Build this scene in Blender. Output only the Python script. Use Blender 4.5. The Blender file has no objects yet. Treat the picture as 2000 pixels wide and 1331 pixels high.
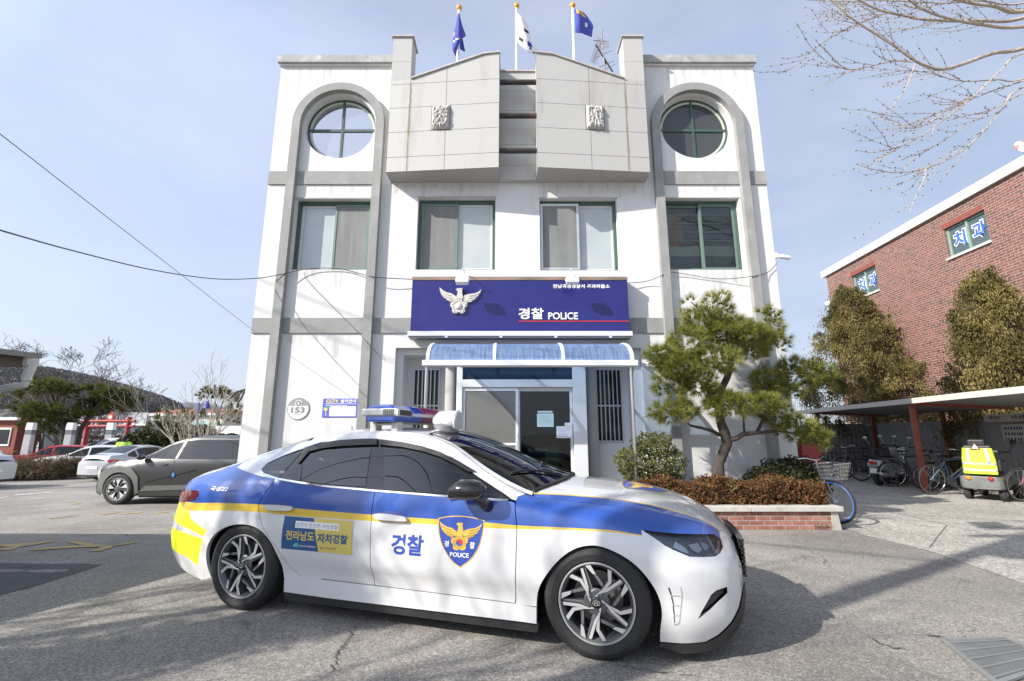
import bpy, bmesh, math, random
import numpy as np
from mathutils import Vector, Matrix, geometry

SC = bpy.context.scene
COL = SC.collection
R_ = math.radians
rnd = random.Random(7)

# ------------------------------------------------------------------ camera
CF, CTH, CY0, CH = 882.0, 0.1903, 12.0, 1.384        # focal (px at 2000 wide), pitch, shift (px), height
cam_d = bpy.data.cameras.new('camera'); cam = bpy.data.objects.new('camera', cam_d); COL.objects.link(cam)
cam_d.sensor_width = 36.0; cam_d.lens = CF / 2000 * 36.0
cam_d.shift_y = CY0 / 2000.0
cam_d.clip_start = 0.05; cam_d.clip_end = 6000
cam.location = (0, 0, CH); cam.rotation_euler = (math.pi / 2 + CTH, 0, 0)
SC.camera = cam

# ------------------------------------------------------------------ sky and sun
SUN_AZ, SUN_EL = 61.0, 33.5                           # from the left behind the camera
to_sun = Vector((-math.sin(R_(SUN_AZ)) * math.cos(R_(SUN_EL)), -math.cos(R_(SUN_AZ)) * math.cos(R_(SUN_EL)), math.sin(R_(SUN_EL))))
W = bpy.data.worlds.new('World'); SC.world = W; W.use_nodes = True
nt = W.node_tree; nt.nodes.clear()
sky = nt.nodes.new('ShaderNodeTexSky'); sky.sky_type = 'NISHITA'; sky.sun_disc = False
sky.sun_elevation = R_(SUN_EL); sky.sun_rotation = math.atan2(to_sun.x, to_sun.y)
sky.air_density = 1.0; sky.dust_density = 2.2; sky.ozone_density = 1.6; sky.altitude = 100
tc = nt.nodes.new('ShaderNodeTexCoord')
mp = nt.nodes.new('ShaderNodeMapping'); mp.inputs['Scale'].default_value = (1.0, 1.6, 3.2); mp.inputs['Rotation'].default_value = (0, 0, 0.5)
nz = nt.nodes.new('ShaderNodeTexNoise'); nz.inputs['Scale'].default_value = 1.7; nz.inputs['Detail'].default_value = 7; nz.inputs['Roughness'].default_value = 0.58
rp = nt.nodes.new('ShaderNodeValToRGB'); rp.color_ramp.elements[0].position = 0.42; rp.color_ramp.elements[1].position = 0.80
rp.color_ramp.elements[0].color = (0, 0, 0, 1); rp.color_ramp.elements[1].color = (.34, .34, .34, 1)
mx = nt.nodes.new('ShaderNodeMixRGB'); mx.inputs['Color2'].default_value = (4.2, 4.5, 5.0, 1)
bg = nt.nodes.new('ShaderNodeBackground'); bg.inputs['Strength'].default_value = 0.15
wo = nt.nodes.new('ShaderNodeOutputWorld')
L = nt.links.new
L(tc.outputs['Generated'], mp.inputs['Vector']); L(mp.outputs['Vector'], nz.inputs['Vector']); L(nz.outputs['Fac'], rp.inputs['Fac'])
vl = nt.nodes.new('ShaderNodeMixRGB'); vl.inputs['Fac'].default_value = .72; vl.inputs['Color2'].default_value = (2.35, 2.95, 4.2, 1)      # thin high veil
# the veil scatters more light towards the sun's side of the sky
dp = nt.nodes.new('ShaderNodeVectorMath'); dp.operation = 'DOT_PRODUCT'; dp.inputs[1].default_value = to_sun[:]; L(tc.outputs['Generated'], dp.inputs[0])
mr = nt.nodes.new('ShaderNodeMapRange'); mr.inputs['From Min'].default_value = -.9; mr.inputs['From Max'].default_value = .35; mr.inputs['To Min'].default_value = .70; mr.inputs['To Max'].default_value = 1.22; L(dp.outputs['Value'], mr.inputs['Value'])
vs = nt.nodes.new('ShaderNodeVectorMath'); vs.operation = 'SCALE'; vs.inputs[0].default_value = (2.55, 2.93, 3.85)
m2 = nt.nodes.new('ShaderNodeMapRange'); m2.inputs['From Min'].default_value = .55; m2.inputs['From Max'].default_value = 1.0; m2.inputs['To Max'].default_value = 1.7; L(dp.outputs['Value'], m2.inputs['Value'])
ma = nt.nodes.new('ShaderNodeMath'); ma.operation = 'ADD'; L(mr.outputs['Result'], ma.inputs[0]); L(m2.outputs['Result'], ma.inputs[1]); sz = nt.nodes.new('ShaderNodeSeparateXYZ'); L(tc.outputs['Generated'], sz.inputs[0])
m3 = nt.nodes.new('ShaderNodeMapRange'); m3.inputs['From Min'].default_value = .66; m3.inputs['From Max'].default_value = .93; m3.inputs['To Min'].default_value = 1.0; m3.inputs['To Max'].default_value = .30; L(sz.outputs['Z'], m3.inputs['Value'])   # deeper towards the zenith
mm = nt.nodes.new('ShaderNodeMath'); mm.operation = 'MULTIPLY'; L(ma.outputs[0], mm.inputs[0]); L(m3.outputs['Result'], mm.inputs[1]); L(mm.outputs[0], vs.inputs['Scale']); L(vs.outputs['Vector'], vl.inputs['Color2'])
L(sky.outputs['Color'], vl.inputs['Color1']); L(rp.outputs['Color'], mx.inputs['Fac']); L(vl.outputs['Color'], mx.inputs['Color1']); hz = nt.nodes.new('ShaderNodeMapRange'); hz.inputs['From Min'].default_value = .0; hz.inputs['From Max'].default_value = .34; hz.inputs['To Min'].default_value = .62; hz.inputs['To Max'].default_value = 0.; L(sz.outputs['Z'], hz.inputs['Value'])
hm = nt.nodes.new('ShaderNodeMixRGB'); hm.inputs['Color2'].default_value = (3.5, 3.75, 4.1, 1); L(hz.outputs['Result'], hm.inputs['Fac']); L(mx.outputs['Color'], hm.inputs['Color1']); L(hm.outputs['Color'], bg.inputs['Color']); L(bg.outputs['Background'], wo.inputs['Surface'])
sun_d = bpy.data.lights.new('sun', 'SUN'); sun = bpy.data.objects.new('sun', sun_d); COL.objects.link(sun)
sun_d.energy = 5.0; sun_d.angle = R_(0.55); sun_d.color = (1.0, 0.945, 0.865)
sun.rotation_euler = (-to_sun).to_track_quat('-Z', 'Y').to_euler()
SC.view_settings.view_transform = 'Standard'; SC.view_settings.look = 'None'
SC.view_settings.exposure = 0.62; SC.view_settings.gamma = 1.0
SC.view_settings.use_curve_mapping = False
SC.cycles.max_bounces = 8; SC.cycles.transparent_max_bounces = 16

# ------------------------------------------------------------------ measuring helpers (photo pixel -> point on a plane)
def ray(u, v):
    a = (u - 1000) / CF; b = (665.5 + CY0 - v) / CF
    return Vector((a, math.cos(CTH) - b * math.sin(CTH), math.sin(CTH) + b * math.cos(CTH)))
def at(u, v, Y):
    d = ray(u, v); t = Y / d.y
    return Vector((d.x * t, Y, CH + d.z * t))
def gz(x, y):
    s = min(1, max(0, (1.0 - x) / 5.0)); s = s * s * (3 - 2 * s)
    yy = max(0.0, y - 5.0)
    return -0.034 * min(yy, 40) * s
def ground(u, v):
    d = ray(u, v); t = 1.0
    lo, hi = 0.5, 400.0
    for _ in range(60):
        m = (lo + hi) / 2; p = d * m
        if CH + p.z > gz(p.x, p.y): lo = m
        else: hi = m
    p = d * lo
    return Vector((p.x, p.y, gz(p.x, p.y)))

# ------------------------------------------------------------------ materials
MATS = {}
def mat(name, col, rough=.6, metal=0., var=.0, scale=6., bump=0., bscale=60., coat=0., spec=.5, ior=1.5, emit=0., alpha=1., aniso=(1, 1, 1), dirt=None, transl=0.):
    if name in MATS: return MATS[name]
    m = bpy.data.materials.new(name); m.use_nodes = True; MATS[name] = m
    n = m.node_tree; P = n.nodes['Principled BSDF']; K = n.links.new
    c = (col[0], col[1], col[2], 1)
    P.inputs['Base Color'].default_value = c; P.inputs['Roughness'].default_value = rough
    P.inputs['Metallic'].default_value = metal; P.inputs['IOR'].default_value = ior
    P.inputs['Specular IOR Level'].default_value = spec
    P.inputs['Coat Weight'].default_value = coat; P.inputs['Coat Roughness'].default_value = .03
    if emit: P.inputs['Emission Color'].default_value = c; P.inputs['Emission Strength'].default_value = emit
    if alpha < 1: P.inputs['Alpha'].default_value = alpha
    t = n.nodes.new('ShaderNodeTexCoord'); mpn = n.nodes.new('ShaderNodeMapping'); mpn.inputs['Scale'].default_value = aniso
    K(t.outputs['Object'], mpn.inputs['Vector'])
    last = None
    if var:
        z = n.nodes.new('ShaderNodeTexNoise'); z.inputs['Scale'].default_value = scale; z.inputs['Detail'].default_value = 6; z.inputs['Roughness'].default_value = .62
        K(mpn.outputs['Vector'], z.inputs['Vector'])
        r = n.nodes.new('ShaderNodeMapRange'); r.inputs['From Min'].default_value = .3; r.inputs['From Max'].default_value = .7
        r.inputs['To Min'].default_value = 1 - var; r.inputs['To Max'].default_value = 1 + var
        K(z.outputs['Fac'], r.inputs['Value'])
        v = n.nodes.new('ShaderNodeVectorMath'); v.operation = 'SCALE'; v.inputs[0].default_value = col[:3]
        K(r.outputs['Result'], v.inputs['Scale']); last = v.outputs['Vector']
        rr = n.nodes.new('ShaderNodeMapRange'); rr.inputs['From Min'].default_value = .3; rr.inputs['From Max'].default_value = .7
        rr.inputs['To Min'].default_value = max(0, rough - .08); rr.inputs['To Max'].default_value = min(1, rough + .08)
        K(z.outputs['Fac'], rr.inputs['Value']); K(rr.outputs['Result'], P.inputs['Roughness'])
    if dirt:                                            # (colour, scale, threshold, softness, aniso): worn patches with a shape of their own
        dc, ds, dt, dw, da = dirt
        mp2 = n.nodes.new('ShaderNodeMapping'); mp2.inputs['Scale'].default_value = da; K(t.outputs['Object'], mp2.inputs['Vector'])
        z2 = n.nodes.new('ShaderNodeTexNoise'); z2.inputs['Scale'].default_value = ds; z2.inputs['Detail'].default_value = 8; z2.inputs['Roughness'].default_value = .65
        K(mp2.outputs['Vector'], z2.inputs['Vector'])
        r2 = n.nodes.new('ShaderNodeMapRange'); r2.inputs['From Min'].default_value = dt; r2.inputs['From Max'].default_value = dt + dw
        K(z2.outputs['Fac'], r2.inputs['Value'])
        mxn = n.nodes.new('ShaderNodeMix'); mxn.data_type = 'RGBA'
        K(r2.outputs['Result'], mxn.inputs['Factor']); mxn.inputs['B'].default_value = (*dc, 1)
        if last: K(last, mxn.inputs['A'])
        else: mxn.inputs['A'].default_value = c
        last = mxn.outputs['Result']
    if last: K(last, P.inputs['Base Color'])
    if bump:
        z = n.nodes.new('ShaderNodeTexNoise'); z.inputs['Scale'].default_value = bscale; z.inputs['Detail'].default_value = 5
        K(mpn.outputs['Vector'], z.inputs['Vector'])
        b = n.nodes.new('ShaderNodeBump'); b.inputs['Strength'].default_value = bump; b.inputs['Distance'].default_value = .01
        K(z.outputs['Fac'], b.inputs['Height']); K(b.outputs['Normal'], P.inputs['Normal'])
    if transl:
        tr = n.nodes.new('ShaderNodeBsdfTranslucent'); tr.inputs['Color'].default_value = c
        if last: K(last, tr.inputs['Color'])
        ms = n.nodes.new('ShaderNodeMixShader'); ms.inputs['Fac'].default_value = transl
        K(P.outputs['BSDF'], ms.inputs[1]); K(tr.outputs['BSDF'], ms.inputs[2]); K(ms.outputs['Shader'], n.nodes['Material Output'].inputs['Surface'])
    return m

def glass_mat(name, tint, refl_ior=1.6, rough=.02, trans=.6):
    """thin glazing: Fresnel reflection over tinted see-through"""
    if name in MATS: return MATS[name]
    m = bpy.data.materials.new(name); m.use_nodes = True; MATS[name] = m
    n = m.node_tree; n.nodes.clear(); K = n.links.new
    o = n.nodes.new('ShaderNodeOutputMaterial'); fr = n.nodes.new('ShaderNodeFresnel'); fr.inputs['IOR'].default_value = refl_ior
    g = n.nodes.new('ShaderNodeBsdfGlossy'); g.inputs['Roughness'].default_value = rough
    tr = n.nodes.new('ShaderNodeBsdfTransparent'); tr.inputs['Color'].default_value = (*[t * trans for t in tint], 1)
    ms = n.nodes.new('ShaderNodeMixShader')
    nz = n.nodes.new('ShaderNodeTexNoise'); nz.inputs['Scale'].default_value = 1.3
    tcn = n.nodes.new('ShaderNodeTexCoord'); K(tcn.outputs['Object'], nz.inputs['Vector'])
    b = n.nodes.new('ShaderNodeBump'); b.inputs['Strength'].default_value = .05; b.inputs['Distance'].default_value = .05
    K(nz.outputs['Fac'], b.inputs['Height']); K(b.outputs['Normal'], g.inputs['Normal'])
    K(fr.outputs['Fac'], ms.inputs['Fac']); K(tr.outputs['BSDF'], ms.inputs[1]); K(g.outputs['BSDF'], ms.inputs[2]); K(ms.outputs['Shader'], o.inputs['Surface'])
    return m

# ------------------------------------------------------------------ object helpers
def tag(o, label=None, cat=None, group=None, kind=None):
    if label: o['label'] = label
    if cat: o['category'] = cat
    if group: o['group'] = group
    if kind: o['kind'] = kind
    return o
def thing(name, label, cat, loc=(0, 0, 0), rz=0., group=None, rot=None):
    o = bpy.data.objects.new(name, None); COL.objects.link(o); o.empty_display_size = .2
    o.location = loc; o.rotation_euler = rot if rot else (0, 0, rz)
    return tag(o, label, cat, group)
def mesh_obj(name, verts, faces, mats, parent=None, fm=None, smooth=False, angle=None):
    me = bpy.data.meshes.new(name)
    me.from_pydata([tuple(v) for v in verts], [], [tuple(f) for f in faces])
    mats = mats if isinstance(mats, (list, tuple)) else [mats]
    for m in mats: me.materials.append(m)
    if fm is not None: me.polygons.foreach_set('material_index', np.asarray(fm, dtype=np.int32))
    if smooth: me.polygons.foreach_set('use_smooth', [True] * len(me.polygons))
    me.update()
    if angle is not None and smooth: me.set_sharp_from_angle(angle=R_(angle))
    o = bpy.data.objects.new(name, me); COL.objects.link(o)
    if parent: o.parent = parent
    return o
def copy_tree(o, parent=None):
    c = o.copy(); COL.objects.link(c); c.parent = parent
    for ch in list(o.children): copy_tree(ch, c)
    return c

class MB:
    """collects boxes, tubes, prisms and sheets; build() links them as one mesh object"""
    def __init__(s): s.v = []; s.f = []; s.m = []
    def add(s, vs, fs, mi=0):
        b = len(s.v); s.v += [tuple(v) for v in vs]; s.f += [tuple(i + b for i in f) for f in fs]; s.m += [mi] * len(fs); return s
    def box(s, x0, y0, z0, x1, y1, z1, mi=0, ch=0.):
        x0, x1 = min(x0, x1), max(x0, x1); y0, y1 = min(y0, y1), max(y0, y1); z0, z1 = min(z0, z1), max(z0, z1)
        if ch <= 0:
            vs = [(x, y, z) for z in (z0, z1) for y in (y0, y1) for x in (x0, x1)]
            return s.add(vs, [(0, 2, 3, 1), (4, 5, 7, 6), (0, 1, 5, 4), (2, 6, 7, 3), (0, 4, 6, 2), (1, 3, 7, 5)], mi)
        bm = bmesh.new(); bmesh.ops.create_cube(bm, size=1)
        for v in bm.verts: v.co = Vector(((x0 + x1) / 2 + v.co.x * (x1 - x0), (y0 + y1) / 2 + v.co.y * (y1 - y0), (z0 + z1) / 2 + v.co.z * (z1 - z0)))
        bmesh.ops.bevel(bm, geom=bm.edges[:], offset=ch, segments=2, profile=.5, affect='EDGES')
        bm.verts.index_update(); s.add([v.co[:] for v in bm.verts], [[v.index for v in f.verts] for f in bm.faces], mi); bm.free(); return s
    def obox(s, c, ax, ay, az, mi=0):
        """box from centre and three half-axis vectors"""
        c, ax, ay, az = map(Vector, (c, ax, ay, az))
        vs = [c + ax * i + ay * j + az * k for k in (-1, 1) for j in (-1, 1) for i in (-1, 1)]
        return s.add(vs, [(0, 2, 3, 1), (4, 5, 7, 6), (0, 1, 5, 4), (2, 6, 7, 3), (0, 4, 6, 2), (1, 3, 7, 5)], mi)
    def tube(s, pts, r, n=8, mi=0, cap=True, squash=None):
        pts = [Vector(p) for p in pts]; rs = r if isinstance(r, (list, tuple)) else [r] * len(pts)
        vs = []; prev = None
        for i, p in enumerate(pts):
            t = (pts[min(i + 1, len(pts) - 1)] - pts[max(i - 1, 0)])
            if t.length < 1e-9: t = Vector((0, 0, 1))
            t.normalize()
            if prev is None: a = t.orthogonal().normalized()
            else:
                a = prev - t * prev.dot(t)
                a = a.normalized() if a.length > 1e-6 else t.orthogonal().normalized()
            prev = a; b = t.cross(a)
            for k in range(n):
                w = 2 * math.pi * k / n; vs.append(p + a * (rs[i] * math.cos(w)) + b * (rs[i] * math.sin(w)))
        fs = [(i * n + k, i * n + (k + 1) % n, (i + 1) * n + (k + 1) % n, (i + 1) * n + k) for i in range(len(pts) - 1) for k in range(n)]
        if cap: fs += [tuple(range(n - 1, -1, -1)), tuple(range((len(pts) - 1) * n, len(pts) * n))]
        return s.add(vs, fs, mi)
    def lathe(s, prof, c=(0, 0, 0), axis='Z', n=24, mi=0, a0=0., a1=2 * math.pi):
        """prof = [(radius, height)]"""
        vs = []; c = Vector(c); full = abs(a1 - a0 - 2 * math.pi) < 1e-6; m = n if full else n + 1
        for (r, h) in prof:
            for k in range(m):
                w = a0 + (a1 - a0) * k / n; x, y = r * math.cos(w), r * math.sin(w)
                p = {'Z': (x, y, h), 'Y': (x, h, y), 'X': (h, x, y)}[axis]; vs.append(c + Vector(p))
        fs = [(i * m + k, i * m + (k + 1) % m, (i + 1) * m + (k + 1) % m, (i + 1) * m + k) for i in range(len(prof) - 1) for k in range(n)]
        return s.add(vs, fs, mi)
    def ball(s, c, r, n=12, mi=0, sc=(1, 1, 1)):
        c = Vector(c); prof = [(math.sin(math.pi * i / (n // 2)), -math.cos(math.pi * i / (n // 2))) for i in range(n // 2 + 1)]
        vs = []; 
        for (pr, ph) in prof:
            for k in range(n):
                w = 2 * math.pi * k / n; vs.append(c + Vector((r * pr * math.cos(w) * sc[0], r * pr * math.sin(w) * sc[1], r * ph * sc[2])))
        fs = [(i * n + k, i * n + (k + 1) % n, (i + 1) * n + (k + 1) % n, (i + 1) * n + k) for i in range(len(prof) - 1) for k in range(n)]
        return s.add(vs, fs, mi)
    def prism(s, poly, mapf, d0, d1, mi=0, holes=(), sides=True):
        """flat outline (2-D) extruded between depths d0 and d1; mapf(a,b,d) -> point"""
        V2, T = tri2d(poly, holes)
        n = len(V2)
        s.add([mapf(a, b, d0) for a, b in V2] , T, mi)
        s.add([mapf(a, b, d1) for a, b in V2] , [t[::-1] for t in T], mi)
        if sides:
            for lp in [poly] + list(holes):
                m = len(lp); s.add([mapf(a, b, d0) for a, b in lp] + [mapf(a, b, d1) for a, b in lp], [(i, (i + 1) % m, m + (i + 1) % m, m + i) for i in range(m)], mi)
        return s
    def build(s, name, mats, parent=None, smooth=False, angle=None, recalc=False, bevel=0.):
        o = mesh_obj(name, s.v, s.f, mats, parent, s.m, smooth, angle)
        if recalc:
            bm = bmesh.new(); bm.from_mesh(o.data); bmesh.ops.remove_doubles(bm, verts=bm.verts, dist=1e-5); bmesh.ops.recalc_face_normals(bm, faces=bm.faces); bm.to_mesh(o.data); bm.free()
        if bevel:
            b = o.modifiers.new('bevel', 'BEVEL'); b.width = bevel; b.segments = 2; b.limit_method = 'ANGLE'; b.angle_limit = R_(40)
        return o

def pip(poly, P):
    """points in polygon, vectorised"""
    P = np.asarray(P); x, y = P[:, 0], P[:, 1]; ins = np.zeros(len(P), bool)
    n = len(poly); j = n - 1
    for i in range(n):
        xi, yi = poly[i]; xj, yj = poly[j]
        if yi != yj:
            c = ((yi > y) != (yj > y)) & (x < (xj - xi) * (y - yi) / (yj - yi) + xi)
            ins ^= c
        j = i
    return ins
def tri2d(poly, holes=(), lines=(), grid=None):
    vs = []; es = []
    for lp in [poly] + list(holes):
        b = len(vs); vs += [Vector((float(a), float(c))) for a, c in lp]; es += [(b + i, b + (i + 1) % len(lp)) for i in range(len(lp))]
    for ln in lines:
        b = len(vs); vs += [Vector((float(a), float(c))) for a, c in ln]; es += [(b + i, b + i + 1) for i in range(len(ln) - 1)]
    if grid is not None:
        vs += [Vector((float(a), float(c))) for a, c in grid]

    V, E_, F_, *_r = geometry.delaunay_2d_cdt(vs, es, [], 0, 1e-6)
    V = np.array([(p.x, p.y) for p in V]); T = np.array(F_, dtype=int)
    C = V[T].mean(axis=1); k = pip(poly, C)
    for h in holes: k &= ~pip(h, C)
    a = V[T]; ar = np.abs((a[:, 1, 0] - a[:, 0, 0]) * (a[:, 2, 1] - a[:, 0, 1]) - (a[:, 2, 0] - a[:, 0, 0]) * (a[:, 1, 1] - a[:, 0, 1])); lm = np.sqrt(((a - np.roll(a, 1, axis=1)) ** 2).sum(2)).max(1); k &= ar > np.maximum(1e-9, lm * 2.5e-4)
    T = T[k]
    used = np.unique(T); rem = -np.ones(len(V), int); rem[used] = np.arange(len(used))
    return V[used].tolist(), [tuple(t) for t in rem[T].tolist()]

def circle(cx, cy, r, n=32, a0=0., a1=2 * math.pi, ry=None):
    ry = ry or r; full = abs(a1 - a0 - 2 * math.pi) < 1e-6
    return [(cx + r * math.cos(a0 + (a1 - a0) * k / (n if full else n - 1)), cy + ry * math.sin(a0 + (a1 - a0) * k / (n if full else n - 1))) for k in range(n)]

_txt = {}
def text2d(s, size=1.0, bold=0.0, shear=0.0, align='CENTER', sx=1.0, spacing=1.0):
    """lettering as 2-D triangles (verts, faces), baseline at 0"""
    cu = bpy.data.curves.new('txt', 'FONT'); cu.body = s; cu.size = size; cu.align_x = align; cu.offset = bold * size; cu.shear = shear
    cu.space_character = spacing; cu.fill_mode = 'BOTH' if False else 'FRONT'; cu.resolution_u = 3
    o = bpy.data.objects.new('txt', cu); COL.objects.link(o)
    dg = bpy.context.evaluated_depsgraph_get(); me = bpy.data.meshes.new_from_object(o.evaluated_get(dg))
    V = [(v.co.x * sx, v.co.y) for v in me.vertices]; F = [tuple(p.vertices) for p in me.polygons]
    bpy.data.objects.remove(o); bpy.data.curves.remove(cu); bpy.data.meshes.remove(me)
    return V, F
def fit_text(s, x0, x1, y0, y1, bold=0., shear=0., spacing=1.0):
    """lettering scaled to fill a rectangle"""
    V, F = text2d(s, 1.0, bold, shear, 'LEFT', 1.0, spacing); V = np.array(V)
    a, b = V.min(0), V.max(0); V = (V - a) / (b - a)
    V[:, 0] = x0 + V[:, 0] * (x1 - x0); V[:, 1] = y0 + V[:, 1] * (y1 - y0)
    return V.tolist(), F

def ramp_nodes(n, K, src, stops):
    r = n.nodes.new('ShaderNodeValToRGB'); e = r.color_ramp.elements
    e[0].position, e[0].color = stops[0][0], (*stops[0][1], 1); e[1].position, e[1].color = stops[1][0], (*stops[1][1], 1)
    for p, c in stops[2:]:
        q = e.new(p); q.color = (*c, 1)
    K(src, r.inputs['Fac']); return r.outputs['Color']

def brick_mat(name, cols, mortar, bw=.21, bh=.075, ms=.012, axes='XZ', rough=.85, bumpd=.006):
    if name in MATS: return MATS[name]
    m = bpy.data.materials.new(name); m.use_nodes = True; MATS[name] = m
    n = m.node_tree; K = n.links.new; P = n.nodes['Principled BSDF']; P.inputs['Roughness'].default_value = rough
    t = n.nodes.new('ShaderNodeTexCoord'); sp = n.nodes.new('ShaderNodeSeparateXYZ'); cb = n.nodes.new('ShaderNodeCombineXYZ')
    K(t.outputs['Object'], sp.inputs[0]); K(sp.outputs[axes[0]], cb.inputs['X']); K(sp.outputs[axes[1]], cb.inputs['Y'])
    b = n.nodes.new('ShaderNodeTexBrick'); b.inputs['Scale'].default_value = 1.0; b.inputs['Brick Width'].default_value = bw; b.inputs['Row Height'].default_value = bh
    b.inputs['Mortar Size'].default_value = ms / 2; b.inputs['Mortar Smooth'].default_value = .2; b.inputs['Color1'].default_value = (0, 0, 0, 1); b.inputs['Color2'].default_value = (1, 1, 1, 1); b.inputs['Mortar'].default_value = (.5, .5, .5, 1)
    K(cb.outputs[0], b.inputs['Vector'])
    base = ramp_nodes(n, K, b.outputs['Color'], [(i / max(1, len(cols) - 1), c) for i, c in enumerate(cols)])
    z = n.nodes.new('ShaderNodeTexNoise'); z.inputs['Scale'].default_value = 9; z.inputs['Detail'].default_value = 6; K(t.outputs['Object'], z.inputs['Vector'])
    mr = n.nodes.new('ShaderNodeMapRange'); mr.inputs['From Min'].default_value = .3; mr.inputs['From Max'].default_value = .7; mr.inputs['To Min'].default_value = .78; mr.inputs['To Max'].default_value = 1.2
    K(z.outputs['Fac'], mr.inputs['Value'])
    mx2 = n.nodes.new('ShaderNodeMix'); mx2.data_type = 'RGBA'; K(b.outputs['Fac'], mx2.inputs['Factor']); K(base, mx2.inputs['A']); mx2.inputs['B'].default_value = (*mortar, 1)
    vs = n.nodes.new('ShaderNodeVectorMath'); vs.operation = 'SCALE'; K(mx2.outputs['Result'], vs.inputs[0]); K(mr.outputs['Result'], vs.inputs['Scale'])
    K(vs.outputs['Vector'], P.inputs['Base Color'])
    iv = n.nodes.new('ShaderNodeMath'); iv.operation = 'SUBTRACT'; iv.inputs[0].default_value = 1; K(b.outputs['Fac'], iv.inputs[1])
    bp = n.nodes.new('ShaderNodeBump'); bp.inputs['Strength'].default_value = .6; bp.inputs['Distance'].default_value = bumpd; K(iv.outputs[0], bp.inputs['Height']); K(bp.outputs['Normal'], P.inputs['Normal'])
    return m

# emblem outlines (eagle over a five-petalled flower), unit = width of the wings
def _n(pts): return [((x - 620) / 850.0, (640 - y) / 850.0) for x, y in pts]
EM = {
 'shield': _n([(165,225),(290,200),(420,183),(600,180),(780,197),(930,225),(1092,270),(1085,400),(1060,560),(1010,740),(940,890),(850,1020),(740,1130),(600,1222),(470,1130),(360,1000),(270,850),(205,700),(170,540),(158,380)]),
 'shield_in': _n([(186,242),(300,218),(420,202),(600,199),(780,216),(930,244),(1072,285),(1065,400),(1040,556),(992,732),(924,878),(836,1006),(730,1110),(600,1196),(480,1110),(374,986),(288,840),(224,692),(190,536),(178,380)]),
 'wing_l': _n([(195,285),(260,350),(350,405),(440,425),(530,490),(545,560),(500,590),(430,625),(400,600),(350,570),(300,530),(250,470),(215,390)]),
 'wing_r': _n([(1045,335),(980,395),(900,430),(800,440),(720,460),(665,500),(660,570),(740,640),(820,620),(890,575),(950,520),(1000,450)]),
 'body': _n([(530,345),(560,320),(665,318),(655,345),(655,400),(668,480),(672,560),(590,545),(530,560),(548,490),(565,430),(565,365),(545,370)]),
}
_fc = (592, 715); _fl = []
for _k in range(60):
    _a = 2 * math.pi * _k / 60; _pet = (math.cos(5 * _a) + 1) / 2
    _rr = 132 + 44 * _pet ** .6 + 5 * math.cos(20 * _a)
    _fl.append((_fc[0] + _rr * math.sin(_a), _fc[1] - _rr * math.cos(_a)))
EM['flower'] = _n(_fl); EM['disc'] = _n(circle(_fc[0], _fc[1], 70, 24))
_s = [(_fc[0] + 70 * math.cos(a), _fc[1] + 70 * math.sin(a)) for a in np.linspace(math.pi * 0.94, math.pi * 1.94, 14)]
_m = [(_fc[0] + 35 * math.cos(.19) * 1 + 35 * math.cos(a), _fc[1] - 5 + 35 * math.sin(a)) for a in np.linspace(-.15, math.pi - .2, 8)] + [(_fc[0] - 35 + 35 * math.cos(a), _fc[1] + 5 + 35 * math.sin(a)) for a in np.linspace(0, -math.pi + .2, 8)]
EM['red'] = _n(_s + _m)
EM['feathers'] = [_n(l) for l in [[(225,380),(330,440),(430,470)],[(255,455),(350,500),(440,520)],[(300,520),(400,560),(470,560)],[(350,570),(430,600),(500,585)],[(1020,410),(900,465),(790,480)],[(985,470),(880,520),(780,535)],[(920,545),(830,580),(740,580)],[(850,605),(770,615),(700,590)]]]
EM['petals'] = [_n([(_fc[0] + 78 * math.sin(a), _fc[1] - 78 * math.cos(a)), (_fc[0] + 138 * math.sin(a), _fc[1] - 138 * math.cos(a))]) for a in [2 * math.pi * (k + .5) / 20 for k in range(20)]]
def stroke(line, w):
    """thin band along a 2-D polyline"""
    L_, R2 = [], []
    for i, p in enumerate(line):
        a = np.array(line[max(0, i - 1)]); b = np.array(line[min(len(line) - 1, i + 1)]); d = b - a; d = d / (np.linalg.norm(d) + 1e-9); nn = np.array([-d[1], d[0]]) * w / 2
        L_.append(tuple(np.array(p) + nn)); R2.append(tuple(np.array(p) - nn))
    return L_ + R2[::-1]
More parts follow.
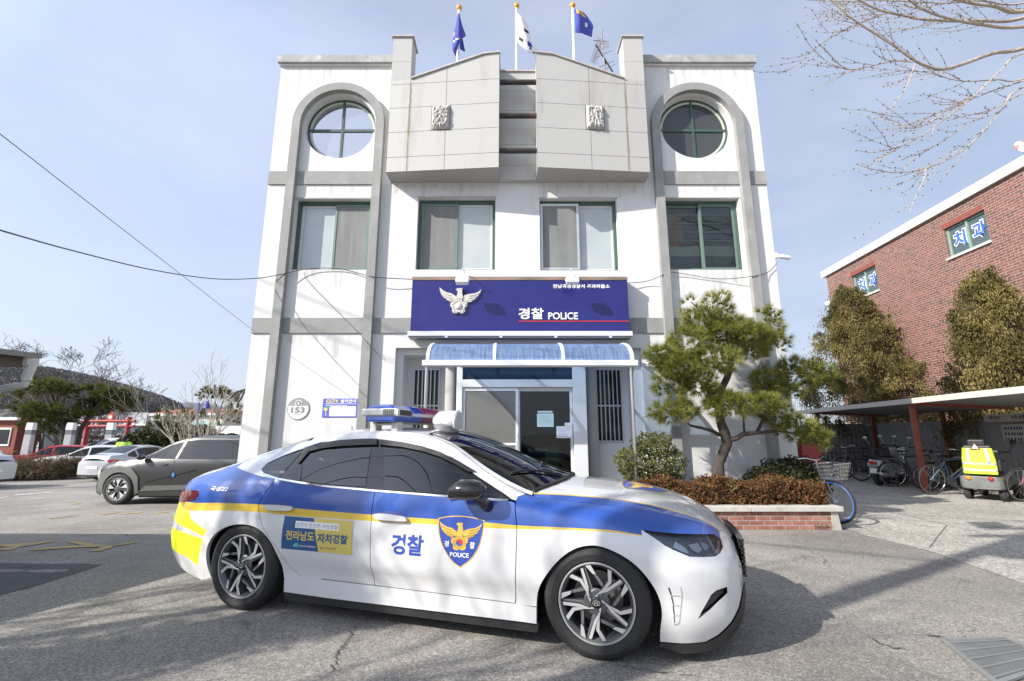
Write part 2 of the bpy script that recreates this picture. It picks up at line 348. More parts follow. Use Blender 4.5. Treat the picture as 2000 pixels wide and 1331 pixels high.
# ================================================================== SETTING
def asphalt_mat(name, base, spread, patch, agg=170., concrete=False):
    m = bpy.data.materials.new(name); m.use_nodes = True; MATS[name] = m
    n = m.node_tree; K = n.links.new; P = n.nodes['Principled BSDF']; P.inputs['Roughness'].default_value = .86
    t = n.nodes.new('ShaderNodeTexCoord'); o = t.outputs['Object']
    vo = n.nodes.new('ShaderNodeTexVoronoi'); vo.inputs['Scale'].default_value = agg; K(o, vo.inputs['Vector'])
    vo2 = n.nodes.new('ShaderNodeTexVoronoi'); vo2.inputs['Scale'].default_value = agg * .45; K(o, vo2.inputs['Vector'])
    sep = n.nodes.new('ShaderNodeSeparateColor'); K(vo.outputs['Color'], sep.inputs[0])
    sep2 = n.nodes.new('ShaderNodeSeparateColor'); K(vo2.outputs['Color'], sep2.inputs[0])
    ad = n.nodes.new('ShaderNodeMath'); ad.operation = 'MULTIPLY_ADD'; K(sep2.outputs[0], ad.inputs[0]); ad.inputs[1].default_value = .5; 
    hf = n.nodes.new('ShaderNodeMath'); hf.operation = 'MULTIPLY'; K(sep.outputs[0], hf.inputs[0]); hf.inputs[1].default_value = .5; K(hf.outputs[0], ad.inputs[2])
    lo = [c * (1 - spread) for c in base]; hi = [c * (1 + spread) for c in base]; hi2 = [min(.8, c * (1 + 2.0 * spread)) for c in base]
    col = ramp_nodes(n, K, ad.outputs[0], [(.15, lo), (.55, base), (.8, hi), (.97, hi2)])
    z = n.nodes.new('ShaderNodeTexNoise'); z.inputs['Scale'].default_value = .55; z.inputs['Detail'].default_value = 9; z.inputs['Roughness'].default_value = .66; K(o, z.inputs['Vector'])
    r = n.nodes.new('ShaderNodeMapRange'); r.inputs['From Min'].default_value = .32; r.inputs['From Max'].default_value = .68; r.inputs['To Min'].default_value = 1 - patch; r.inputs['To Max'].default_value = 1 + patch; K(z.outputs['Fac'], r.inputs['Value'])
    sc = n.nodes.new('ShaderNodeVectorMath'); sc.operation = 'SCALE'; K(col, sc.inputs[0]); K(r.outputs['Result'], sc.inputs['Scale'])
    # oil spots and damp stains
    z3 = n.nodes.new('ShaderNodeTexNoise'); z3.inputs['Scale'].default_value = 2.3; z3.inputs['Detail'].default_value = 6; z3.inputs['Distortion'].default_value = .8; K(o, z3.inputs['Vector'])
    r3 = n.nodes.new('ShaderNodeMapRange'); r3.inputs['From Min'].default_value = .61; r3.inputs['From Max'].default_value = .74; r3.inputs['To Max'].default_value = .55; K(z3.outputs['Fac'], r3.inputs['Value'])
    m3 = n.nodes.new('ShaderNodeMix'); m3.data_type = 'RGBA'; K(r3.outputs['Result'], m3.inputs['Factor']); K(sc.outputs['Vector'], m3.inputs['A']); m3.inputs['B'].default_value = (base[0] * .45, base[1] * .45, base[2] * .45, 1)
    # hairline cracks
    vc = n.nodes.new('ShaderNodeTexVoronoi'); vc.feature = 'DISTANCE_TO_EDGE'; vc.inputs['Scale'].default_value = .42 if not concrete else .3
    zd = n.nodes.new('ShaderNodeTexNoise'); zd.inputs['Scale'].default_value = 3; zd.inputs['Detail'].default_value = 5; K(o, zd.inputs['Vector'])
    va = n.nodes.new('ShaderNodeVectorMath'); va.operation = 'MULTIPLY_ADD'; K(zd.outputs['Color'], va.inputs[0]); va.inputs[1].default_value = (.5, .5, .5); K(o, va.inputs[2]); K(va.outputs['Vector'], vc.inputs['Vector'])
    r4 = n.nodes.new('ShaderNodeMapRange'); r4.inputs['From Min'].default_value = .0; r4.inputs['From Max'].default_value = .006; r4.inputs['To Min'].default_value = .55; r4.inputs['To Max'].default_value = 0.; K(vc.outputs['Distance'], r4.inputs['Value'])
    gate = n.nodes.new('ShaderNodeMapRange'); gate.inputs['From Min'].default_value = .5; gate.inputs['From Max'].default_value = .56; K(z.outputs['Fac'], gate.inputs['Value'])
    gm = n.nodes.new('ShaderNodeMath'); gm.operation = 'MULTIPLY'; K(r4.outputs['Result'], gm.inputs[0]); K(gate.outputs['Result'], gm.inputs[1])
    m4 = n.nodes.new('ShaderNodeMix'); m4.data_type = 'RGBA'; K(gm.outputs[0], m4.inputs['Factor']); K(m3.outputs['Result'], m4.inputs['A']); m4.inputs['B'].default_value = (.03, .03, .03, 1)
    K(m4.outputs['Result'], P.inputs['Base Color'])
    b = n.nodes.new('ShaderNodeBump'); b.inputs['Strength'].default_value = .55; b.inputs['Distance'].default_value = .006; K(ad.outputs[0], b.inputs['Height'])
    K(b.outputs['Normal'], P.inputs['Normal'])
    return m
M_ASPH = asphalt_mat('asphalt', (.245, .23, .207), .46, .30, 190)
M_PATCH = asphalt_mat('asphalt_patch', (.085, .085, .088), .35, .14, 230)
M_CONC = asphalt_mat('concrete_paving', (.34, .32, .285), .4, .24, 80, True)

def drape(name, poly, m, lift, step=.5, kind='structure', fade=None):
    xs = [p[0] for p in poly]; ys = [p[1] for p in poly]
    g = [(x, y) for x in np.arange(min(xs), max(xs), step) for y in np.arange(min(ys), max(ys), step)]
    g = [q for q, k in zip(g, pip(poly, g)) if k] if g else []
    V, T = tri2d(poly, (), (), g)
    o = mesh_obj(name, [(x, y, gz(x, y) + lift) for x, y in V], T, m, None, smooth=True)
    if kind: o['kind'] = kind
    bm = bmesh.new(); bm.from_mesh(o.data); bmesh.ops.recalc_face_normals(bm, faces=bm.faces)
    if sum(f.normal.z for f in bm.faces) < 0: bmesh.ops.reverse_faces(bm, faces=bm.faces)
    bm.to_mesh(o.data); bm.free()
    return o
xs = [-3000, -800, -300, -150, -100, -70] + list(np.arange(-50, 30.1, 1.0)) + [40, 60, 100, 200, 500, 3000]
ys = [-300, -100, -50, -20, -8, -2] + list(np.arange(2, 50.1, 1.0)) + [60, 80, 120, 200, 500, 3000]
gv = [(x, y, gz(x, y)) for y in ys for x in xs]; nx = len(xs)
gf = [(j * nx + i, j * nx + i + 1, (j + 1) * nx + i + 1, (j + 1) * nx + i) for j in range(len(ys) - 1) for i in range(nx - 1)]
mesh_obj('ground', gv, gf, M_ASPH, smooth=True)['kind'] = 'structure'
Z8 = lambda pts: [tuple(ground(x / 3.588, 960 + y / 3.588)[:2]) for x, y in pts]
drape('asphalt_patch', Z8([(0, 505), (180, 507), (350, 510), (560, 508), (715, 518), (600, 555), (450, 600), (330, 640), (200, 680), (90, 705), (0, 735)]) + [(-6.5, 4.2), (-8, 5.4)], M_PATCH, .004)
M_YEL = mat('worn_yellow_paint', (.42, .30, .11), .8, var=.3, scale=14, dirt=((.2, .19, .17), 9, .5, .12, (1, 1, 1)))
drape('road_marking', Z8([(0, 375), (120, 370), (230, 365), (360, 350), (405, 352), (300, 368), (220, 384), (150, 390), (70, 418), (0, 417), (0, 408), (60, 395), (0, 388)]), M_YEL, .008)
drape('road_marking', Z8([(470, 358), (530, 352), (650, 372), (780, 380), (940, 358), (960, 362), (860, 380), (790, 387), (780, 400), (690, 425), (625, 420), (700, 402), (690, 394), (560, 397), (240, 418), (205, 416), (260, 402), (500, 387), (560, 380)]), M_YEL, .008)
for q in ([(700, 164), (820, 147), (835, 150), (715, 167)], [(850, 160), (930, 150), (1000, 146), (990, 152), (870, 163)], [(1085, 150), (1180, 144), (1182, 150), (1095, 155)], [(500, 88), (560, 84), (562, 88), (505, 93)], [(345, 191), (540, 169), (545, 171), (350, 194)]):
    drape('road_marking', Z8(q), M_YEL, .008)
M_WP = mat('worn_white_paint', (.5, .49, .46), .8, var=.25, scale=9, dirt=((.24, .23, .22), 8, .5, .15, (1, 1, 1)))
drape('road_marking', Z8([(100, 26), (368, 6), (372, 10), (110, 31)]), M_WP, .008)
drape('road_marking', Z8([(0, 45), (60, 38), (60, 42), (0, 50)]), M_WP, .008)
_ap = [tuple(ground(u, v)[:2]) for u, v in [(1652, 1033), (1690, 1047), (1750, 1061), (1815, 1077), (1900, 1106), (2000, 1141)]] + [(5.6, 3.2), (7.5, 1.5), (16, 1.5), (16, 24), (6.2, 24), (5.3, 8.6), (4.9, 7.6)]
drape('concrete_apron', _ap, M_CONC, .005)
M_JNT = mat('joint_filler', (.12, .11, .1), .9)
for ln in ([(1755, 1004), (1850, 1027)], [(1850, 1027), (1835, 1045), (1815, 1072)], [(1850, 1027), (2000, 1060)]):
    g = [np.array(ground(u, v)[:2]) for u, v in ln]
    drape('paving_joint', stroke(g, .011), M_JNT, .0095)

M_CRK = mat('crack_dark', (.045, .042, .04), .95)
def crack(px, w, sd):
    r5 = random.Random(sd); P = []
    for (a, b), (c, d) in zip(px[:-1], px[1:]):
        for i in range(9): t = i / 9; P.append((a + (c - a) * t + r5.uniform(-1, 1) * 6, b + (d - b) * t + r5.uniform(-1, 1) * 2.5))
    g = [np.array(ground(u, v)[:2]) for u, v in P]; L_, R2 = [], []
    for i in range(1, len(g) - 1):
        d = g[i + 1] - g[i - 1]; d = d / (np.linalg.norm(d) + 1e-9); n = np.array([-d[1], d[0]]) * w * r5.uniform(.12, .62) * min(1, i / 5, (len(g) - i) / 5); L_.append(tuple(g[i] + n)); R2.append(tuple(g[i] - n))
    drape('asphalt_crack', L_ + R2[::-1], M_CRK, .006, .3)
for q in (([(700, 1215), (672, 1262), (655, 1290), (640, 1325)], .012, 1), ([(1690, 1242), (1725, 1262), (1790, 1275)], .014, 2), ([(1805, 1240), (1850, 1250), (1960, 1246)], .03, 3), ([(1190, 1298), (1260, 1310), (1400, 1330)], .010, 4), ([(130, 1048), (220, 1044), (300, 1052)], .012, 5), ([(1540, 1060), (1600, 1085), (1640, 1130)], .007, 6)): crack(*q)

# distant hill and far wooded ridge
def hill(name, prof, Y, depth, m, seed):
    r = random.Random(seed); V = []; F = []; n = len(prof); rows = 10
    for j in range(rows):
        k = j / (rows - 1)
        for (u, v) in prof:
            top = at(u, v, Y); 
            V.append((top.x * (1 + .1 * (k - .5)), Y + (k - .5) * depth, -2 + (top.z + 2) * math.sin(math.pi * min(1, .04 + .92 * k)) ** .6 + r.uniform(-1, 1) * .3))
    F = [(j * n + i, j * n + i + 1, (j + 1) * n + i + 1, (j + 1) * n + i) for j in range(rows - 1) for i in range(n - 1)]
    o = mesh_obj(name, V, F, m, smooth=True); o['kind'] = 'structure'; return o
M_HILL = mat('hazy_winter_woodland', (.12, .125, .125), .95, var=.45, scale=.12, dirt=((.12, .098, .088), .03, .55, .1, (1, 1, 1)))  # wood colour lightened and greyed to carry the distance haze
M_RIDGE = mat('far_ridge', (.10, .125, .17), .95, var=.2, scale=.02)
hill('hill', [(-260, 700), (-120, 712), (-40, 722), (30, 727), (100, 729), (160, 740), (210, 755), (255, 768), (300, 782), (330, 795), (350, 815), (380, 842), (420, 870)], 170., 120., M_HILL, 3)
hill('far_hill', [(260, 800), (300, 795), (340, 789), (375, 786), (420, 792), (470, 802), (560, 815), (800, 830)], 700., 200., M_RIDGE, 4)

# ================================================================== POLICE STATION
XL, XR, XC, FY = -5.02, 5.24, .12, 8.5
ps = thing('police_station', 'white three storey police station with grey arched trim and twin granite bays', 'building', (XC, FY, 0))
PX = lambda x: x - XC
def fm_(x, z, d): return (x - XC, d - FY, z)             # facade map into the station's own space
M_WALL = mat('white_painted_plaster', (.63, .628, .62), .82, var=.03, scale=1.2, bump=.25, bscale=26, dirt=((.55, .543, .52), 1.3, .54, .22, (1.6, 1.6, .16)))
M_TRIM = mat('grey_painted_trim', (.265, .268, .26), .8, var=.1, scale=4, bump=.2, bscale=40, dirt=((.35, .35, .34), 2.4, .52, .2, (1, 1, .5)))
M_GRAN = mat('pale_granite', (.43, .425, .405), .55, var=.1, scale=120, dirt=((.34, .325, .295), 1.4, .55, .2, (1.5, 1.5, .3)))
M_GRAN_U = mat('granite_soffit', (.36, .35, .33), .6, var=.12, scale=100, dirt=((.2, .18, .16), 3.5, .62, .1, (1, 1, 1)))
M_JOINT = mat('granite_joint', (.20, .175, .15), .9)
M_COPE = mat('stone_coping', (.42, .40, .38), .7, var=.12, scale=8)
M_GREEN = mat('green_window_frame', (.05, .092, .073), .45, var=.12, scale=8)
M_GREENL = mat('pale_green_frame', (.13, .20, .165), .5, var=.1, scale=8)
M_SILV = mat('aluminium', (.55, .55, .54), .4, metal=.6, var=.05)
M_SCREEN = mat('insect_screen', (.17, .175, .172), .75, var=.12, scale=2.5, dirt=((.22, .225, .22), 1.2, .5, .2, (5, 5, .4)))
M_FROST = mat('frosted_glass', (.40, .44, .45), .18, var=.08, scale=1.4, spec=.9, dirt=((.52, .51, .47), .9, .5, .3, (1, 1, 1)))
M_INNER = mat('dark_interior', (.045, .047, .05), .9)
M_PANE = mat('mirror_pane', (.10, .115, .13), .03, spec=1.0, ior=2.6)
M_PANED = mat('dim_pane', (.055, .06, .065), .12, spec=.5, var=.1, scale=2)
M_WFR = mat('white_upvc', (.66, .67, .68), .35, var=.03, scale=3)
M_CONCW = mat('grey_concrete_column', (.36, .355, .345), .8, var=.12, scale=6, bump=.2)
M_BLK = mat('black_rubber', (.012, .012, .013), .6)
M_DKM = mat('dark_painted_metal', (.03, .03, .032), .5)
M_WHT = mat('white_plastic', (.78, .78, .77), .4)

LA, RA, AO, AI = -3.642, 3.885, .962, .792
ZC = 7.775
wins = [(-4.41, -2.88, 4.575, 6.10), (-1.917, -.339, 4.575, 6.125), (.562, 2.137, 4.56, 6.105), (3.12, 4.63, 4.575, 6.11)]
ent = [(-2.227, -.6), (2.478, -.6), (2.478, 3.0), (-2.227, 3.0)]
outline = [(XL, -.6), (ent[0][0], -.6), (ent[0][0], 3.0), (ent[1][0], 3.0), (ent[1][0], -.6), (XR, -.6), (XR, 9.30), (2.70, 9.30), (2.70, 8.35), (-2.46, 8.35), (-2.46, 9.30), (XL, 9.30)]
holes = [circle(LA, ZC, .75, 56), circle(RA, ZC, .75, 56)] + [[(a, c), (b, c), (b, d), (a, d)] for a, b, c, d in wins]
w = MB(); w.prism(outline, fm_, FY, FY + .25, 0, holes)
BK = 18.0
w.box(PX(XL), .25, -.6, PX(XL + .25), BK - FY, 9.30); w.box(PX(XR - .25), .25, -.6, PX(XR), BK - FY, 9.30)
w.box(PX(XL + .25), BK - FY - .25, -.6, PX(XR - .25), BK - FY, 8.6)
w.box(PX(-2.71), .25, 8.2, PX(-2.46), 3.2, 9.30); w.box(PX(2.70), .25, 8.2, PX(2.95), 3.2, 9.30)
w.build('wall', M_WALL, ps, recalc=True)
f = MB(); f.box(PX(XL + .25), .25, 8.05, PX(XR - .25), BK - FY - .25, 8.2); f.build('roof', M_COPE, ps)
f = MB()
for z in (3.05, 6.45): f.box(PX(XL + .25), .9 if z < 4 else .25, z, PX(XR - .25), BK - FY - .25, z + .2)
f.box(PX(XL + .25), 1.6, -.6, PX(XR - .25), 1.75, 8.05)
f.build('inner_floor', M_INNER, ps)
for cx in (LA, RA):
    k = MB(); po = [(cx - AO, -.6)] + [(cx + AO * math.cos(a), ZC + AO * math.sin(a)) for a in np.linspace(math.pi, 0, 41)] + [(cx + AO, -.6), (cx + AI, -.6)] + [(cx + AI * math.cos(a), ZC + AI * math.sin(a)) for a in np.linspace(0, math.pi, 41)] + [(cx - AI, -.6)]
    k.prism(po, fm_, FY - .115, FY + .01); k.build('arch_trim', M_TRIM, ps, recalc=True)
def bandseg(z0, z1, segs, out, m=M_TRIM, nm='string_course'):
    for a, b in segs: k = MB(); k.box(PX(a), -out, z0, PX(b), .01, z1); k.build(nm, m, ps)
lo_s = [(XL, LA - AO), (LA - AI, LA + AI), (LA + AO, -1.92), (2.22, RA - AO), (RA - AI, RA + AI), (RA + AO, XR)]
hi_s = [(XL, LA - AO), (LA - AI, LA + AI), (RA - AI, RA + AI), (RA + AO, XR)]
bandseg(3.285, 3.585, lo_s, .028)
bandseg(6.415, 6.71, hi_s, .028)
for a, b in ((XL - .05, -2.47), (2.71, XR + .05)):
    k = MB(); k.box(PX(a), -.09, 9.265, PX(b), .30, 9.452)
    s_ = a if a < 0 else b - .36
    k.box(PX(s_), .30, 9.265, PX(s_ + .36), BK - FY, 9.452)
    k.build('cornice', mat('weathered_cornice', (.34, .345, .34), .85, var=.18, scale=5, dirt=((.5, .49, .47), 3, .55, .12, (1, 1, 1))), ps, bevel=.008)
for a, b in ((XL - .02, -2.47), (2.71, XR + .02)): k = MB(); k.box(PX(a), -.045, 9.225, PX(b), .01, 9.264); k.build('cornice_lip', mat('stained_white_lip', (.62, .60, .57), .8, var=.1, scale=6), ps)

def sliding_window(a, b, c, d, kind):
    fy = .13
    fr = MB(); t = .06
    fr.box(PX(a), fy - .02, c, PX(a + t), fy + .10, d); fr.box(PX(b - t), fy - .02, c, PX(b), fy + .10, d)
    fr.box(PX(a + t), fy - .02, c, PX(b - t), fy + .10, c + .05); fr.box(PX(a + t), fy - .02, d - .06, PX(b - t), fy + .10, d)
    fo = fr.build('window', M_GREEN, ps, bevel=.004)
    mid = (a + b) / 2
    def sash(x0, x1, dy, frm, fill, nm):
        s = MB(); t2 = .045
        s.box(PX(x0), fy + dy, c + .05, PX(x0 + t2), fy + dy + .03, d - .06); s.box(PX(x1 - t2), fy + dy, c + .05, PX(x1), fy + dy + .03, d - .06)
        s.box(PX(x0 + t2), fy + dy, c + .05, PX(x1 - t2), fy + dy + .03, c + .095); s.box(PX(x0 + t2), fy + dy, d - .11, PX(x1 - t2), fy + dy + .03, d - .06)
        s.build('sash', frm, fo)
        p = MB(); p.box(PX(x0 + t2), fy + dy + .01, c + .095, PX(x1 - t2), fy + dy + .02, d - .11); return p.build(nm, fill, fo)
    if kind == 0:
        sash(a + .06, mid + .02, .05, M_WFR, M_FROST, 'frosted_pane'); sash(mid, b - .06, .0, M_GREENL, M_SCREEN, 'insect_screen')
    elif kind == 1:
        sash(a + .06, mid + .02, .0, M_GREENL, M_SCREEN, 'insect_screen'); sash(mid - .02, b - .06, .05, M_WFR, M_FROST, 'frosted_pane')
    elif kind == 2:
        sash(a + .02, mid + .02, -.03, M_SILV, M_SCREEN, 'insect_screen'); sash(mid - .02, b - .06, .05, M_WFR, M_FROST, 'frosted_pane')
    else:
        G = glass_mat('clear_glazing', (.9, .95, .93), 1.55, .01, .8)
        sash(a + .06, mid + .02, .05, M_GREENL, G, 'pane'); sash(mid - .02, b - .06, .0, M_GREENL, G, 'pane')
        s = MB()
        for q in range(4): s.tube([(PX(a + .06), fy + .10, d - .25 - .19 * q), (PX(b - .06), fy + .10, d - .25 - .19 * q)], .012, 6)
        s.build('inner_rail', mat('pale_rail', (.6, .62, .64), .4), fo)
        s = MB(); s.box(PX(a + .06), fy + .115, c + .38, PX(b - .06), fy + .135, c + .60); s.build('inner_sill_board', mat('cream_board', (.72, .69, .58), .6), fo)
        s = MB(); s.box(PX(a + .05), fy + .145, c, PX(b - .05), fy + .16, d); s.build('grey_curtain', mat('grey_backing', (.20, .205, .205), .8, var=.15, scale=2), fo)
        s = MB(); s.box(PX(a + .09), fy + .118, d - .98, PX(a + .42), fy + .14, d - .22); s.build('brown_blind', mat('brown_slats', (.55, .28, .14), .7, var=.25, scale=5, aniso=(.3, 1, 14)), fo)
    return fo
for q, wn in enumerate(wins): sliding_window(*wn, q)
for a, b, c, d in wins: k = MB(); k.box(PX(a - .02), -.012, d + .001, PX(b + .02), .05, d + .03); k.build('window_head', M_COPE, ps)
for cx, mpn in ((LA, M_PANE), (RA, M_PANED)):
    k = MB(); k.prism(circle(cx, ZC, .752, 56), fm_, FY + .15, FY + .20, 0, [circle(cx, ZC, .70, 56)])
    k.box(PX(cx - .025), .14, ZC - .70, PX(cx + .025), .195, ZC + .70); k.box(PX(cx - .70), .142, ZC - .028, PX(cx - .0251), .193, ZC + .028); k.box(PX(cx + .0251), .142, ZC - .028, PX(cx + .70), .193, ZC + .028)
    fo = k.build('round_window', M_GREEN, ps, recalc=True)
    k = MB(); k.prism(circle(cx, ZC, .70, 56), fm_, FY + .165, FY + .175, 0); k.build('pane', mpn, fo, recalc=True)
    k = MB(); k.prism(circle(cx, ZC, .699, 56), fm_, FY + .155, FY + .1645, 0, [circle(cx, ZC, .655, 56)]); k.build('inner_ring', mat('pale_frame_ring', (.5, .52, .45), .5), fo, recalc=True)

# twin granite bays
M_RUST = mat('rust_streak', (.34, .24, .15), .9); _n2 = M_RUST.node_tree; _t = _n2.nodes.new('ShaderNodeTexCoord'); _m = _n2.nodes.new('ShaderNodeMapping'); _m.inputs['Scale'].default_value = (30, 1, 2.2); _z = _n2.nodes.new('ShaderNodeTexNoise'); _z.inputs['Scale'].default_value = 1.; _z.inputs['Detail'].default_value = 5
_r = _n2.nodes.new('ShaderNodeMapRange'); _r.inputs['From Min'].default_value = .4; _r.inputs['From Max'].default_value = .7; _r.inputs['To Max'].default_value = .55
_n2.links.new(_t.outputs['Object'], _m.inputs['Vector']); _n2.links.new(_m.outputs['Vector'], _z.inputs['Vector']); _n2.links.new(_z.outputs['Fac'], _r.inputs['Value']); _n2.links.new(_r.outputs['Result'], _n2.nodes['Principled BSDF'].inputs['Alpha'])
ZB = 6.464; ROW = [ZB, 6.784, 7.339, 7.894, 8.444]
rs_ = random.Random(5)
for sg in (-1, 1):
    xo, xi, yo, yi = XC + sg * 2.62, XC + sg * .375, 8.125, 7.95
    Lf = abs(xo - xi)
    def bay_map(s, z, d, sg=sg, xo=xo, xi=xi, yo=yo, yi=yi, Lf=Lf):
        t = s / Lf; return (PX(xo + (xi - xo) * t), yo + (yi - yo) * t + d - FY, z)
    def ztop(s): 
        s0 = .42; s1 = Lf - .33
        return 8.55 + (9.03 - 8.55) * min(1, max(0, (s - s0) / (s1 - s0))) + (.015 if s > s1 else 0)
    bay = MB()
    core = [(0.004, ZB + .004), (Lf - .004, ZB + .004), (Lf - .004, ztop(Lf) - .004), (Lf - .33, ztop(Lf - .33) - .004), (.42, 8.546), (.004, 8.546)]
    V2, T = tri2d(core)
    bay.add([bay_map(a, b, .012) for a, b in V2], T, 1)
    def slab(poly):
        bay.prism(poly, bay_map, 0.0, .02, 0)
    g = .0045; J = Lf * .52
    cuts = {0: [.42, J], 1: [.42, J], 2: [.42, .88, 1.26], 3: [.42, J], 4: [.42, J]}
    for r0 in range(5):
        es = [0] + cuts[r0] + [Lf]
        for a, b in zip(es[:-1], es[1:]):
            if r0 == 2 and abs(a - .88) < .01: continue
            z0, z1 = ROW[r0] + g, (ROW[r0 + 1] - g if r0 < 4 else None)
            if r0 < 4: slab([(a + g, z0), (b - g, z0), (b - g, z1), (a + g, z1)])
            else:
                pts = [(a + g, z0), (b - g, z0), (b - g, ztop(b - g))] + ([(Lf - .33, ztop(Lf - .33))] if a + g < Lf - .33 < b - g else []) + [(a + g, ztop(a + g))]
                slab(pts)
    # sides, soffit, inner return
    a0, a1 = bay_map(0, ZB, .0), bay_map(Lf, ZB, .0)
    for (px_, py_), zt in (((a0[0], a0[1]), 8.55), ((a1[0], a1[1]), 9.04)):
        bay.add([(px_, py_ + .002, ZB), (px_, 0, ZB), (px_, 0, zt), (px_, py_ + .002, zt)], [(0, 1, 2, 3)], 0)
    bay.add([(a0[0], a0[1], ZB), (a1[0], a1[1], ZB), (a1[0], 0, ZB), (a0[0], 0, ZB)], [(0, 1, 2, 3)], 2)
    tp = [(bay_map(s, ztop(s), 0)) for s in (0, .42, Lf - .33, Lf)]
    for p, q in zip(tp[:-1], tp[1:]): bay.add([p, q, (q[0], .0, q[2]), (p[0], .0, p[2])], [(0, 1, 2, 3)], 0)
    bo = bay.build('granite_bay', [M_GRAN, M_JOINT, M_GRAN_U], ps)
    st_ = MB(); r9 = random.Random(3 + sg); zz = [ZB + .02 + i * .06 for i in range(34)]
    Lp = [bay_map(.42 - .018 - .02 * r9.random(), z, -.002) for z in zz]; Rp = [bay_map(.42 + .018 + .025 * r9.random(), z, -.002) for z in zz]
    st_.add(Lp + Rp, [(i, 34 + i, 35 + i, i + 1) for i in range(33)]); st_.build('rust_stain', M_RUST, bo)
    cp = MB()
    for s0, s1 in ((.42, Lf - .33), (Lf - .33, Lf + .01)):
        p, q = Vector(bay_map(s0, ztop(s0), -.03)), Vector(bay_map(s1, ztop(s1), -.03))
        vs = [p, q, Vector((q.x, .05, q.z)), Vector((p.x, .05, p.z))]; up = Vector((0, 0, .035))
        cp.add([v + Vector((0, 0, .001)) for v in vs] + [v + up for v in vs], [(3, 2, 1, 0), (4, 5, 6, 7), (0, 1, 5, 4), (1, 2, 6, 5), (2, 3, 7, 6), (3, 0, 4, 7)])
    cp.build('coping', M_COPE, bo)
    # pier standing above the outer end of the bay
    fn = MB(); x0, x1 = sorted((xo, xo - sg * .40))
    fn.box(PX(x0), yo - FY + .002, 8.552, PX(x1), .0, 9.60)
    for z in (9.0,): fn.box(PX(x0) - .001, yo - FY + .001, z, PX(x1) + .001, -.0, z + .006, 1)
    fn.build('pier', [M_GRAN, M_JOINT], bo)
    cpp = MB(); cpp.box(PX(x0) - .035, yo - FY - .03, 9.601, PX(x1) + .035, .05, 9.64); cpp.build('pier_cap', M_COPE, bo)
    # rock-faced stone
    rk = MB(); n = 14; sA, sB, zA, zB = .888, 1.252, 7.346, 7.888; G = {}
    for j in range(n + 1):
        for i in range(n + 1):
            s = sA + (sB - sA) * i / n; z = zA + (zB - zA) * j / n
            e = min(i, n - i, j, n - j); d = -(0.01 + (.035 + rs_.random() * .045) * min(1, e / 1.5))
            G[i, j] = len(rk.v); rk.v.append(bay_map(s, z, d))
    for j in range(n):
        for i in range(n): rk.f.append((G[i, j], G[i + 1, j], G[i + 1, j + 1], G[i, j + 1])); rk.m.append(0)
    rk.build('rock_faced_stone', mat('rough_granite', (.42, .41, .39), .9, var=.15, scale=30, bump=.6, bscale=25), bo)
k = MB(); ra, rb = XC - .372, XC + .372
for z0, z1 in ((ZB, 6.78), (6.786, 7.25), (7.256, 8.05), (8.056, 8.52), (8.526, 8.985)): k.box(PX(ra), -.12, z0, PX(rb), -.001, z1)
k.build('recessed_panel', M_GRAN, ps)
k = MB(); k.box(PX(ra), -.15, 8.986, PX(rb), .06, 9.022); k.build('coping', M_COPE, ps)
for z in (8.47, 7.69, 6.905):
    k = MB(); k.tube([(PX(ra), -.42, z), (PX(rb), -.42, z)], .052, 14, cap=False); k.build('dark_bar', mat('rusting_dark_pipe', (.035, .03, .028), .5, var=.3, scale=7, dirt=((.13, .065, .045), 2.2, .6, .05, (1, 1, 1))), ps, smooth=True)

# entrance recess
k = MB()
k.prism([(-2.226, -.6), (2.477, -.6), (2.477, 2.999), (-2.226, 2.999)], fm_, FY + .13, FY + .30, 0, [[(-2.10, -.599), (2.35, -.599), (2.35, 2.88), (-2.10, 2.88)]])
k.build('entrance_surround', M_WALL, ps, recalc=True)
k = MB(); k.box(PX(-2.25), .30, -.6, PX(-2.10), .75, 3.04); k.box(PX(2.35), .30, -.6, PX(2.50), .75, 3.04); k.box(PX(-2.10), .30, 2.88, PX(2.35), .75, 3.04)
wl = [(-1.96, -1.46, 1.22, 2.67), (1.68, 2.18, 1.22, 2.67)]
k.prism([(-2.25, -.6), (2.50, -.6), (2.50, 3.04), (-2.25, 3.04)], fm_, FY + .55, FY + .75, 0, [[(a, c), (b, c), (b, d), (a, d)] for a, b, c, d in wl] + [[(-1.03, -.59), (1.38, -.59), (1.38, 2.8), (-1.03, 2.8)]])
k.build('entrance_niche', M_WALL, ps, recalc=True)
k = MB(); k.box(PX(-2.10), -.30, -.6, PX(2.35), .55, .12); k.build('entrance_step', M_CONCW, ps)
for a, b, c, d in wl:
    k = MB(); t = .03
    for q in range(2):
        z0, z1 = (c, (c + d) / 2 - .0) if q == 0 else ((c + d) / 2, d)
        k.box(PX(a), .52, z1 - t, PX(b), .545, z1)
    k.box(PX(a), .52, c, PX(b), .545, c + t)
    for q in range(7):
        x = a + (b - a) * q / 6; k.box(PX(x) - .009, .505, c, PX(x) + .009, .519, d)
    fo = k.build('barred_window', mat('grey_bars', (.50, .51, .52), .4, metal=.3), ps)
    p = MB(); p.box(PX(a), .60, c, PX(b), .61, d); p.build('pane', mat('dark_pane', (.02, .022, .025), .06), fo)
for x in (-1.18, 1.535):
    k = MB(); k.lathe([(.125, .10), (.125, 2.86)], (PX(x), .30, 0), n=20)
    for z in (.9, 1.62): k.lathe([(.128, z), (.128, z + .012)], (PX(x), .30, 0), n=20)
    k.build('round_column', M_CONCW, ps, smooth=True, angle=40)
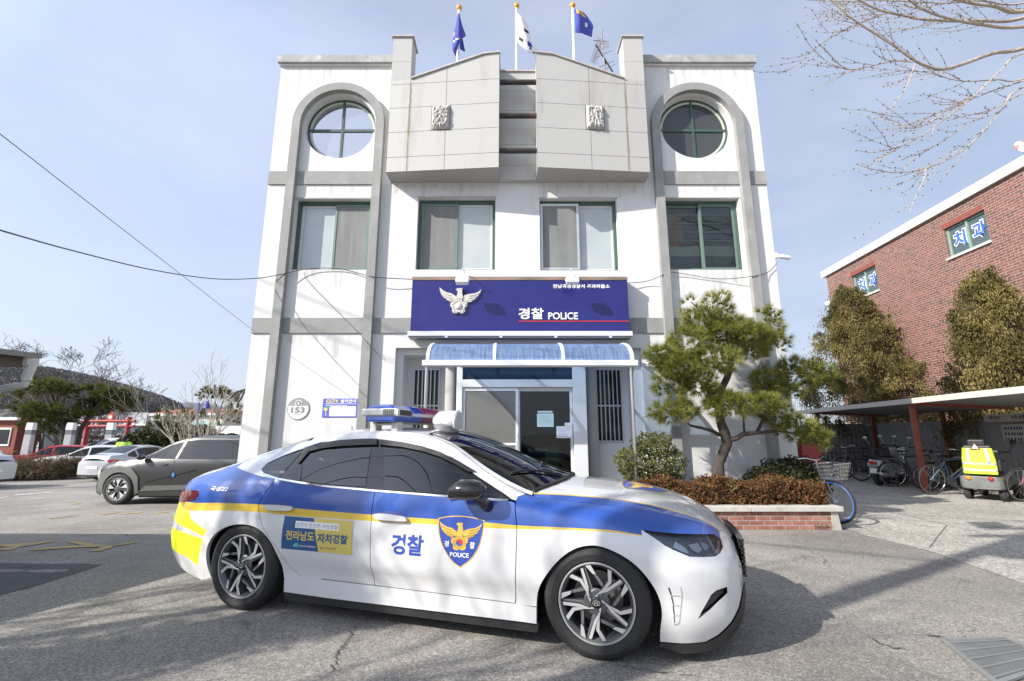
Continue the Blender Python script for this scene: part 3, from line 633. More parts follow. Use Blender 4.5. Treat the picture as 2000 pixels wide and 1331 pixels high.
# door
k = MB(); D0 = -.04
k.box(PX(-1.04), D0, .12, PX(-.93), D0 + .12, 2.79); k.box(PX(1.14), D0, .12, PX(1.39), D0 + .12, 2.79)
k.box(PX(-.93), D0, 2.24, PX(1.14), D0 + .12, 2.385); k.box(PX(-.93), D0, 2.62, PX(1.14), D0 + .12, 2.79)
dr = k.build('door_frame', M_WFR, ps, bevel=.006)
k = MB(); k.box(PX(-.93), D0 + .05, 2.385, PX(1.14), D0 + .06, 2.62); k.build('transom_pane', mat('dark_blue_pane', (.02, .035, .06), .05), dr)
def leaf(x0, x1, dy, pane, nm, rail=None):
    s = MB(); t = .05
    s.box(PX(x0), D0 + dy, .13, PX(x0 + t), D0 + dy + .04, 2.235); s.box(PX(x1 - t), D0 + dy, .13, PX(x1), D0 + dy + .04, 2.235)
    s.box(PX(x0 + t), D0 + dy, 2.17, PX(x1 - t), D0 + dy + .04, 2.235); s.box(PX(x0 + t), D0 + dy, .13, PX(x1 - t), D0 + dy + .04, .24)
    if rail: s.box(PX(x0 + t), D0 + dy, rail, PX(x1 - t), D0 + dy + .04, rail + .045)
    fo = s.build(nm, M_WFR, ps, bevel=.004)
    p = MB(); p.box(PX(x0 + t), D0 + dy + .012, .24, PX(x1 - t), D0 + dy + .02, 2.17); p.build('pane', pane, fo)
    h = MB(); h.tube([(PX(x1 - .025), D0 + dy - .03, 1.0), (PX(x1 - .025), D0 + dy - .03, 1.25)], .009, 6); h.build('handle', M_SILV, fo)
    return fo
leaf(-.925, .12, .03, mat('grey_screen_pane', (.15, .15, .14), .25, var=.06, scale=2), 'sliding_door', 1.17)
GD = glass_mat('green_door_glass', (.55, .72, .66), 1.6, .01, .55)
ld = leaf(.10, 1.135, .075, GD, 'sliding_door'); ld['label'] = 'right door leaf of dark green glass'
k = MB(); k.box(PX(-1.03), 1.2, .12, PX(1.38), 1.25, 2.8); k.box(PX(-1.03), .15, .10, PX(1.38), 1.2, .12); k.build('hallway', mat('dim_hallway', (.05, .085, .07), .8, var=.4, scale=1.5), ps)

# ------------------------------------------------------------------ canopy (fixed to the wall, one thing of its own)
cx0, cx1, cyf, cyb, cz0, cz1 = -1.46, 2.07, 7.55, 8.45, 2.60, 3.03
cn = thing('entrance_canopy', 'blue polycarbonate canopy with white ribs over the entrance door', 'canopy', ((cx0 + cx1) / 2, 8.0, 0))
ox, oy = (cx0 + cx1) / 2, 8.0
arc = [(cyb - (cyb - cyf) * math.sin(a), cz0 + (cz1 - cz0) * math.cos(a)) for a in np.linspace(0, math.pi / 2, 15)]
ribs = [cx0 + .03, -.30, .87, cx1 - .03]
M_POLY = bpy.data.materials.new('blue_polycarbonate'); M_POLY.use_nodes = True; MATS['blue_polycarbonate'] = M_POLY
n_ = M_POLY.node_tree; n_.nodes.clear(); K_ = n_.links.new
o_ = n_.nodes.new('ShaderNodeOutputMaterial'); g_ = n_.nodes.new('ShaderNodeBsdfGlossy'); g_.inputs['Roughness'].default_value = .12
t_ = n_.nodes.new('ShaderNodeBsdfTransparent'); t_.inputs['Color'].default_value = (.50, .66, .88, 1)
d_ = n_.nodes.new('ShaderNodeBsdfDiffuse'); d_.inputs['Color'].default_value = (.20, .28, .42, 1)
l_ = n_.nodes.new('ShaderNodeBsdfTranslucent'); l_.inputs['Color'].default_value = (.12, .28, .6, 1)
a_ = n_.nodes.new('ShaderNodeAddShader'); K_(d_.outputs[0], a_.inputs[0]); K_(l_.outputs[0], a_.inputs[1])
z_ = n_.nodes.new('ShaderNodeTexNoise'); z_.inputs['Scale'].default_value = 9; z_.inputs['Detail'].default_value = 5; tc_ = n_.nodes.new('ShaderNodeTexCoord'); mp_ = n_.nodes.new('ShaderNodeMapping'); mp_.inputs['Scale'].default_value = (3, .3, .3)
K_(tc_.outputs['Object'], mp_.inputs['Vector']); K_(mp_.outputs['Vector'], z_.inputs['Vector'])
r_ = n_.nodes.new('ShaderNodeMapRange'); r_.inputs['From Min'].default_value = .35; r_.inputs['From Max'].default_value = .7; r_.inputs['To Min'].default_value = .35; r_.inputs['To Max'].default_value = .7; K_(z_.outputs['Fac'], r_.inputs['Value'])
m1_ = n_.nodes.new('ShaderNodeMixShader'); K_(r_.outputs['Result'], m1_.inputs['Fac']); K_(t_.outputs[0], m1_.inputs[1]); K_(a_.outputs[0], m1_.inputs[2])
m2_ = n_.nodes.new('ShaderNodeMixShader'); m2_.inputs['Fac'].default_value = .14; K_(m1_.outputs[0], m2_.inputs[1]); K_(g_.outputs[0], m2_.inputs[2]); K_(m2_.outputs[0], o_.inputs['Surface'])
for a, b in zip(ribs[:-1], ribs[1:]):
    k = MB(); vs = [(x - ox, y - oy, z) for (y, z) in arc for x in (a + .02, b - .02)]
    k.add(vs, [(2 * i, 2 * i + 1, 2 * i + 3, 2 * i + 2) for i in range(len(arc) - 1)]); k.build('roof_panel', M_POLY, cn, smooth=True)
for x in ribs:
    k = MB(); vs = []
    for (y, z) in arc:
        dy, dz = (y - cyb), (z - cz0); 
        for (e, q) in ((-.028, .014), (.028, .014), (.028, -.035), (-.028, -.035)):
            l_n = math.hypot(dy, dz) or 1; vs.append((x + e - ox, y + dy / l_n * q - oy, z + dz / l_n * q))
    k.add(vs, [(4 * i + j, 4 * i + (j + 1) % 4, 4 * i + 4 + (j + 1) % 4, 4 * i + 4 + j) for i in range(len(arc) - 1) for j in range(4)] + [(3, 2, 1, 0), tuple(range(len(vs) - 4, len(vs)))])
    for i in (3, 6, 9, 12): k.ball((x - ox, arc[i][0] - oy - .012, arc[i][1] + .012), .012, 6)
    k.build('rib', M_WFR, cn)
k = MB(); k.box(cx0 - .05 - ox, cyf - .06 - oy, 2.505, cx1 + .05 - ox, cyf + .05 - oy, 2.60); k.box(cx0 - ox, cyf - .03 - oy, 2.49, cx1 - ox, cyf + .02 - oy, 2.505); k.build('gutter', mat('white_gutter', (.66, .68, .70), .35), cn, bevel=.01)
k = MB(); k.box(cx0 - ox, cyb - .03 - oy, 2.98, cx1 - ox, cyb + .045 - oy, 3.05); k.build('wall_rail', M_WFR, cn)
for x in (cx0 + .02, cx1 - .06):
    k = MB(); k.tube([(x - ox, cyf + .02 - oy, -.05), (x - ox, cyf + .02 - oy, 2.49)], .03, 12); k.build('post', mat('stainless_post', (.5, .5, .5), .28, metal=.9), cn, smooth=True, angle=40)

# ------------------------------------------------------------------ the police sign
SY = 8.25
sg_ = thing('police_sign', 'long dark blue police sign board with silver eagle and white lettering', 'sign', (.15, SY, 3.2))
SX = lambda x: x - .15
M_NAVY = mat('navy_sign_face', (.015, .016, .145), .3, var=.04, scale=2, coat=.12, dirt=((.025, .026, .16), 1.5, .6, .2, (1, 1, 1)))
k = MB(); k.box(SX(-1.905), .0, 3.262 - 3.2, SX(2.205), .249, 4.268 - 3.2); k.build('sign_panel', M_NAVY, sg_)
k = MB(); k.box(SX(-1.91), -.012, 4.269 - 3.2, SX(2.21), .249, 4.335 - 3.2); k.build('top_trim', mat('bronze_reflective_trim', (.34, .24, .17), .3, metal=.5, var=.4, scale=1.2, aniso=(1, 1, 6)), sg_)
k = MB(); k.box(SX(-1.91), -.014, 4.336 - 3.2, SX(2.21), .249, 4.365 - 3.2); k.build('top_edge', M_WFR, sg_)
k = MB(); k.box(SX(-1.945), -.04, 3.175 - 3.2, SX(2.245), .249, 3.261 - 3.2); k.build('bottom_edge', M_WFR, sg_)
k = MB(); k.box(SX(-1.93), -.02, 3.14 - 3.2, SX(2.23), .20, 3.174 - 3.2)
for q in range(4): k.box(SX(-1.25 + 1.02 * q), -.036, 3.139 - 3.2, SX(-1.20 + 1.02 * q), -.015, 3.17 - 3.2, 1)
k.build('underside_rail', [mat('dull_steel', (.2, .21, .22), .4, metal=.6), M_WFR], sg_)
M_LET = mat('white_raised_letters', (.82, .82, .82), .4)
def sign_text(s, u0, u1, v0, v1, bold, nm, par, m=M_LET, Y=SY, org=(.15, SY, 3.2), th=.018, shear=0., sp=1.):
    a, b = at(u0, v1, Y), at(u1, v0, Y)
    V, F = fit_text(s, a.x - org[0], b.x - org[0], a.z - org[2], b.z - org[2], bold, shear, sp)
    k = MB(); k.add([(x, Y - org[1] - th, z) for x, z in V], F)
    if th > .006:                                          # letter sides
        ec = {}
        for fc in F:
            for i in range(len(fc)):
                e = (fc[i], fc[(i + 1) % len(fc)]); ec[e] = 1
        n0 = len(V); base = len(k.v); k.v += [(x, Y - org[1] - .0005, z) for x, z in V]
        for (i, j) in list(ec):
            if (j, i) not in ec: k.f.append((j, i, base + i, base + j)); k.m.append(0)
    return k.build(nm, m, par)
sign_text('경찰', 1013, 1061.5, 602.4, 624.2, .022, 'lettering', sg_)
sign_text('POLICE', 1071, 1128.5, 611, 624.6, .016, 'lettering', sg_)
sign_text('전남곡성경찰서 옥과파출소', 1080, 1190.6, 555.9, 563.6, .02, 'lettering', sg_, th=.012)
a, b = at(1013, 629, SY), at(1230, 627, SY)
k = MB(); k.box(SX(a.x), -.008, a.z - 3.2, SX(2.2), -.0005, a.z - 3.2 + .02); k.build('red_line', mat('red_line', (.5, .03, .04), .4), sg_)
a, b = at(856.7, 622.5, SY), at(940.7, 573.6, SY); es = b.x - a.x; ecx, ecz = (a.x + b.x) / 2 - .15, a.z + (b.z - a.z) * .60 - 3.2
def em_map(p, d): return lambda x, z, y: (ecx + x * es, y, ecz + z * es * .94)
M_EAG = mat('silver_grey_emblem', (.60, .58, .52), .42, metal=.25, var=.08, scale=20)
k = MB(); em = em_map(0, 0)
k.prism(EM['wing_l'], em, -.03, -.0005); k.prism(EM['wing_r'], em, -.031, -.0006); k.prism(EM['body'], em, -.05, -.0007); k.prism(EM['flower'], em, -.04, -.0008)
for i, ln in enumerate(EM['feathers']): k.prism(stroke(ln, .022), em, -.042, -.029)
dc = np.mean(EM['disc'], axis=0)
for q in range(20):
    a_q = 2 * math.pi * q / 20; rr = .165 if q % 4 == 0 else .14
    c = em(dc[0] + rr * math.sin(a_q), dc[1] + rr * math.cos(a_q), -.042); k.ball(c, .022 * es * 1.0, 8, sc=(1, .8, 1))
c = em(dc[0], dc[1], -.045); k.ball(c, .085 * es, 14, sc=(1, .5, 1))
k.build('eagle_emblem', M_EAG, sg_, recalc=True)
for (u, lbl) in ((903, 'white floodlight on an arm over the eagle emblem'), (1118, 'white floodlight on an arm over the right end of the sign lettering')):
    p = at(u, 549, SY - .33); fl = thing('floodlight', lbl, 'lamp', (p.x, SY, 4.365), group='floodlights over the sign')
    k = MB(); h = p.z - 4.365
    k.tube([(0, .05, .0), (0, .03, .05), (0, -.12, .07), (0, -.28, .03)], .011, 8); k.build('arm', M_WHT, fl, smooth=True)
    k = MB(); k.obox((0, -.33, h + .0), (.115, 0, 0), (0, .02, .055), (0, .045, -.02)); k.build('lamp_housing', M_WHT, fl, bevel=.008)
    k = MB(); k.tube([(-.125, -.33, h), (-.125, -.29, h + .06), (.125, -.29, h + .06), (.125, -.33, h)], .006, 6); k.build('bracket', M_WHT, fl)

# ------------------------------------------------------------------ plates, notices, cameras on the wall
pl = thing('address_plate', 'round white plate with grey number 153 on the wall', 'sign', (-3.986, 8.5, 1.84))
k = MB(); k.prism(circle(0, 0, .205, 40), lambda x, z, d: (x, d, z), -.012, -.001); k.build('plate', mat('grey_plate', (.30, .295, .31), .5), pl, recalc=True)
k = MB(); cc = [(.188 * math.cos(a), .188 * math.sin(a)) for a in np.linspace(math.pi - .28, 2 * math.pi + .28, 36)]
k.prism(cc, lambda x, z, d: (x, d, z), -.015, -.0121); k.prism(circle(0, .10, .065, 24), lambda x, z, d: (x, d, z), -.0165, -.0151); k.build('white_field', M_WHT, pl, recalc=True)
k = MB()
k.prism(circle(0, .10, .052, 24), lambda x, z, d: (x, d, z), -.018, -.0166)
V, F = fit_text('153', -.128, .122, -.075, .03, .035); k.add([(x, -.018, z) for x, z in V], F)
V, F = fit_text('대학로', -.07, .07, -.118, -.088, .0); k.add([(x, -.018, z) for x, z in V], F)
k.build('lettering', mat('grey_print', (.20, .20, .21), .5), pl)
k = MB(); k.prism([(-.02, .075), (.015, .075), (.02, .10), (.012, .128), (-.005, .12), (-.025, .105)], lambda x, z, d: (x, d, z), -.0195, -.0181); k.build('white_mark', M_WHT, pl, recalc=True)

cb = thing('camera_notice', 'blue and white CCTV notice board on the wall', 'sign', (-3.20, 8.5, 1.857))
M_LBLUE = mat('violet_blue_board', (.12, .13, .52), .5, var=.06, scale=3)
fl_ = lambda x, z, d: (x, d, z)
k = MB(); k.box(-.335, -.012, -.172, .335, -.001, .172); k.build('board', M_LBLUE, cb)
k = MB(); rr = [(-.19, -.155), (.275, -.155), (.288, -.142), (.288, .015), (.275, .028), (-.19, .028), (-.203, .015), (-.203, -.142)]; k.prism(rr, fl_, -.0145, -.0121)
V, F = fit_text('설치안내', -.01, .285, .095, .158, .04); k.add([(x, -.0145, z) for x, z in V], F)
for q, (x0, x1) in enumerate(((-.28, .28), (-.28, .11))): 
    r2 = random.Random(q); x = x0
    while x < x1: wd = r2.uniform(.008, .02); k.prism([(x, .068 - .032 * q), (x + wd, .068 - .032 * q), (x + wd, .083 - .032 * q), (x, .083 - .032 * q)], fl_, -.0142, -.0121); x += wd + r2.uniform(.003, .012)
k.box(-.272, -.0145, -.135, -.262, -.0121, -.05); k.box(-.282, -.0145, -.142, -.252, -.0121, -.135)
k.build('white_print', M_WHT, cb)
k = MB(); V, F = fit_text('CCTV', -.275, -.04, .095, .155, .04); k.add([(x, -.0145, z) for x, z in V], F); k.prism([(-.31, -.05), (-.24, -.05), (-.24, -.01), (-.305, .0)], fl_, -.0145, -.0121); k.build('yellow_print', mat('yellow_print', (.75, .72, .12), .5), cb)
k = MB(); k.prism([(-.31, -.005), (-.18, .005), (-.17, .02), (-.21, .015), (-.31, .012)], fl_, -.016, -.0146); k.build('green_print', mat('green_print', (.1, .5, .2), .5), cb)
k = MB(); r2 = random.Random(9)
for q in range(6):
    x = -.165
    while x < (.12, .15, .17, .26, .1, .12)[q]: wd = r2.uniform(.006, .016); k.prism([(x, .003 - .027 * q), (x + wd, .003 - .027 * q), (x + wd, .013 - .027 * q), (x, .013 - .027 * q)], fl_, -.0155, -.0146); x += wd + r2.uniform(.006, .02)
k.build('grey_print', mat('fine_grey_print', (.4, .4, .45), .6), cb)

def cctv(p, d, lbl, s=1.0):
    t = thing('security_camera', lbl, 'camera', p); d = Vector(d).normalized()
    k = MB(); k.box(-.03 * s, -.03 * s, -.05 * s, .03 * s, .03 * s, .05 * s); k.tube([(0, 0, 0), d * .07 * s], .014 * s, 8); k.build('mount', M_WHT, t, bevel=.005)
    k = MB(); k.tube([d * .05 * s, d * .06 * s, d * .24 * s, d * .25 * s], [.03 * s, .042 * s, .042 * s, .036 * s], 14); k.build('camera_body', M_WHT, t, smooth=True, angle=40)
    k = MB(); k.tube([d * .2505 * s, d * .253 * s], .028 * s, 12); k.build('lens', M_BLK, t)
    return t
cctv((5.27, 8.5, 4.87), (.95, -.15, -.25), 'white security camera on the right corner of the wall')
cctv((2.52, 8.43, 2.70), (.8, -.5, -.12), 'small white security camera beside the canopy', .7)
# papers on the glass
for (u0, u1, v0, v1, m, lbl, y) in ((1049, 1081, 808, 834, (.55, .72, .70), 'pale green notice on the dark door glass', 8.515), (1050, 1079, 803, 806.5, (.5, .68, .66), 'narrow strip of paper above the green notice', 8.515), (1087, 1117, 833, 856, (.72, .74, .78), 'white printed paper at the edge of the door glass', 8.512), (1103, 1117, 826, 832.5, (.7, .72, .76), 'small white roof-shaped paper above the printed one', 8.512)):
    a, b = at(u0, v1, y), at(u1, v0, y); k = MB(); k.box(a.x, y - .004, a.z, b.x, y - .001, b.z, 0)
    if (u1 - u0) > 20 and v1 - v0 > 10:
        for q in range(6): k.box(a.x + .03, y - .0045, b.z - .05 - q * (b.z - a.z) / 8, b.x - .03 - .03 * (q % 3), y - .0041, b.z - .044 - q * (b.z - a.z) / 8, 1)
    tag(k.build('paper_notice', [mat('paper_%d' % int(u0), m, .7), mat('paper_ink', (.3, .38, .42), .7)]), lbl, 'notice')

# rain streaks and grime on the painted wall
def wet(name, col, a):
    m = mat(name, col, .9); n = m.node_tree; P = n.nodes['Principled BSDF']; t = n.nodes.new('ShaderNodeTexCoord'); mp = n.nodes.new('ShaderNodeMapping'); mp.inputs['Scale'].default_value = (9, 1, 1.1); z = n.nodes.new('ShaderNodeTexNoise'); z.inputs['Scale'].default_value = 1.0; z.inputs['Detail'].default_value = 5
    n.links.new(t.outputs['Object'], mp.inputs['Vector']); n.links.new(mp.outputs['Vector'], z.inputs['Vector']); r = n.nodes.new('ShaderNodeMapRange'); r.inputs['From Min'].default_value = .45; r.inputs['From Max'].default_value = .72; r.inputs['To Max'].default_value = a; n.links.new(z.outputs['Fac'], r.inputs['Value']); n.links.new(r.outputs['Result'], P.inputs['Alpha']); return m
M_WET = wet('rain_streak_grime', (.20, .19, .165), .20); rs2 = random.Random(31)
for (a, b, z1, h) in [(w_[0] + .05, w_[1] - .05, w_[2] - .005, .55) for w_ in wins] + [(XL + .1, -2.6, 9.20, .7), (2.8, XR - .1, 9.20, .7), (-2.45, -.3, 6.44, .35), (.55, 2.7, 6.44, .38), (LA - .7, LA + .7, 3.26, .5), (RA - .7, RA + .7, 3.26, .5), (LA - .6, LA + .6, 6.40, .25), (RA - .6, RA + .6, 6.40, .25)]:
    n_ = int((b - a) / .16); top_ = [(a + (b - a) * i / n_, z1) for i in range(n_ + 1)]; bot_ = [(a + (b - a) * i / n_, z1 - h * rs2.uniform(.15, 1.0)) for i in range(n_, -1, -1)]
    V, F = tri2d(top_ + bot_); mesh_obj('rain_stain', [(x - XC, -.0025, z) for x, z in V], F, M_WET, ps)

# ------------------------------------------------------------------ flags on the roof
FLY = 9.0
M_FLB = mat('blue_flag_cloth', (.07, .085, .40), .8, transl=.3); M_FLW = mat('white_flag_cloth', (.78, .78, .80), .8, transl=.3)
M_ORG = mat('orange_finial', (.62, .30, .03), .35); M_POLE = mat('white_pole', (.74, .74, .74), .35)
def flagpole(u, v, lbl):
    p = at(u, v, FLY); t = thing('flagpole', lbl, 'flagpole', (p.x, FLY, 8.2), group='flagpoles on the roof')
    h = p.z - 8.2
    k = MB(); k.tube([(0, 0, 0), (0, 0, h - .05)], .034, 12); k.build('pole', M_POLE, t, smooth=True, angle=40)
    k = MB(); k.ball((0, 0, h), .068, 16, sc=(1, 1, 1.12)); k.build('finial', M_ORG, t, smooth=True)
    return p
def flag(name, pts, u_c, Y, m, lbl, mark=None, dep=None):
    """cloth from a grid of photo points [row][col] with a depth offset per column"""
    R, Cn = len(pts), len(pts[0]); V = []
    P0 = [[at(pts[r][c][0], pts[r][c][1], Y + pts[r][c][2]) for c in range(Cn)] for r in range(R)]
    n = 6; RR, CC = (R - 1) * n + 1, (Cn - 1) * n + 1
    def cat(p0, p1, p2, p3, t): return .5 * ((2 * p1) + (p2 - p0) * t + (2 * p0 - 5 * p1 + 4 * p2 - p3) * t * t + (3 * p1 - p0 - 3 * p2 + p3) * t ** 3)
    def ev(L_, x):
        i = min(int(x), len(L_) - 2); t = x - i; g = lambda q: L_[min(max(q, 0), len(L_) - 1)]
        return cat(g(i - 1), g(i), g(i + 1), g(i + 2), t)
    fm = []; F = []
    for r in range(RR):
        row = [ev([P0[q][c] for q in range(R)], r / n) for c in range(Cn)]
        for c in range(CC): V.append(ev(row, c / n))
    for r in range(RR - 1):
        for c in range(CC - 1):
            F.append((r * CC + c, r * CC + c + 1, (r + 1) * CC + c + 1, (r + 1) * CC + c)); fm.append(mark((c + .5) / (CC - 1), (r + .5) / (RR - 1)) if mark else 0)
    o = mesh_obj(name, V, F, m, None, fm, True); return tag(o, lbl, 'flag')
Zf = lambda x, y, d=0.: (860 + x / 5.882, y / 5.882, d)
p1 = flagpole(897, 16, 'leftmost white flagpole with orange ball carrying the furled blue flag')
p2 = flagpole(1009, 12.5, 'middle white flagpole with orange ball carrying the white flag')
p3 = flagpole(1118.5, 12, 'rightmost white flagpole with orange ball carrying the spread blue flag')
flag('flag', [[Zf(205, 150, -.04), Zf(210, 148, -.09), Zf(216, 150, -.05)], [Zf(178, 290, -.06), Zf(215, 300, -.16), Zf(255, 300, -.02)], [Zf(150, 420, -.08), Zf(215, 420, -.15), Zf(292, 410, .03)], [Zf(138, 560, -.10), Zf(190, 520, -.14), Zf(262, 432, .02)], [Zf(178, 655, -.06), Zf(205, 540, -.06), Zf(250, 445, .06)]],
     0, FLY, [M_FLB, mat('flag_gold', (.65, .42, .05), .7), M_FLW], 'limp blue flag hanging folded round the leftmost flagpole', lambda c, r: 1 if (.0 <= c < .10 and .42 < r < .52) else (2 if (.12 < c < .55 and abs(r - .62 + .14 * c) < .022 and int(c * 24) % 2) else 0))
flag('flag', [[Zf(236, 440, .06), Zf(250, 440, .10), Zf(258, 455, .05)], [Zf(225, 500, .03), Zf(250, 520, .1), Zf(275, 540, .05)], [Zf(218, 560, .04), Zf(262, 590, .09), Zf(288, 592, .05)]], 0, FLY, [M_FLB], 'lower tail of the folded blue flag behind the leftmost flagpole')
flag('flag', [[Zf(878, 148, -.03), Zf(925, 185, -.05), Zf(985, 235, .05)], [Zf(872, 260, -.03), Zf(955, 320, -.12), Zf(1030, 370, .04)], [Zf(866, 370, -.03), Zf(985, 440, -.10), Zf(1045, 460, .0)], [Zf(868, 432, -.03), Zf(1000, 500, -.05), Zf(1080, 520, .0)], [Zf(892, 490, -.03), Zf(1010, 590, .0), Zf(1140, 598, .1)], [Zf(912, 525, -.03), Zf(1030, 610, .03), Zf(1100, 640, .1)]],
     0, FLY, [M_FLW, mat('flag_blue_disc', (.02, .03, .28), .7), mat('flag_black', (.02, .02, .02), .7), mat('flag_red', (.5, .03, .04), .7)], 'white national flag with blue and red disc and black bars on the middle flagpole',
     lambda c, r: 1 if (c - .62) ** 2 * 3 + (r - .60) ** 2 * 2.5 < .035 and c < .75 else (3 if .3 < r < .42 and .80 < c < .86 else (2 if ((.20 < c < .25 or .28 < c < .36) and .50 < r < .64) or (abs(r - .22) < .035 and .50 < c < .80 and int(c * 22) % 2) or (abs(r - .84) < .03 and .70 < c < .9 and int(c * 30) % 2) else 0)))
flag('flag', [[Zf(1528, 108, -.03), Zf(1580, 115, -.06), Zf(1640, 140, .05), Zf(1685, 185, .1)], [Zf(1535, 200, -.03), Zf(1600, 210, -.12), Zf(1675, 240, .06), Zf(1755, 290, .12)], [Zf(1540, 290, -.03), Zf(1610, 300, -.08), Zf(1690, 300, .08), Zf(1750, 350, .14)], [Zf(1545, 380, -.03), Zf(1620, 385, -.02), Zf(1660, 400, .08), Zf(1740, 430, .16)]],
     0, FLY, [M_FLB, MATS['flag_gold'], M_FLW, mat('flag_light_blue', (.08, .3, .65), .7), MATS['flag_red']], 'blue flag with a gold emblem spread from the rightmost flagpole', lambda c, r: 3 if c < .05 else (4 if .42 < c < .5 and .08 < r < .16 else (1 if (.22 < c < .62 and r < .16) or (.5 < c < .72 and .1 < r < .22) else (2 if .58 < c < .66 and .5 < r < .72 else 0))))
# aerial
an = thing('television_aerial', 'spindly rusting television aerial on the roof beside the right pier', 'aerial', (at(1177, 55, 10.0).x, 10.0, 8.2))
base = Vector((an.location.x, 10.0, 8.2)); Q = lambda x, y, Y=10.0: at(860 + x / 5.882, y / 5.882, Y) - base
k = MB(); k.tube([Q(1850, 330), Q(1855, 455), Q(1890, 800), (Q(1890, 800).x, 0, 0)], .02, 6); k.tube([Q(1850, 460), Q(1752, 718)], .014, 6); k.tube([Q(1785, 515), Q(1978, 825)], .02, 6, 1); k.tube([Q(1757, 465), Q(1908, 478)], .012, 5)
k.tube([Q(1780, 670), Q(1975, 580)], .01, 5); k.tube([Q(1820, 775), Q(2000, 700)], .009, 5); k.tube([Q(1870, 810), Q(2010, 740)], .009, 5); k.box(*(Q(1845, 440)), *(Q(1868, 465) + Vector((0, .05, 0))), 1); k.box(*(Q(1878, 705)), *(Q(1908, 730) + Vector((0, .05, 0))), 1)
for q in range(14):
    t = q / 13; a = Q(1850 - 98 * t, 460 + 258 * t); wd = .22 - .06 * t; k.tube([a - Vector((wd / 2, .05, -.01)), a + Vector((wd / 2, .05, -.01))], .006, 4)
for q in range(5): a = Q(1880, 480 + 17 * q); k.tube([a - Vector((.12, 0, 0)), a + Vector((.13, 0, -.01))], .006, 4)
k.build('mast', [mat('weathered_aluminium', (.32, .30, .28), .5, metal=.5, var=.2), M_BLK], an)
# ================================================================== VEHICLES
def pchip(x, y):
    x = np.asarray(x, float); y = np.asarray(y, float); o = np.argsort(x); x, y = x[o], y[o]
    h = np.diff(x); d = np.diff(y) / h; m = np.zeros(len(x))
    for i in range(1, len(x) - 1):
        if d[i - 1] * d[i] > 0:
            w1, w2 = 2 * h[i] + h[i - 1], h[i] + 2 * h[i - 1]; m[i] = (w1 + w2) / (w1 / d[i - 1] + w2 / d[i])
    m[0], m[-1] = d[0], d[-1]
    def f(q):
        q = np.clip(np.asarray(q, float), x[0], x[-1]); i = np.clip(np.searchsorted(x, q, side='right') - 1, 0, len(h) - 1)
        t = (q - x[i]) / h[i]; t2, t3 = t * t, t ** 3
        return (2 * t3 - 3 * t2 + 1) * y[i] + (t3 - 2 * t2 + t) * h[i] * m[i] + (-2 * t3 + 3 * t2) * y[i + 1] + (t3 - t2) * h[i] * m[i + 1]
    return f
class Body:
    """car body skin lofted through lengthwise lines; each line = [(x, half_width, z)] from sill to roof centre"""
    def __init__(s, lines, center, x0, x1, N=420, kinks=()):
        s.xs = np.linspace(x0, x1, N); Ls = []
        for ln in lines:
            a = np.array(ln); Ls.append((pchip(a[:, 0], a[:, 1])(s.xs), pchip(a[:, 0], a[:, 2])(s.xs)))
        c = np.array(center); cz = pchip(c[:, 0], c[:, 1])(s.xs)
        s.nr = len(lines) - 1                                   # index of the rail line
        ry, rz = Ls[-1]; cz = np.maximum(cz, rz + .002)
        s.ry, s.rz, s.cz = ry, rz, cz
        Ls.append((ry * .86, rz + (cz - rz) * .36)); Ls.append((ry * .5, rz + (cz - rz) * .80)); Ls.append((ry * 0, cz))
        K = len(Ls); s.tt = np.linspace(0, K - 1, 24 * (K - 1) + 1); s.Y = np.zeros((N, len(s.tt))); s.Z = np.zeros_like(s.Y)
        kn = sorted(set([0, K - 1] + list(kinks)))
        for i in range(N):
            yv = [l[0][i] for l in Ls]; zv = [l[1][i] for l in Ls]
            for a, b in zip(kn[:-1], kn[1:]):
                m = (s.tt >= a) & (s.tt <= b); s.Y[i, m] = pchip(range(a, b + 1), yv[a:b + 1])(s.tt[m]); s.Z[i, m] = pchip(range(a, b + 1), zv[a:b + 1])(s.tt[m])
        s.ns = int(s.nr * 24)
        s.Zs = np.maximum.accumulate(s.Z[:, :s.ns + 1] + np.arange(s.ns + 1) * 1e-7, axis=1); s.Ys = s.Y[:, :s.ns + 1]
        s.Yt = s.Y[:, s.ns - 12:][:, ::-1]; s.Zt = s.Z[:, s.ns - 12:][:, ::-1]
    def _ix(s, x):
        f = (x - s.xs[0]) / (s.xs[1] - s.xs[0]); f = min(max(f, 0), len(s.xs) - 1.0001); i = int(f); return i, f - i
    def W(s, x, z):
        i, t = s._ix(x); return (1 - t) * np.interp(z, s.Zs[i], s.Ys[i]) + t * np.interp(z, s.Zs[i + 1], s.Ys[i + 1])
    def H(s, x, y):
        i, t = s._ix(x); y = abs(y); return (1 - t) * np.interp(y, s.Yt[i], s.Zt[i]) + t * np.interp(y, s.Yt[i + 1], s.Zt[i + 1])
    def rail(s, x):
        i, t = s._ix(x); return (1 - t) * s.ry[i] + t * s.ry[i + 1], (1 - t) * s.rz[i] + t * s.rz[i + 1]
    def side(s, x, z, off=0., sg=-1):
        w = s.W(x, z)
        if off:
            e = .01; wx = (s.W(x + e, z) - s.W(x - e, z)) / (2 * e); wz = (s.W(x, z + e) - s.W(x, z - e)) / (2 * e)
            wx = max(-4, min(4, wx)); wz = max(-4, min(4, wz)); l = math.sqrt(1 + wx * wx + wz * wz)
            return (x - wx / l * off, sg * (w + off / l), z - wz / l * off)
        return (x, sg * w, z)
    def top(s, x, y, off=0.): return (x, y, s.H(x, y) + off)
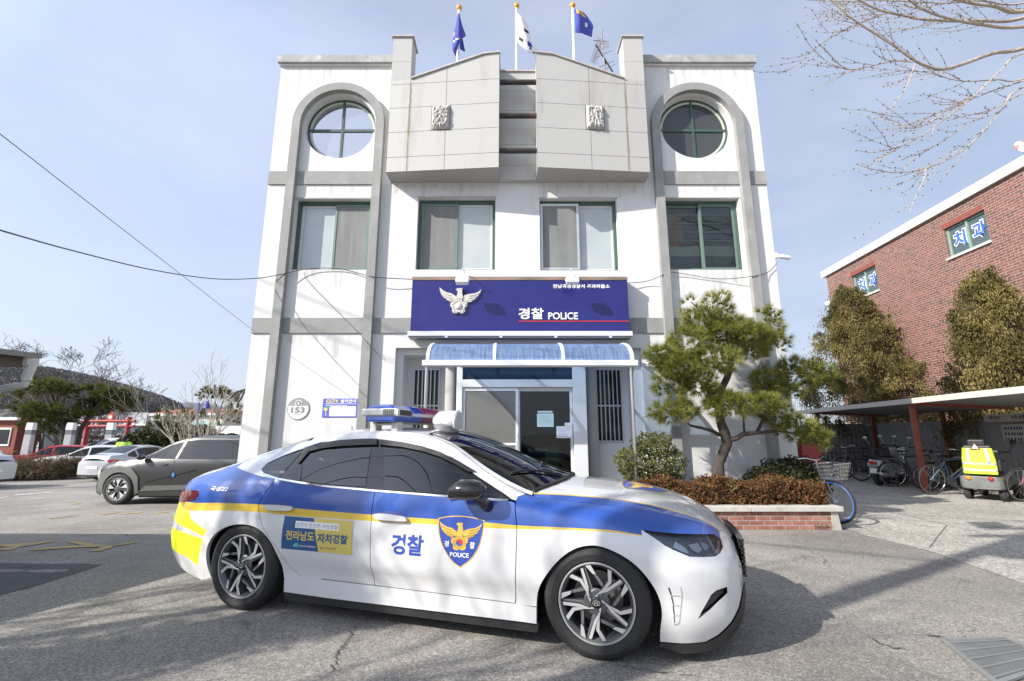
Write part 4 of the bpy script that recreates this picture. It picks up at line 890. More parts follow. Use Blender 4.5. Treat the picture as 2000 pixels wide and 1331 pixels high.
def dens(poly, step):
    """insert points along long edges"""
    out = []
    for i, p in enumerate(poly):
        q = poly[(i + 1) % len(poly)]; n = max(1, int(math.hypot(q[0] - p[0], q[1] - p[1]) / step))
        out += [(p[0] + (q[0] - p[0]) * k / n, p[1] + (q[1] - p[1]) * k / n) for k in range(n)]
    return out
def smooth_poly(pts, n=5, closed=False):
    P = [np.array(p, float) for p in pts]; out = []; m = len(P)
    for i in range(m if closed else m - 1):
        g = (lambda k: P[k % m]) if closed else (lambda k: P[min(max(k, 0), m - 1)])
        p0, p1, p2, p3 = g(i - 1), g(i), g(i + 1), g(i + 2)
        for k in range(n):
            t = k / n; out.append(tuple(.5 * ((2 * p1) + (p2 - p0) * t + (2 * p0 - 5 * p1 + 4 * p2 - p3) * t * t + (3 * p1 - p0 - 3 * p2 + p3) * t ** 3)))
    if not closed: out.append(tuple(P[-1]))
    return out
def skin(name, body, poly, mats, parent, mode='side', sg=-1, off=0., step=.05, lines=(), region=None, thick=.03, holes=(), xfine=None, sm=True, dstep=None):
    """sheet cut to an outline and laid on the body skin; region(x, z) -> material index; thick = returned edge"""
    poly = dens(poly, dstep or step * .8)
    xs_ = [p[0] for p in poly]; zs_ = [p[1] for p in poly]
    g = []; x = min(xs_) + step / 2
    while x < max(xs_):
        z = min(zs_) + step / 2
        while z < max(zs_): g.append((x + .003 * math.sin(9 * z), z)); z += step
        x += step if not (xfine and x > xfine) else step * .45
    if g:
        kp = pip(poly, g); g = [q for q, k in zip(g, kp) if k]
    ln = [dens_line(l, step) for l in lines]
    g = clear_of(g, [poly + poly[:1]] + ln + [list(h) + list(h[:1]) for h in holes], step * .36)
    V2, T = tri2d(poly, holes, ln, g)
    if mode == 'side': V = [body.side(a, b, off, sg) for a, b in V2]
    else: V = [body.top(a, b, off) for a, b in V2]
    fm = [0] * len(T)
    if region: fm = [region(*np.mean([V2[i] for i in t], axis=0)) for t in T]
    # orient outwards
    c = 0
    for t in T[:60]:
        a, b, d = (Vector(V[i]) for i in t); nn = (b - a).cross(d - a); c += nn.y * sg if mode == 'side' else nn.z
    if c < 0: T = [t[::-1] for t in T]
    ec = {}
    for t in T:
        for i in range(3): ec[(t[i], t[(i + 1) % 3])] = 1
    F = list(T); nf = len(F)
    sharp_from = len(V)
    if thick:
        bd = [(i, j) for (i, j) in ec if (j, i) not in ec]; mp_ = {}
        def inn(i):
            if i not in mp_:
                x, y, z = V[i]; mp_[i] = len(V); V.append((x, y - sg * thick, z) if mode == 'side' else (x, y, z - thick))
            return mp_[i]
        dup_ = {}
        def du(i):
            if i not in dup_: dup_[i] = len(V); V.append(V[i])
            return dup_[i]
        fe = {}
        for fi, t in enumerate(T):
            for q in range(3): fe[(t[q], t[(q + 1) % 3])] = fi
        for (i, j) in bd:
            F.append((du(j), du(i), inn(i), inn(j))); fm.append(fm[fe[(i, j)]])
    o = mesh_obj(name, V, F, mats, parent, fm, sm)
    return o
def clear_of(g, lns, d):
    if not g: return g
    G = np.array(g); keep = np.ones(len(G), bool)
    for l in lns:
        for p, q in zip(l[:-1], l[1:]):
            p = np.array(p); v = np.array(q) - p; L2 = (v ** 2).sum() + 1e-12; t = np.clip(((G - p) @ v) / L2, 0, 1); r = G - p - t[:, None] * v
            keep &= (r ** 2).sum(1) > d * d
    return G[keep].tolist()
def grid_in(poly, step):
    xs_ = [p[0] for p in poly]; ys_ = [p[1] for p in poly]
    g = [(x, y) for x in np.arange(min(xs_) + step / 2, max(xs_), step) for y in np.arange(min(ys_) + step / 2, max(ys_), step)]
    if not g: return g
    k = pip(poly, g); g = [q for q, kk in zip(g, k) if kk]; return clear_of(g, [list(poly) + [poly[0]]], step * .35)
def dens_line(l, step):
    out = []
    for p, q in zip(l[:-1], l[1:]):
        n = max(1, int(math.hypot(q[0] - p[0], q[1] - p[1]) / step)); out += [(p[0] + (q[0] - p[0]) * k / n, p[1] + (q[1] - p[1]) * k / n) for k in range(n)]
    return out + [tuple(l[-1])]

M_CWH = mat('white_car_paint', (.63, .63, .628), .28, coat=1.0, var=.015, scale=2)
M_CBL = mat('blue_livery', (.024, .078, .33), .28, coat=.8, var=.06, scale=2)
M_CYE = mat('yellow_livery', (.66, .46, .055), .35, coat=.5, var=.06, scale=3)
M_CLM = mat('lime_reflective_film', (.78, .86, .03), .45, coat=.2)
M_GBK = mat('gloss_black', (.012, .012, .013), .12, coat=.6)
M_SBK = mat('satin_black_plastic', (.02, .02, .021), .45, var=.15, scale=8)
M_TINT = mat('tinted_glass', (.009, .010, .011), .02, spec=.5, ior=2.15)
M_TINTG = glass_mat('police_tinted_glass', (.8, .85, .86), 2.0, .01, .30)
M_WIND = glass_mat('windscreen_glass', (.55, .62, .64), 1.75, .015, .55)
M_CHR = mat('chrome_strip', (.75, .75, .76), .12, metal=1.)
M_RED = mat('red_lamp_lens', (.42, .012, .015), .12, coat=.8)
M_REDD = mat('dark_red_lens', (.10, .008, .010), .12, coat=.8)
M_LENS = glass_mat('lamp_lens', (.9, .92, .95), 1.5, .02, .9)
M_LAMPI = mat('lamp_reflector', (.72, .74, .77), .25, metal=.3)
M_LAMPD = mat('lamp_bezel', (.22, .23, .24), .3, metal=.3, var=.3, scale=9)
M_TYRE = mat('tyre_rubber', (.022, .022, .022), .78, var=.25, scale=6, bump=.15, bscale=40)
M_RIM = mat('machined_alloy', (.62, .62, .615), .30, metal=.45, var=.05, scale=4, spec=.8)
M_RIMD = mat('grey_alloy', (.11, .112, .115), .38, metal=.35)
M_BRK = mat('brake_disc', (.20, .19, .18), .45, metal=.7)
M_ORL = mat('amber_lens', (.6, .2, .02), .25, coat=.5)

def tread_tyre(par, R, w, rim, sg, detail=True):
    n = 64 if detail else 32; k = MB(); sgY = sg
    prof = [(rim, .5 * w - .02), (rim + .012, .5 * w), (rim + (R - rim) * .5, .5 * w + .006), (R - .03, .5 * w - .004), (R - .008, .5 * w - .022), (R, .5 * w - .05), (R + .002, 0), (R, -.5 * w + .05), (R - .03, -.5 * w), (rim, -.5 * w + .02)]
    k.lathe([(r, sgY * h) for r, h in prof], axis='Y', n=n)
    if detail:
        for i in range(0, 72):
            a = 2 * math.pi * i / 72
            for (h0, h1) in ((.5 * w - .034, .5 * w - .075), (.04, -.04)):
                c0 = Vector(((R - .005) * math.cos(a), sgY * (h0 + h1) / 2, (R - .005) * math.sin(a))); rad = Vector((math.cos(a), 0, math.sin(a))); tan = Vector((-math.sin(a), 0, math.cos(a)))
                k.obox(c0, tan * .010, Vector((0, abs(h0 - h1) / 2, 0)), rad * .0065)
    return k.build('tyre', M_TYRE, par, smooth=True, angle=35)
def spoke_wheel(par, x, y, z, R, w, rim, sg, style='police', spin=0., mats=None, detail=True):
    """sg = -1: outer face towards -y"""
    wo = thing('wheel', None, None); wo.parent = par; wo.location = (x, y, z); 
    tread_tyre(wo, R, w, rim, sg, detail)
    ro = MB(); k = ro
    k.lathe([(rim + .004, sg * (.5 * w - .018)), (rim - .004, sg * (.5 * w - .004)), (rim - .013, sg * (.5 * w - .012)), (rim - .03, sg * (.5 * w - .04)), (rim - .035, -sg * .3 * w)], axis='Y', n=48, mi=1)
    k.lathe([(rim + .003, sg * (.5 * w - .006)), (rim - .008, sg * (.5 * w - .0055))], axis='Y', n=48, mi=0)
    k.lathe([(rim - .04, -sg * .25 * w), (.02, -sg * .25 * w)], axis='Y', n=32, mi=2)
    f0 = sg * (.5 * w - .010)
    def fc(r, a): return (r * math.cos(a), r * math.sin(a))
    def spoke(poly, y0, y1, mi):
        V2, T = tri2d(poly); nn = len(V2)
        k.add([(a, y0, b) for a, b in V2], T, mi)
        m = len(poly); k.add([(a, y0, b) for a, b in poly] + [(a * .97, y1, b * .97) for a, b in poly], [(i, (i + 1) % m, m + (i + 1) % m, m + i) for i in range(m)], 1)
    U = rim - .012
    for q in range(5):
        a = spin + 2 * math.pi * q / 5; D = math.pi / 180 * (1 if sg < 0 else 1)
        P = lambda r, d: fc(r * U, a + d * D)
        if style == 'police':
            Q_ = lambda pts: [P(r, d) for r, d in pts]
            spoke(Q_([(.17, 66), (.16, 40), (.25, 30), (.447, 3), (.955, -2.6), (.95, 2.4), (.46, 13.0), (.40, 21.8)]), f0, f0 - sg * .06, 0)
            spoke(Q_([(.455, 12.2), (.70, 9.5), (.968, 20.4), (.965, 27.2), (.675, 17.2), (.498, 20.0), (.40, 22.6)]), f0 - sg * .003, f0 - sg * .055, 0)
            spoke(Q_([(.99, 65), (.99, 56), (.735, 46.3), (.75, 54)]), f0 - sg * .002, f0 - sg * .045, 0)
            spoke(Q_([(.75, 54), (.735, 46.3), (.52, 24.4), (.42, 24)]), f0 - sg * .016, f0 - sg * .05, 3)
            spoke(Q_([(.17, 38), (.26, 26), (.45, 1), (.94, -3.2), (.955, -6.2), (.42, -8), (.15, -4)]), f0 - sg * .016, f0 - sg * .055, 3)
        elif style == 'suv':
            spoke([P(.30, -4), P(.95, -16), P(.97, 14), P(.66, 8)], f0 - sg * .004, f0 - sg * .03, 0)
            spoke([P(.20, 20), P(.95, 18), P(.97, 42), P(.60, 36)], f0 - sg * .02, f0 - sg * .04, 1)
            spoke([P(.72, 40), P(.97, 32), P(.97, 52)], f0 - sg * .004, f0 - sg * .03, 0)
        else:
            spoke([P(.2, -14), P(.95, -9), P(.95, 9), P(.2, 14)], f0 - sg * .006, f0 - sg * .04, 0)
    k.lathe([(.36 * U, f0 - sg * .02), (.30 * U, f0 - sg * .012), (.15 * U, f0 - sg * .009), (.15 * U, f0 - sg * .004), (.142 * U, f0 - sg * .002), (0, f0 + sg * .002)], axis='Y', n=28, mi=1)
    mats = mats or [M_RIM, M_RIMD, M_BLK, mat('satin_alloy', (.20, .20, .205), .33, metal=.5)]
    ro_ = ro.build('rim', mats, wo, smooth=True, angle=25)
    if detail:
        c = MB(); c.lathe([(.145 * U, f0 + sg * .0), (.13 * U, f0 + sg * .004), (0, f0 + sg * .005)], axis='Y', n=24); hc = c.build('hub_cap', M_GBK, wo, smooth=True)
        c = MB(); e0 = f0 + sg * .0055
        c.prism(circle(0, 0, .024, 24, ry=.0155), lambda a, b, d: (a, d, b), e0, e0 + sg * .002, 0, [circle(0, 0, .020, 24, ry=.012)])
        for bar in ([(-.013, -.009), (-.008, -.0105), (-.004, .0085), (-.009, .0105)], [(.004, -.0085), (.009, -.0105), (.013, .009), (.008, .0105)], [(-.007, -.004), (.006, .0005), (.007, .004), (-.006, .0)]): c.prism(bar, lambda a, b, d: (a, d, b), e0, e0 + sg * .002)
        c.build('hub_emblem', M_CHR, wo)
        for q in range(5):
            a = spin + 2 * math.pi * (q + .28) / 5; c = MB(); c.tube([(.058 * math.cos(a), f0 - sg * .014, .058 * math.sin(a)), (.058 * math.cos(a), f0 - sg * .001, .058 * math.sin(a))], [.012, .009], 8); c.build('wheel_nut', mat('grey_nuts', (.25, .25, .25), .3, metal=.9), wo)
        c = MB(); c.lathe([(.16, -sg * .02), (.16, -sg * .035), (.06, -sg * .035)], axis='Y', n=32); c.lathe([(.16, -sg * .02), (.07, -sg * .02)], axis='Y', n=32); c.build('brake_disc', M_BRK, wo, smooth=True, angle=30)
    return wo

# ------------------------------------------------------------------ the police car
PCX, PCY, PYAW = .792, 3.974, .291
pc = thing('police_car', 'white, blue and yellow police saloon with a blue and red light bar', 'car', (PCX, PCY, 0), -PYAW)
L_S = [(-3.90, .62, .30), (-3.75, .74, .26), (-3.5, .83, .20), (-3.2, .855, .175), (-2.4, .865, .165), (-.4, .865, .155), (.1, .86, .12), (.5, .80, .10), (.75, .66, .11), (.88, .46, .13), (.96, .20, .14)]
L_L = [(-3.90, .66, .40), (-3.75, .79, .37), (-3.5, .87, .34), (-3.1, .895, .32), (-2.4, .872, .30), (-1.5, .860, .29), (-.4, .870, .28), (.1, .90, .28), (.5, .865, .27), (.75, .755, .27), (.88, .60, .28), (.96, .30, .30)]
L_N = [(-3.90, .68, .50), (-3.78, .80, .50), (-3.5, .885, .48), (-3.1, .918, .48), (-2.4, .915, .46), (-1.5, .917, .43), (-.4, .918, .43), (.1, .922, .45), (.5, .88, .46), (.75, .775, .46), (.88, .625, .45), (.96, .33, .46)]
L_M = [(-3.90, .66, .62), (-3.78, .79, .62), (-3.5, .89, .62), (-3.1, .928, .63), (-2.4, .928, .63), (-1.5, .925, .61), (-.4, .925, .61), (.1, .922, .62), (.5, .875, .60), (.75, .76, .58), (.88, .60, .56), (.96, .30, .54)]
L_U = [(-3.90, .63, .76), (-3.78, .76, .77), (-3.5, .866, .785), (-3.1, .908, .79), (-2.4, .913, .79), (-1.5, .916, .78), (-.4, .913, .77), (.1, .90, .76), (.5, .83, .71), (.75, .69, .66), (.88, .52, .62), (.96, .25, .58)]
L_K = [(-3.90, .615, .835), (-3.78, .755, .852), (-3.5, .868, .872), (-3.1, .916, .875), (-2.4, .918, .87), (-1.5, .914, .865), (-.4, .905, .85), (.1, .875, .82), (.5, .785, .755), (.75, .63, .69), (.88, .46, .635), (.96, .2, .59)]
L_B = [(-3.90, .585, .885), (-3.78, .715, .915), (-3.5, .815, .962), (-3.1, .868, 1.0), (-2.55, .893, 1.0), (-2.1, .895, .98), (-1.5, .893, .955), (-.9, .888, .938), (-.4, .862, .915), (.1, .805, .872), (.5, .725, .805), (.75, .58, .73), (.88, .42, .66), (.96, .18, .60)]
L_R = [(-3.90, .55, .925), (-3.80, .655, .955), (-3.65, .682, 1.0), (-3.44, .668, 1.056), (-3.2, .640, 1.13), (-2.97, .618, 1.205), (-2.74, .602, 1.275), (-2.5, .590, 1.335), (-2.28, .582, 1.375), (-2.06, .578, 1.398), (-1.85, .578, 1.405), (-1.54, .59, 1.392), (-1.35, .60, 1.362), (-1.16, .62, 1.302), (-1.04, .635, 1.232), (-.84, .665, 1.105), (-.615, .70, .996), (-.458, .722, .947), (-.18, .732, .918), (.075, .728, .903), (.337, .70, .872), (.54, .655, .832), (.72, .565, .775), (.86, .40, .695), (.93, .25, .635), (.96, .12, .605)]
C_C = [(.96, .61), (.93, .65), (.90, .695), (.85, .755), (.72, .838), (.52, .912), (.3, .962), (0, .997), (-.24, 1.014), (-.30, 1.022), (-.6, 1.145), (-.9, 1.265), (-1.2, 1.37), (-1.4, 1.418), (-1.6, 1.438), (-1.95, 1.448), (-2.3, 1.438), (-2.6, 1.40), (-2.9, 1.33), (-3.2, 1.238), (-3.45, 1.148), (-3.6, 1.10), (-3.75, 1.075), (-3.82, 1.04), (-3.90, .96)]
PB = Body([L_S, L_L, L_N, L_M, L_U, L_K, L_B, L_R], C_C, -3.90, .96, kinks=(2, 5, 6, 7))
_cy, _sy = math.cos(PYAW), math.sin(PYAW)
def trace(u, v, top=False):
    """photo point -> (x, z) on the visible flank of the car"""
    d = ray(u, v); o = Vector((-PCX, -PCY, CH))
    lx = lambda p: (p.x * _cy - p.y * _sy, p.x * _sy + p.y * _cy, p.z)
    a, b = 1.5, 9.0; prev = None; n = 400
    for i in range(n + 1):
        t = a + (b - a) * i / n; x, y, z = lx(o + d * t)
        if -4.0 < x < 1.0:
            f = y + PB.W(min(max(x, -3.9), .96), z)
            if prev is not None and prev[0] < 0 <= f:
                lo, hi = prev[1], t
                for _ in range(30):
                    m = (lo + hi) / 2; x, y, z = lx(o + d * m)
                    if y + PB.W(min(max(x, -3.9), .96), z) < 0: lo = m
                    else: hi = m
                return (float(x), float(z))
            prev = (f, t)
    t = (-.88 + PCX * _sy + PCY * _cy) / (d.x * _sy + d.y * _cy); x, y, z = lx(o + d * t); return (float(x), float(z))
def trace_top(u, v):
    d = ray(u, v); o = Vector((-PCX, -PCY, CH)); prev = None; a, b = 2.0, 8.0; n = 600
    g = lambda t: ((o + d * t).x * _cy - (o + d * t).y * _sy, (o + d * t).x * _sy + (o + d * t).y * _cy, (o + d * t).z)
    for i in range(n + 1):
        t = a + (b - a) * i / n; x, y, z = g(t)
        if -3.9 < x < .96 and abs(y) < .75:
            f = z - PB.H(x, y)
            if f <= 0: return (float(x), float(y))
    return None
Z1 = lambda pts: [trace(320 + x / 2.773, 780 + y / 2.773) for x, y in pts]
Z2 = lambda pts: [trace(860 + x / 2.773, 820 + y / 2.773) for x, y in pts]
rz = lambda x: PB.rail(x)[1] - .004
# outlines (x forward from the front axle, z up)
ARF = smooth_poly([(-.398, .15), (-.396, .29), (-.372, .385), (-.318, .475), (-.232, .575), (-.135, .645), (-.039, .675), (.055, .672), (.168, .632), (.256, .575), (.33, .493), (.378, .405), (.394, .31), (.378, .20), (.372, .09)], 4)
ARR = smooth_poly([(-3.175, .18), (-3.222, .33), (-3.215, .45), (-3.148, .55), (-3.021, .625), (-2.87, .655), (-2.717, .64), (-2.597, .577), (-2.511, .476), (-2.455, .345), (-2.43, .16)], 4)
DLO_LO = Z1([(545, 402), (620, 427), (700, 441), (860, 466), (1000, 478), (1130, 490), (1300, 503), (1540, 522)]) + Z2([(230, 424), (300, 429), (368, 432)])
DLO_UP = Z2([(385, 430), (300, 372), (200, 306), (100, 232), (0, 163)]) + Z1([(1700, 398), (1600, 338), (1500, 288), (1400, 256), (1290, 233), (1165, 218), (1080, 215), (960, 222), (850, 237), (765, 266), (720, 280), (640, 310), (560, 347), (526, 382)])
flo = pchip([p[0] for p in DLO_LO], [p[1] for p in DLO_LO])
FDX = [(-.545, .25), (-.532, .39), (-.518, .74), (-.540, .90)]
fdx = pchip([p[1] for p in FDX], [p[0] for p in FDX])
RDR = Z1([(612, 428), (575, 470), (540, 520), (518, 560), (512, 590), (525, 660), (548, 715), (600, 790), (640, 850), (690, 915), (740, 955), (800, 980), (830, 985)])
dbz = lambda x: .262 + (-x) * .013
# livery boundaries along the flank
LB = Z1([(150, 560), (300, 562), (520, 570), (700, 590), (1120, 625), (1500, 652)]) + Z2([(240, 556), (420, 573), (700, 586), (900, 596), (1130, 626)])
LY = Z1([(135, 603), (300, 604), (520, 612), (700, 632), (1120, 660), (1500, 681)]) + Z2([(240, 586), (420, 593), (700, 598), (900, 608), (1130, 632)])
LB += [(LB[-1][0] + .3, LB[-1][1] + .02)]; LY += [(LY[-1][0] + .3, LY[-1][1] + .02)]
LB = [(-3.9, LB[0][1])] + LB; LY = [(-3.9, LY[0][1])] + LY
fLB, fLY = pchip(*zip(*LB)), pchip(*zip(*LY))
QT = Z1([(185, 448), (290, 408), (398, 368), (430, 385), (500, 410), (560, 425), (640, 434)])
LIME1 = Z1([(130, 566), (131, 603), (150, 650), (232, 712), (215, 745), (140, 705), (76, 655), (80, 640)]); LIME2 = Z1([(62, 695), (120, 725), (212, 757), (200, 800), (184, 903), (120, 850), (64, 800)])
LIME1[-2:] = [(-3.84, LIME1[-2][1]), (-3.84, LIME1[-1][1])]; LIME1[0] = (-3.83, LIME1[0][1]); LIME2[0] = (-3.87, LIME2[0][1]); LIME2[-1] = (-3.87, LIME2[-1][1] - .02)
def liv(x, z):
    if z > fLB(x): return 1
    if z > fLY(x): return 2
    return 0
def liv_q(x, z):
    if pip(LIME1, [(x, z)])[0] or pip(LIME2, [(x, z)])[0]: return 3
    if z > fLB(x):
        if x < QT[2][0]: return 1
        if x > -2.0: return 0
        q = np.interp(x, [p[0] for p in QT], [p[1] for p in QT]); return 1 if z < q else 0
    return 2 if z > fLY(x) else 0
sx = [i * .05 for i in range(-78, 20)]
LNS = [[(x, float(fLB(x))) for x in sx], [(x, float(fLY(x))) for x in sx]]
LIV = [M_CWH, M_CBL, M_CYE, M_CLM]
HL = Z2([(1088, 595), (1160, 607), (1250, 615), (1360, 619), (1480, 620), (1520, 650), (1530, 690), (1515, 722), (1490, 740), (1420, 744), (1350, 742), (1260, 705), (1150, 635)])
SEAM = Z2([(1050, 755), (1120, 728), (1220, 685)])
fHL = pchip([p[0] for p in HL[:5]] + [.95], [p[1] for p in HL[:5]] + [HL[4][1] - .06])
def wing_reg(x, z):
    if x > HL[0][0] - .004: return 1 if z > fHL(x) - .004 else 0
    return liv(x, z)
_ai = min(range(len(ARF)), key=lambda i: math.hypot(ARF[i][0] - SEAM[0][0], ARF[i][1] - SEAM[0][1]))
gp = .003
for sg in (-1, 1):
    # front wing
    hood_edge = [(x, rz(x)) for x in np.arange(.80, -.46, -.05)]
    fend = [(fdx(z) + gp, z) for z in np.linspace(.262, .88, 12)] + [(-.535, .922), (-.541, .944), (-.502, rz(-.502))] + [(x, rz(x)) for x in np.arange(-.45, .83, .05)] + [(.852, rz(.852)), HL[5], HL[4], HL[3], HL[2], HL[1], HL[0], HL[12], SEAM[2], SEAM[1], SEAM[0]] + [p for p in ARF[:_ai + 1][::-1] if p[1] > .262] + [(-.397, .262)]
    skin('front_wing', PB, fend, LIV, pc, sg=sg, lines=LNS, region=wing_reg, step=.045, xfine=.6)
    # front bumper
    bl = Z2([(1200, 1160), (1330, 1158), (1425, 1152), (1470, 1120), (1510, 1085)]); 
    bump = [p for p in ARF if p[0] > SEAM[0][0] - .01 and p[1] > .14][0:] + [(.374, .130), (.50, .125), (.64, .128), (.72, .165), (.80, .235), (.86, .31), (.90, .39), (.93, .45), (.925, .52), (.905, .575), (.90, .635), (.885, .672)] + [(.855, rz(.855))] + [HL[5], HL[6], HL[7], HL[8], HL[9], HL[10], HL[11], SEAM[2], SEAM[1]]
    bump = [SEAM[0]] + [p for p in ARF[_ai:] if p[1] > .132] + bump[bump.index((.374, .130)):]
    ZN = lambda pts: [trace(1280 + x / 4.437, 960 + y / 4.437) for x, y in pts]
    VENT = ZN([(368, 1108), (400, 1045), (440, 975), (485, 895), (530, 858), (622, 828), (628, 888), (560, 955), (470, 1040)])
    skin('front_bumper', PB, bump, [M_CWH], pc, sg=sg, holes=[VENT], step=.04, xfine=.6)
    skin('bumper_vent', PB, VENT, [M_SBK], pc, sg=sg, off=-.03, thick=0, step=.03)
    for q in ([(108, 835), (122, 835), (142, 893), (132, 903)], [(134, 908), (144, 908), (162, 982), (152, 986)], [(148, 992), (158, 992), (168, 1072), (160, 1076)], [(158, 1082), (166, 1082), (170, 1140), (164, 1142)]): skin('air_curtain_shade', PB, ZN(q), [M_SBK], pc, sg=sg, off=.0015, thick=0, step=.03)  # flat dark slivers painted for the shadows along the slit edges
    for q in ([(132, 900), (218, 905), (217, 913), (136, 912)], [(152, 986), (214, 988), (212, 996), (156, 996)], [(162, 1074), (210, 1074), (208, 1081), (164, 1082)], [(160, 1150), (186, 1148), (205, 1130), (228, 900), (215, 828), (222, 828), (236, 900), (212, 1136), (190, 1158), (162, 1160)]): skin('louvre_shade_line', PB, ZN(q), [mat('louvre_shade_grey', (.36, .36, .36), .4)], pc, sg=sg, off=.0015, thick=0, step=.03)  # grey lines painted for the louvre outline and the steps' thin shadows
    # headlamp
    hl = skin('headlight', PB, HL, [M_LENS], pc, sg=sg, off=.001, thick=.006, step=.03)
    cx_, cz_ = np.mean([p[0] for p in HL]), np.mean([p[1] for p in HL])
    HI = [(cx_ + (x - cx_) * .97, cz_ + (z - cz_) * .93) for x, z in HL]
    skin('lamp_bowl', PB, HL, [M_LAMPD], hl, sg=sg, off=-.022, thick=-.02, step=.03)
    for q in ([(1345, 675), (1400, 660), (1425, 700), (1400, 720), (1370, 705)], [(1410, 655), (1450, 668), (1462, 690), (1440, 705), (1425, 690)], [(1275, 655), (1330, 690), (1352, 722), (1335, 722), (1262, 690)]):
        skin('lamp_reflector', PB, Z2(q), [M_LAMPI], hl, sg=sg, off=-.012, thick=.01, step=.03)
    skin('lamp_strip', PB, Z2([(1505, 640), (1518, 655), (1522, 690), (1505, 722), (1480, 732), (1440, 735), (1440, 728), (1485, 720), (1503, 690)]), [mat('warm_lamp_strip', (.45, .36, .30), .3)], hl, sg=sg, off=-.010, thick=.008, step=.03)
    # doors
    fd = [(fdx(z) - gp, z) for z in np.linspace(dbz(-.54), .91, 14)] + [(x, float(flo(x)) - .012) for x in np.linspace(-.575, -1.645, 20)] + [(-1.652, .80), (-1.640, .5), (-1.628, dbz(-1.63))] + [(x, dbz(x)) for x in np.linspace(-1.55, -.62, 8)]
    d1 = skin('front_door', PB, fd, LIV, pc, sg=sg, lines=LNS, region=liv, step=.045)
    rd0 = [p for p in RDR]
    rdp = [(-1.634, dbz(-1.63)), (-1.646, .5), (-1.658, .80), (-1.651, float(flo(-1.65)) - .012)] + [(x, float(flo(x)) - .012) for x in np.linspace(-1.7, RDR[0][0] + .01, 16)] + [(x + gp, z) for x, z in smooth_poly(RDR, 3)] + [(x, dbz(x)) for x in np.linspace(RDR[-1][0] + .05, -1.68, 6)]
    d2 = skin('rear_door', PB, rdp, LIV, pc, sg=sg, lines=LNS, region=liv, step=.045)
    for dd, hq in ((d1, [(1143, 622), (1180, 617), (1300, 633), (1322, 650), (1310, 660), (1180, 652), (1150, 640)]), (d2, [(555, 572), (585, 567), (690, 576), (706, 592), (690, 602), (590, 600), (560, 588)])):
        h2 = Z1(hq); skin('handle', PB, smooth_poly(h2, 3, True), [M_CWH], dd, sg=sg, off=.030, thick=.022, step=.02)
        hx_, hz_ = np.mean([p[0] for p in h2]), np.mean([p[1] for p in h2])
        skin('handle_recess', PB, circle(hx_ - .005, hz_ + .008, .125, 20, ry=.036), [mat('recess_shade_%d' % 0, (.05, .08, .25), .4)], dd, sg=sg, off=.0015, thick=0, step=.03)
    # rear quarter with roof side
    up = [(x, rz(x)) for x in np.arange(-3.86, -.62, .05)]
    q1 = up + [(-.62, rz(-.62)), (-.506, rz(-.506)), (-.545, .944), (-.539, .925)] + DLO_UP + [DLO_LO[0]] + [(x - gp, z) for x, z in smooth_poly(RDR, 3)] + [(x, .262) for x in (-2.2, -2.36)] + [(-2.442, .262)] + [p for p in ARR[::-1] if p[1] > .25 and p[0] > -3.17] + [p for p in ARR[::-1] if p[0] <= -3.17 and p[1] > .20]
    q1 += [(-3.30, .175), (-3.50, .22), (-3.70, .285), (-3.80, .33), (-3.87, .40)]
    q1 += [(-3.89, .5), (-3.89, .64), (-3.875, .735)]
    TLP = Z1([(188, 497), (188, 520), (165, 548), (102, 570)]); 
    TL = [TLP[0], TLP[1], TLP[2], (-3.86, TLP[3][1]), (-3.88, TLP[0][1])]
    q1 += [(TL[3][0], TL[3][1] - .004), TL[2], TL[1], TL[0], (-3.86, TL[0][1] + .004)]
    skin('rear_quarter', PB, q1, LIV, pc, sg=sg, lines=[[p for p in l_ if p[0] < -2.2] for l_ in LNS] + [QT[:-1] + [QT[-1]], LIME1 + LIME1[:1], LIME2 + LIME2[:1]], region=liv_q, step=.045)
    tl = skin('tail_lamp', PB, TL, [M_REDD], pc, sg=sg, off=.004, thick=.03, step=.03)
    for q in range(4):
        a, b = TLP[0], TLP[3]; z0 = a[1] - .022 - .025 * q; skin('lamp_bar', PB, [(-3.70, z0 - .004), (-3.56 - .02 * q, z0), (-3.565 - .02 * q, z0 - .010), (-3.71, z0 - .014)], [M_RED], tl, sg=sg, off=.007, thick=.004, step=.03)
    # sill
    sill = [(x, dbz(x) - .006) for x in np.linspace(-.545, -2.36, 14)] + [(-2.44, .256), (-2.437, .165)] + [(x, .158) for x in (-2.0, -1.5, -1.0, -.5)] + [(-.40, .156), (-.399, .256)]
    skin('sill', PB, sill, [M_CWH], pc, sg=sg, step=.05)
    k = MB(); k.prism([(-2.44, .10), (-.40, .095), (-.385, .160), (-2.46, .166)], lambda a, b, d: (a, d, b), sg * .845, sg * .70); k.build('sill_strip', M_SBK, pc, recalc=True)
    skin('bumper_lip', PB, [(.36, .105), (.372, .127), (.50, .121), (.64, .124), (.725, .160), (.805, .230), (.865, .305), (.905, .385), (.945, .385), (.95, .30), (.915, .20), (.84, .125), (.70, .075), (.5, .065)], [M_SBK], pc, sg=sg, off=.006, thick=.03, step=.04)
    # glasshouse: black backing, panes, wind deflectors, bright strip
    dl = DLO_UP + DLO_LO
    GH = []
    for nm, q in (('rear_quarter_window', [(527, 384), (562, 350), (640, 313), (722, 287), (748, 283), (706, 330), (622, 424), (560, 407)]),
                  ('rear_door_window', [(718, 438), (728, 385), (738, 348), (790, 288), (870, 274), (1000, 266), (1122, 262), (1092, 473), (900, 462)]),
                  ('front_door_window', [(1196, 490), (1198, 262), (1300, 270), (1400, 290), (1500, 325), (1600, 380), (1665, 425), (1690, 450), (1700, 520), (1540, 514)])):
        gq = Z1(q); gcx, gcz = np.mean([p[0] for p in gq]), np.mean([p[1] for p in gq]); GH.append([(gcx + (x - gcx) * .975, gcz + (z - gcz) * .955) for x, z in gq])
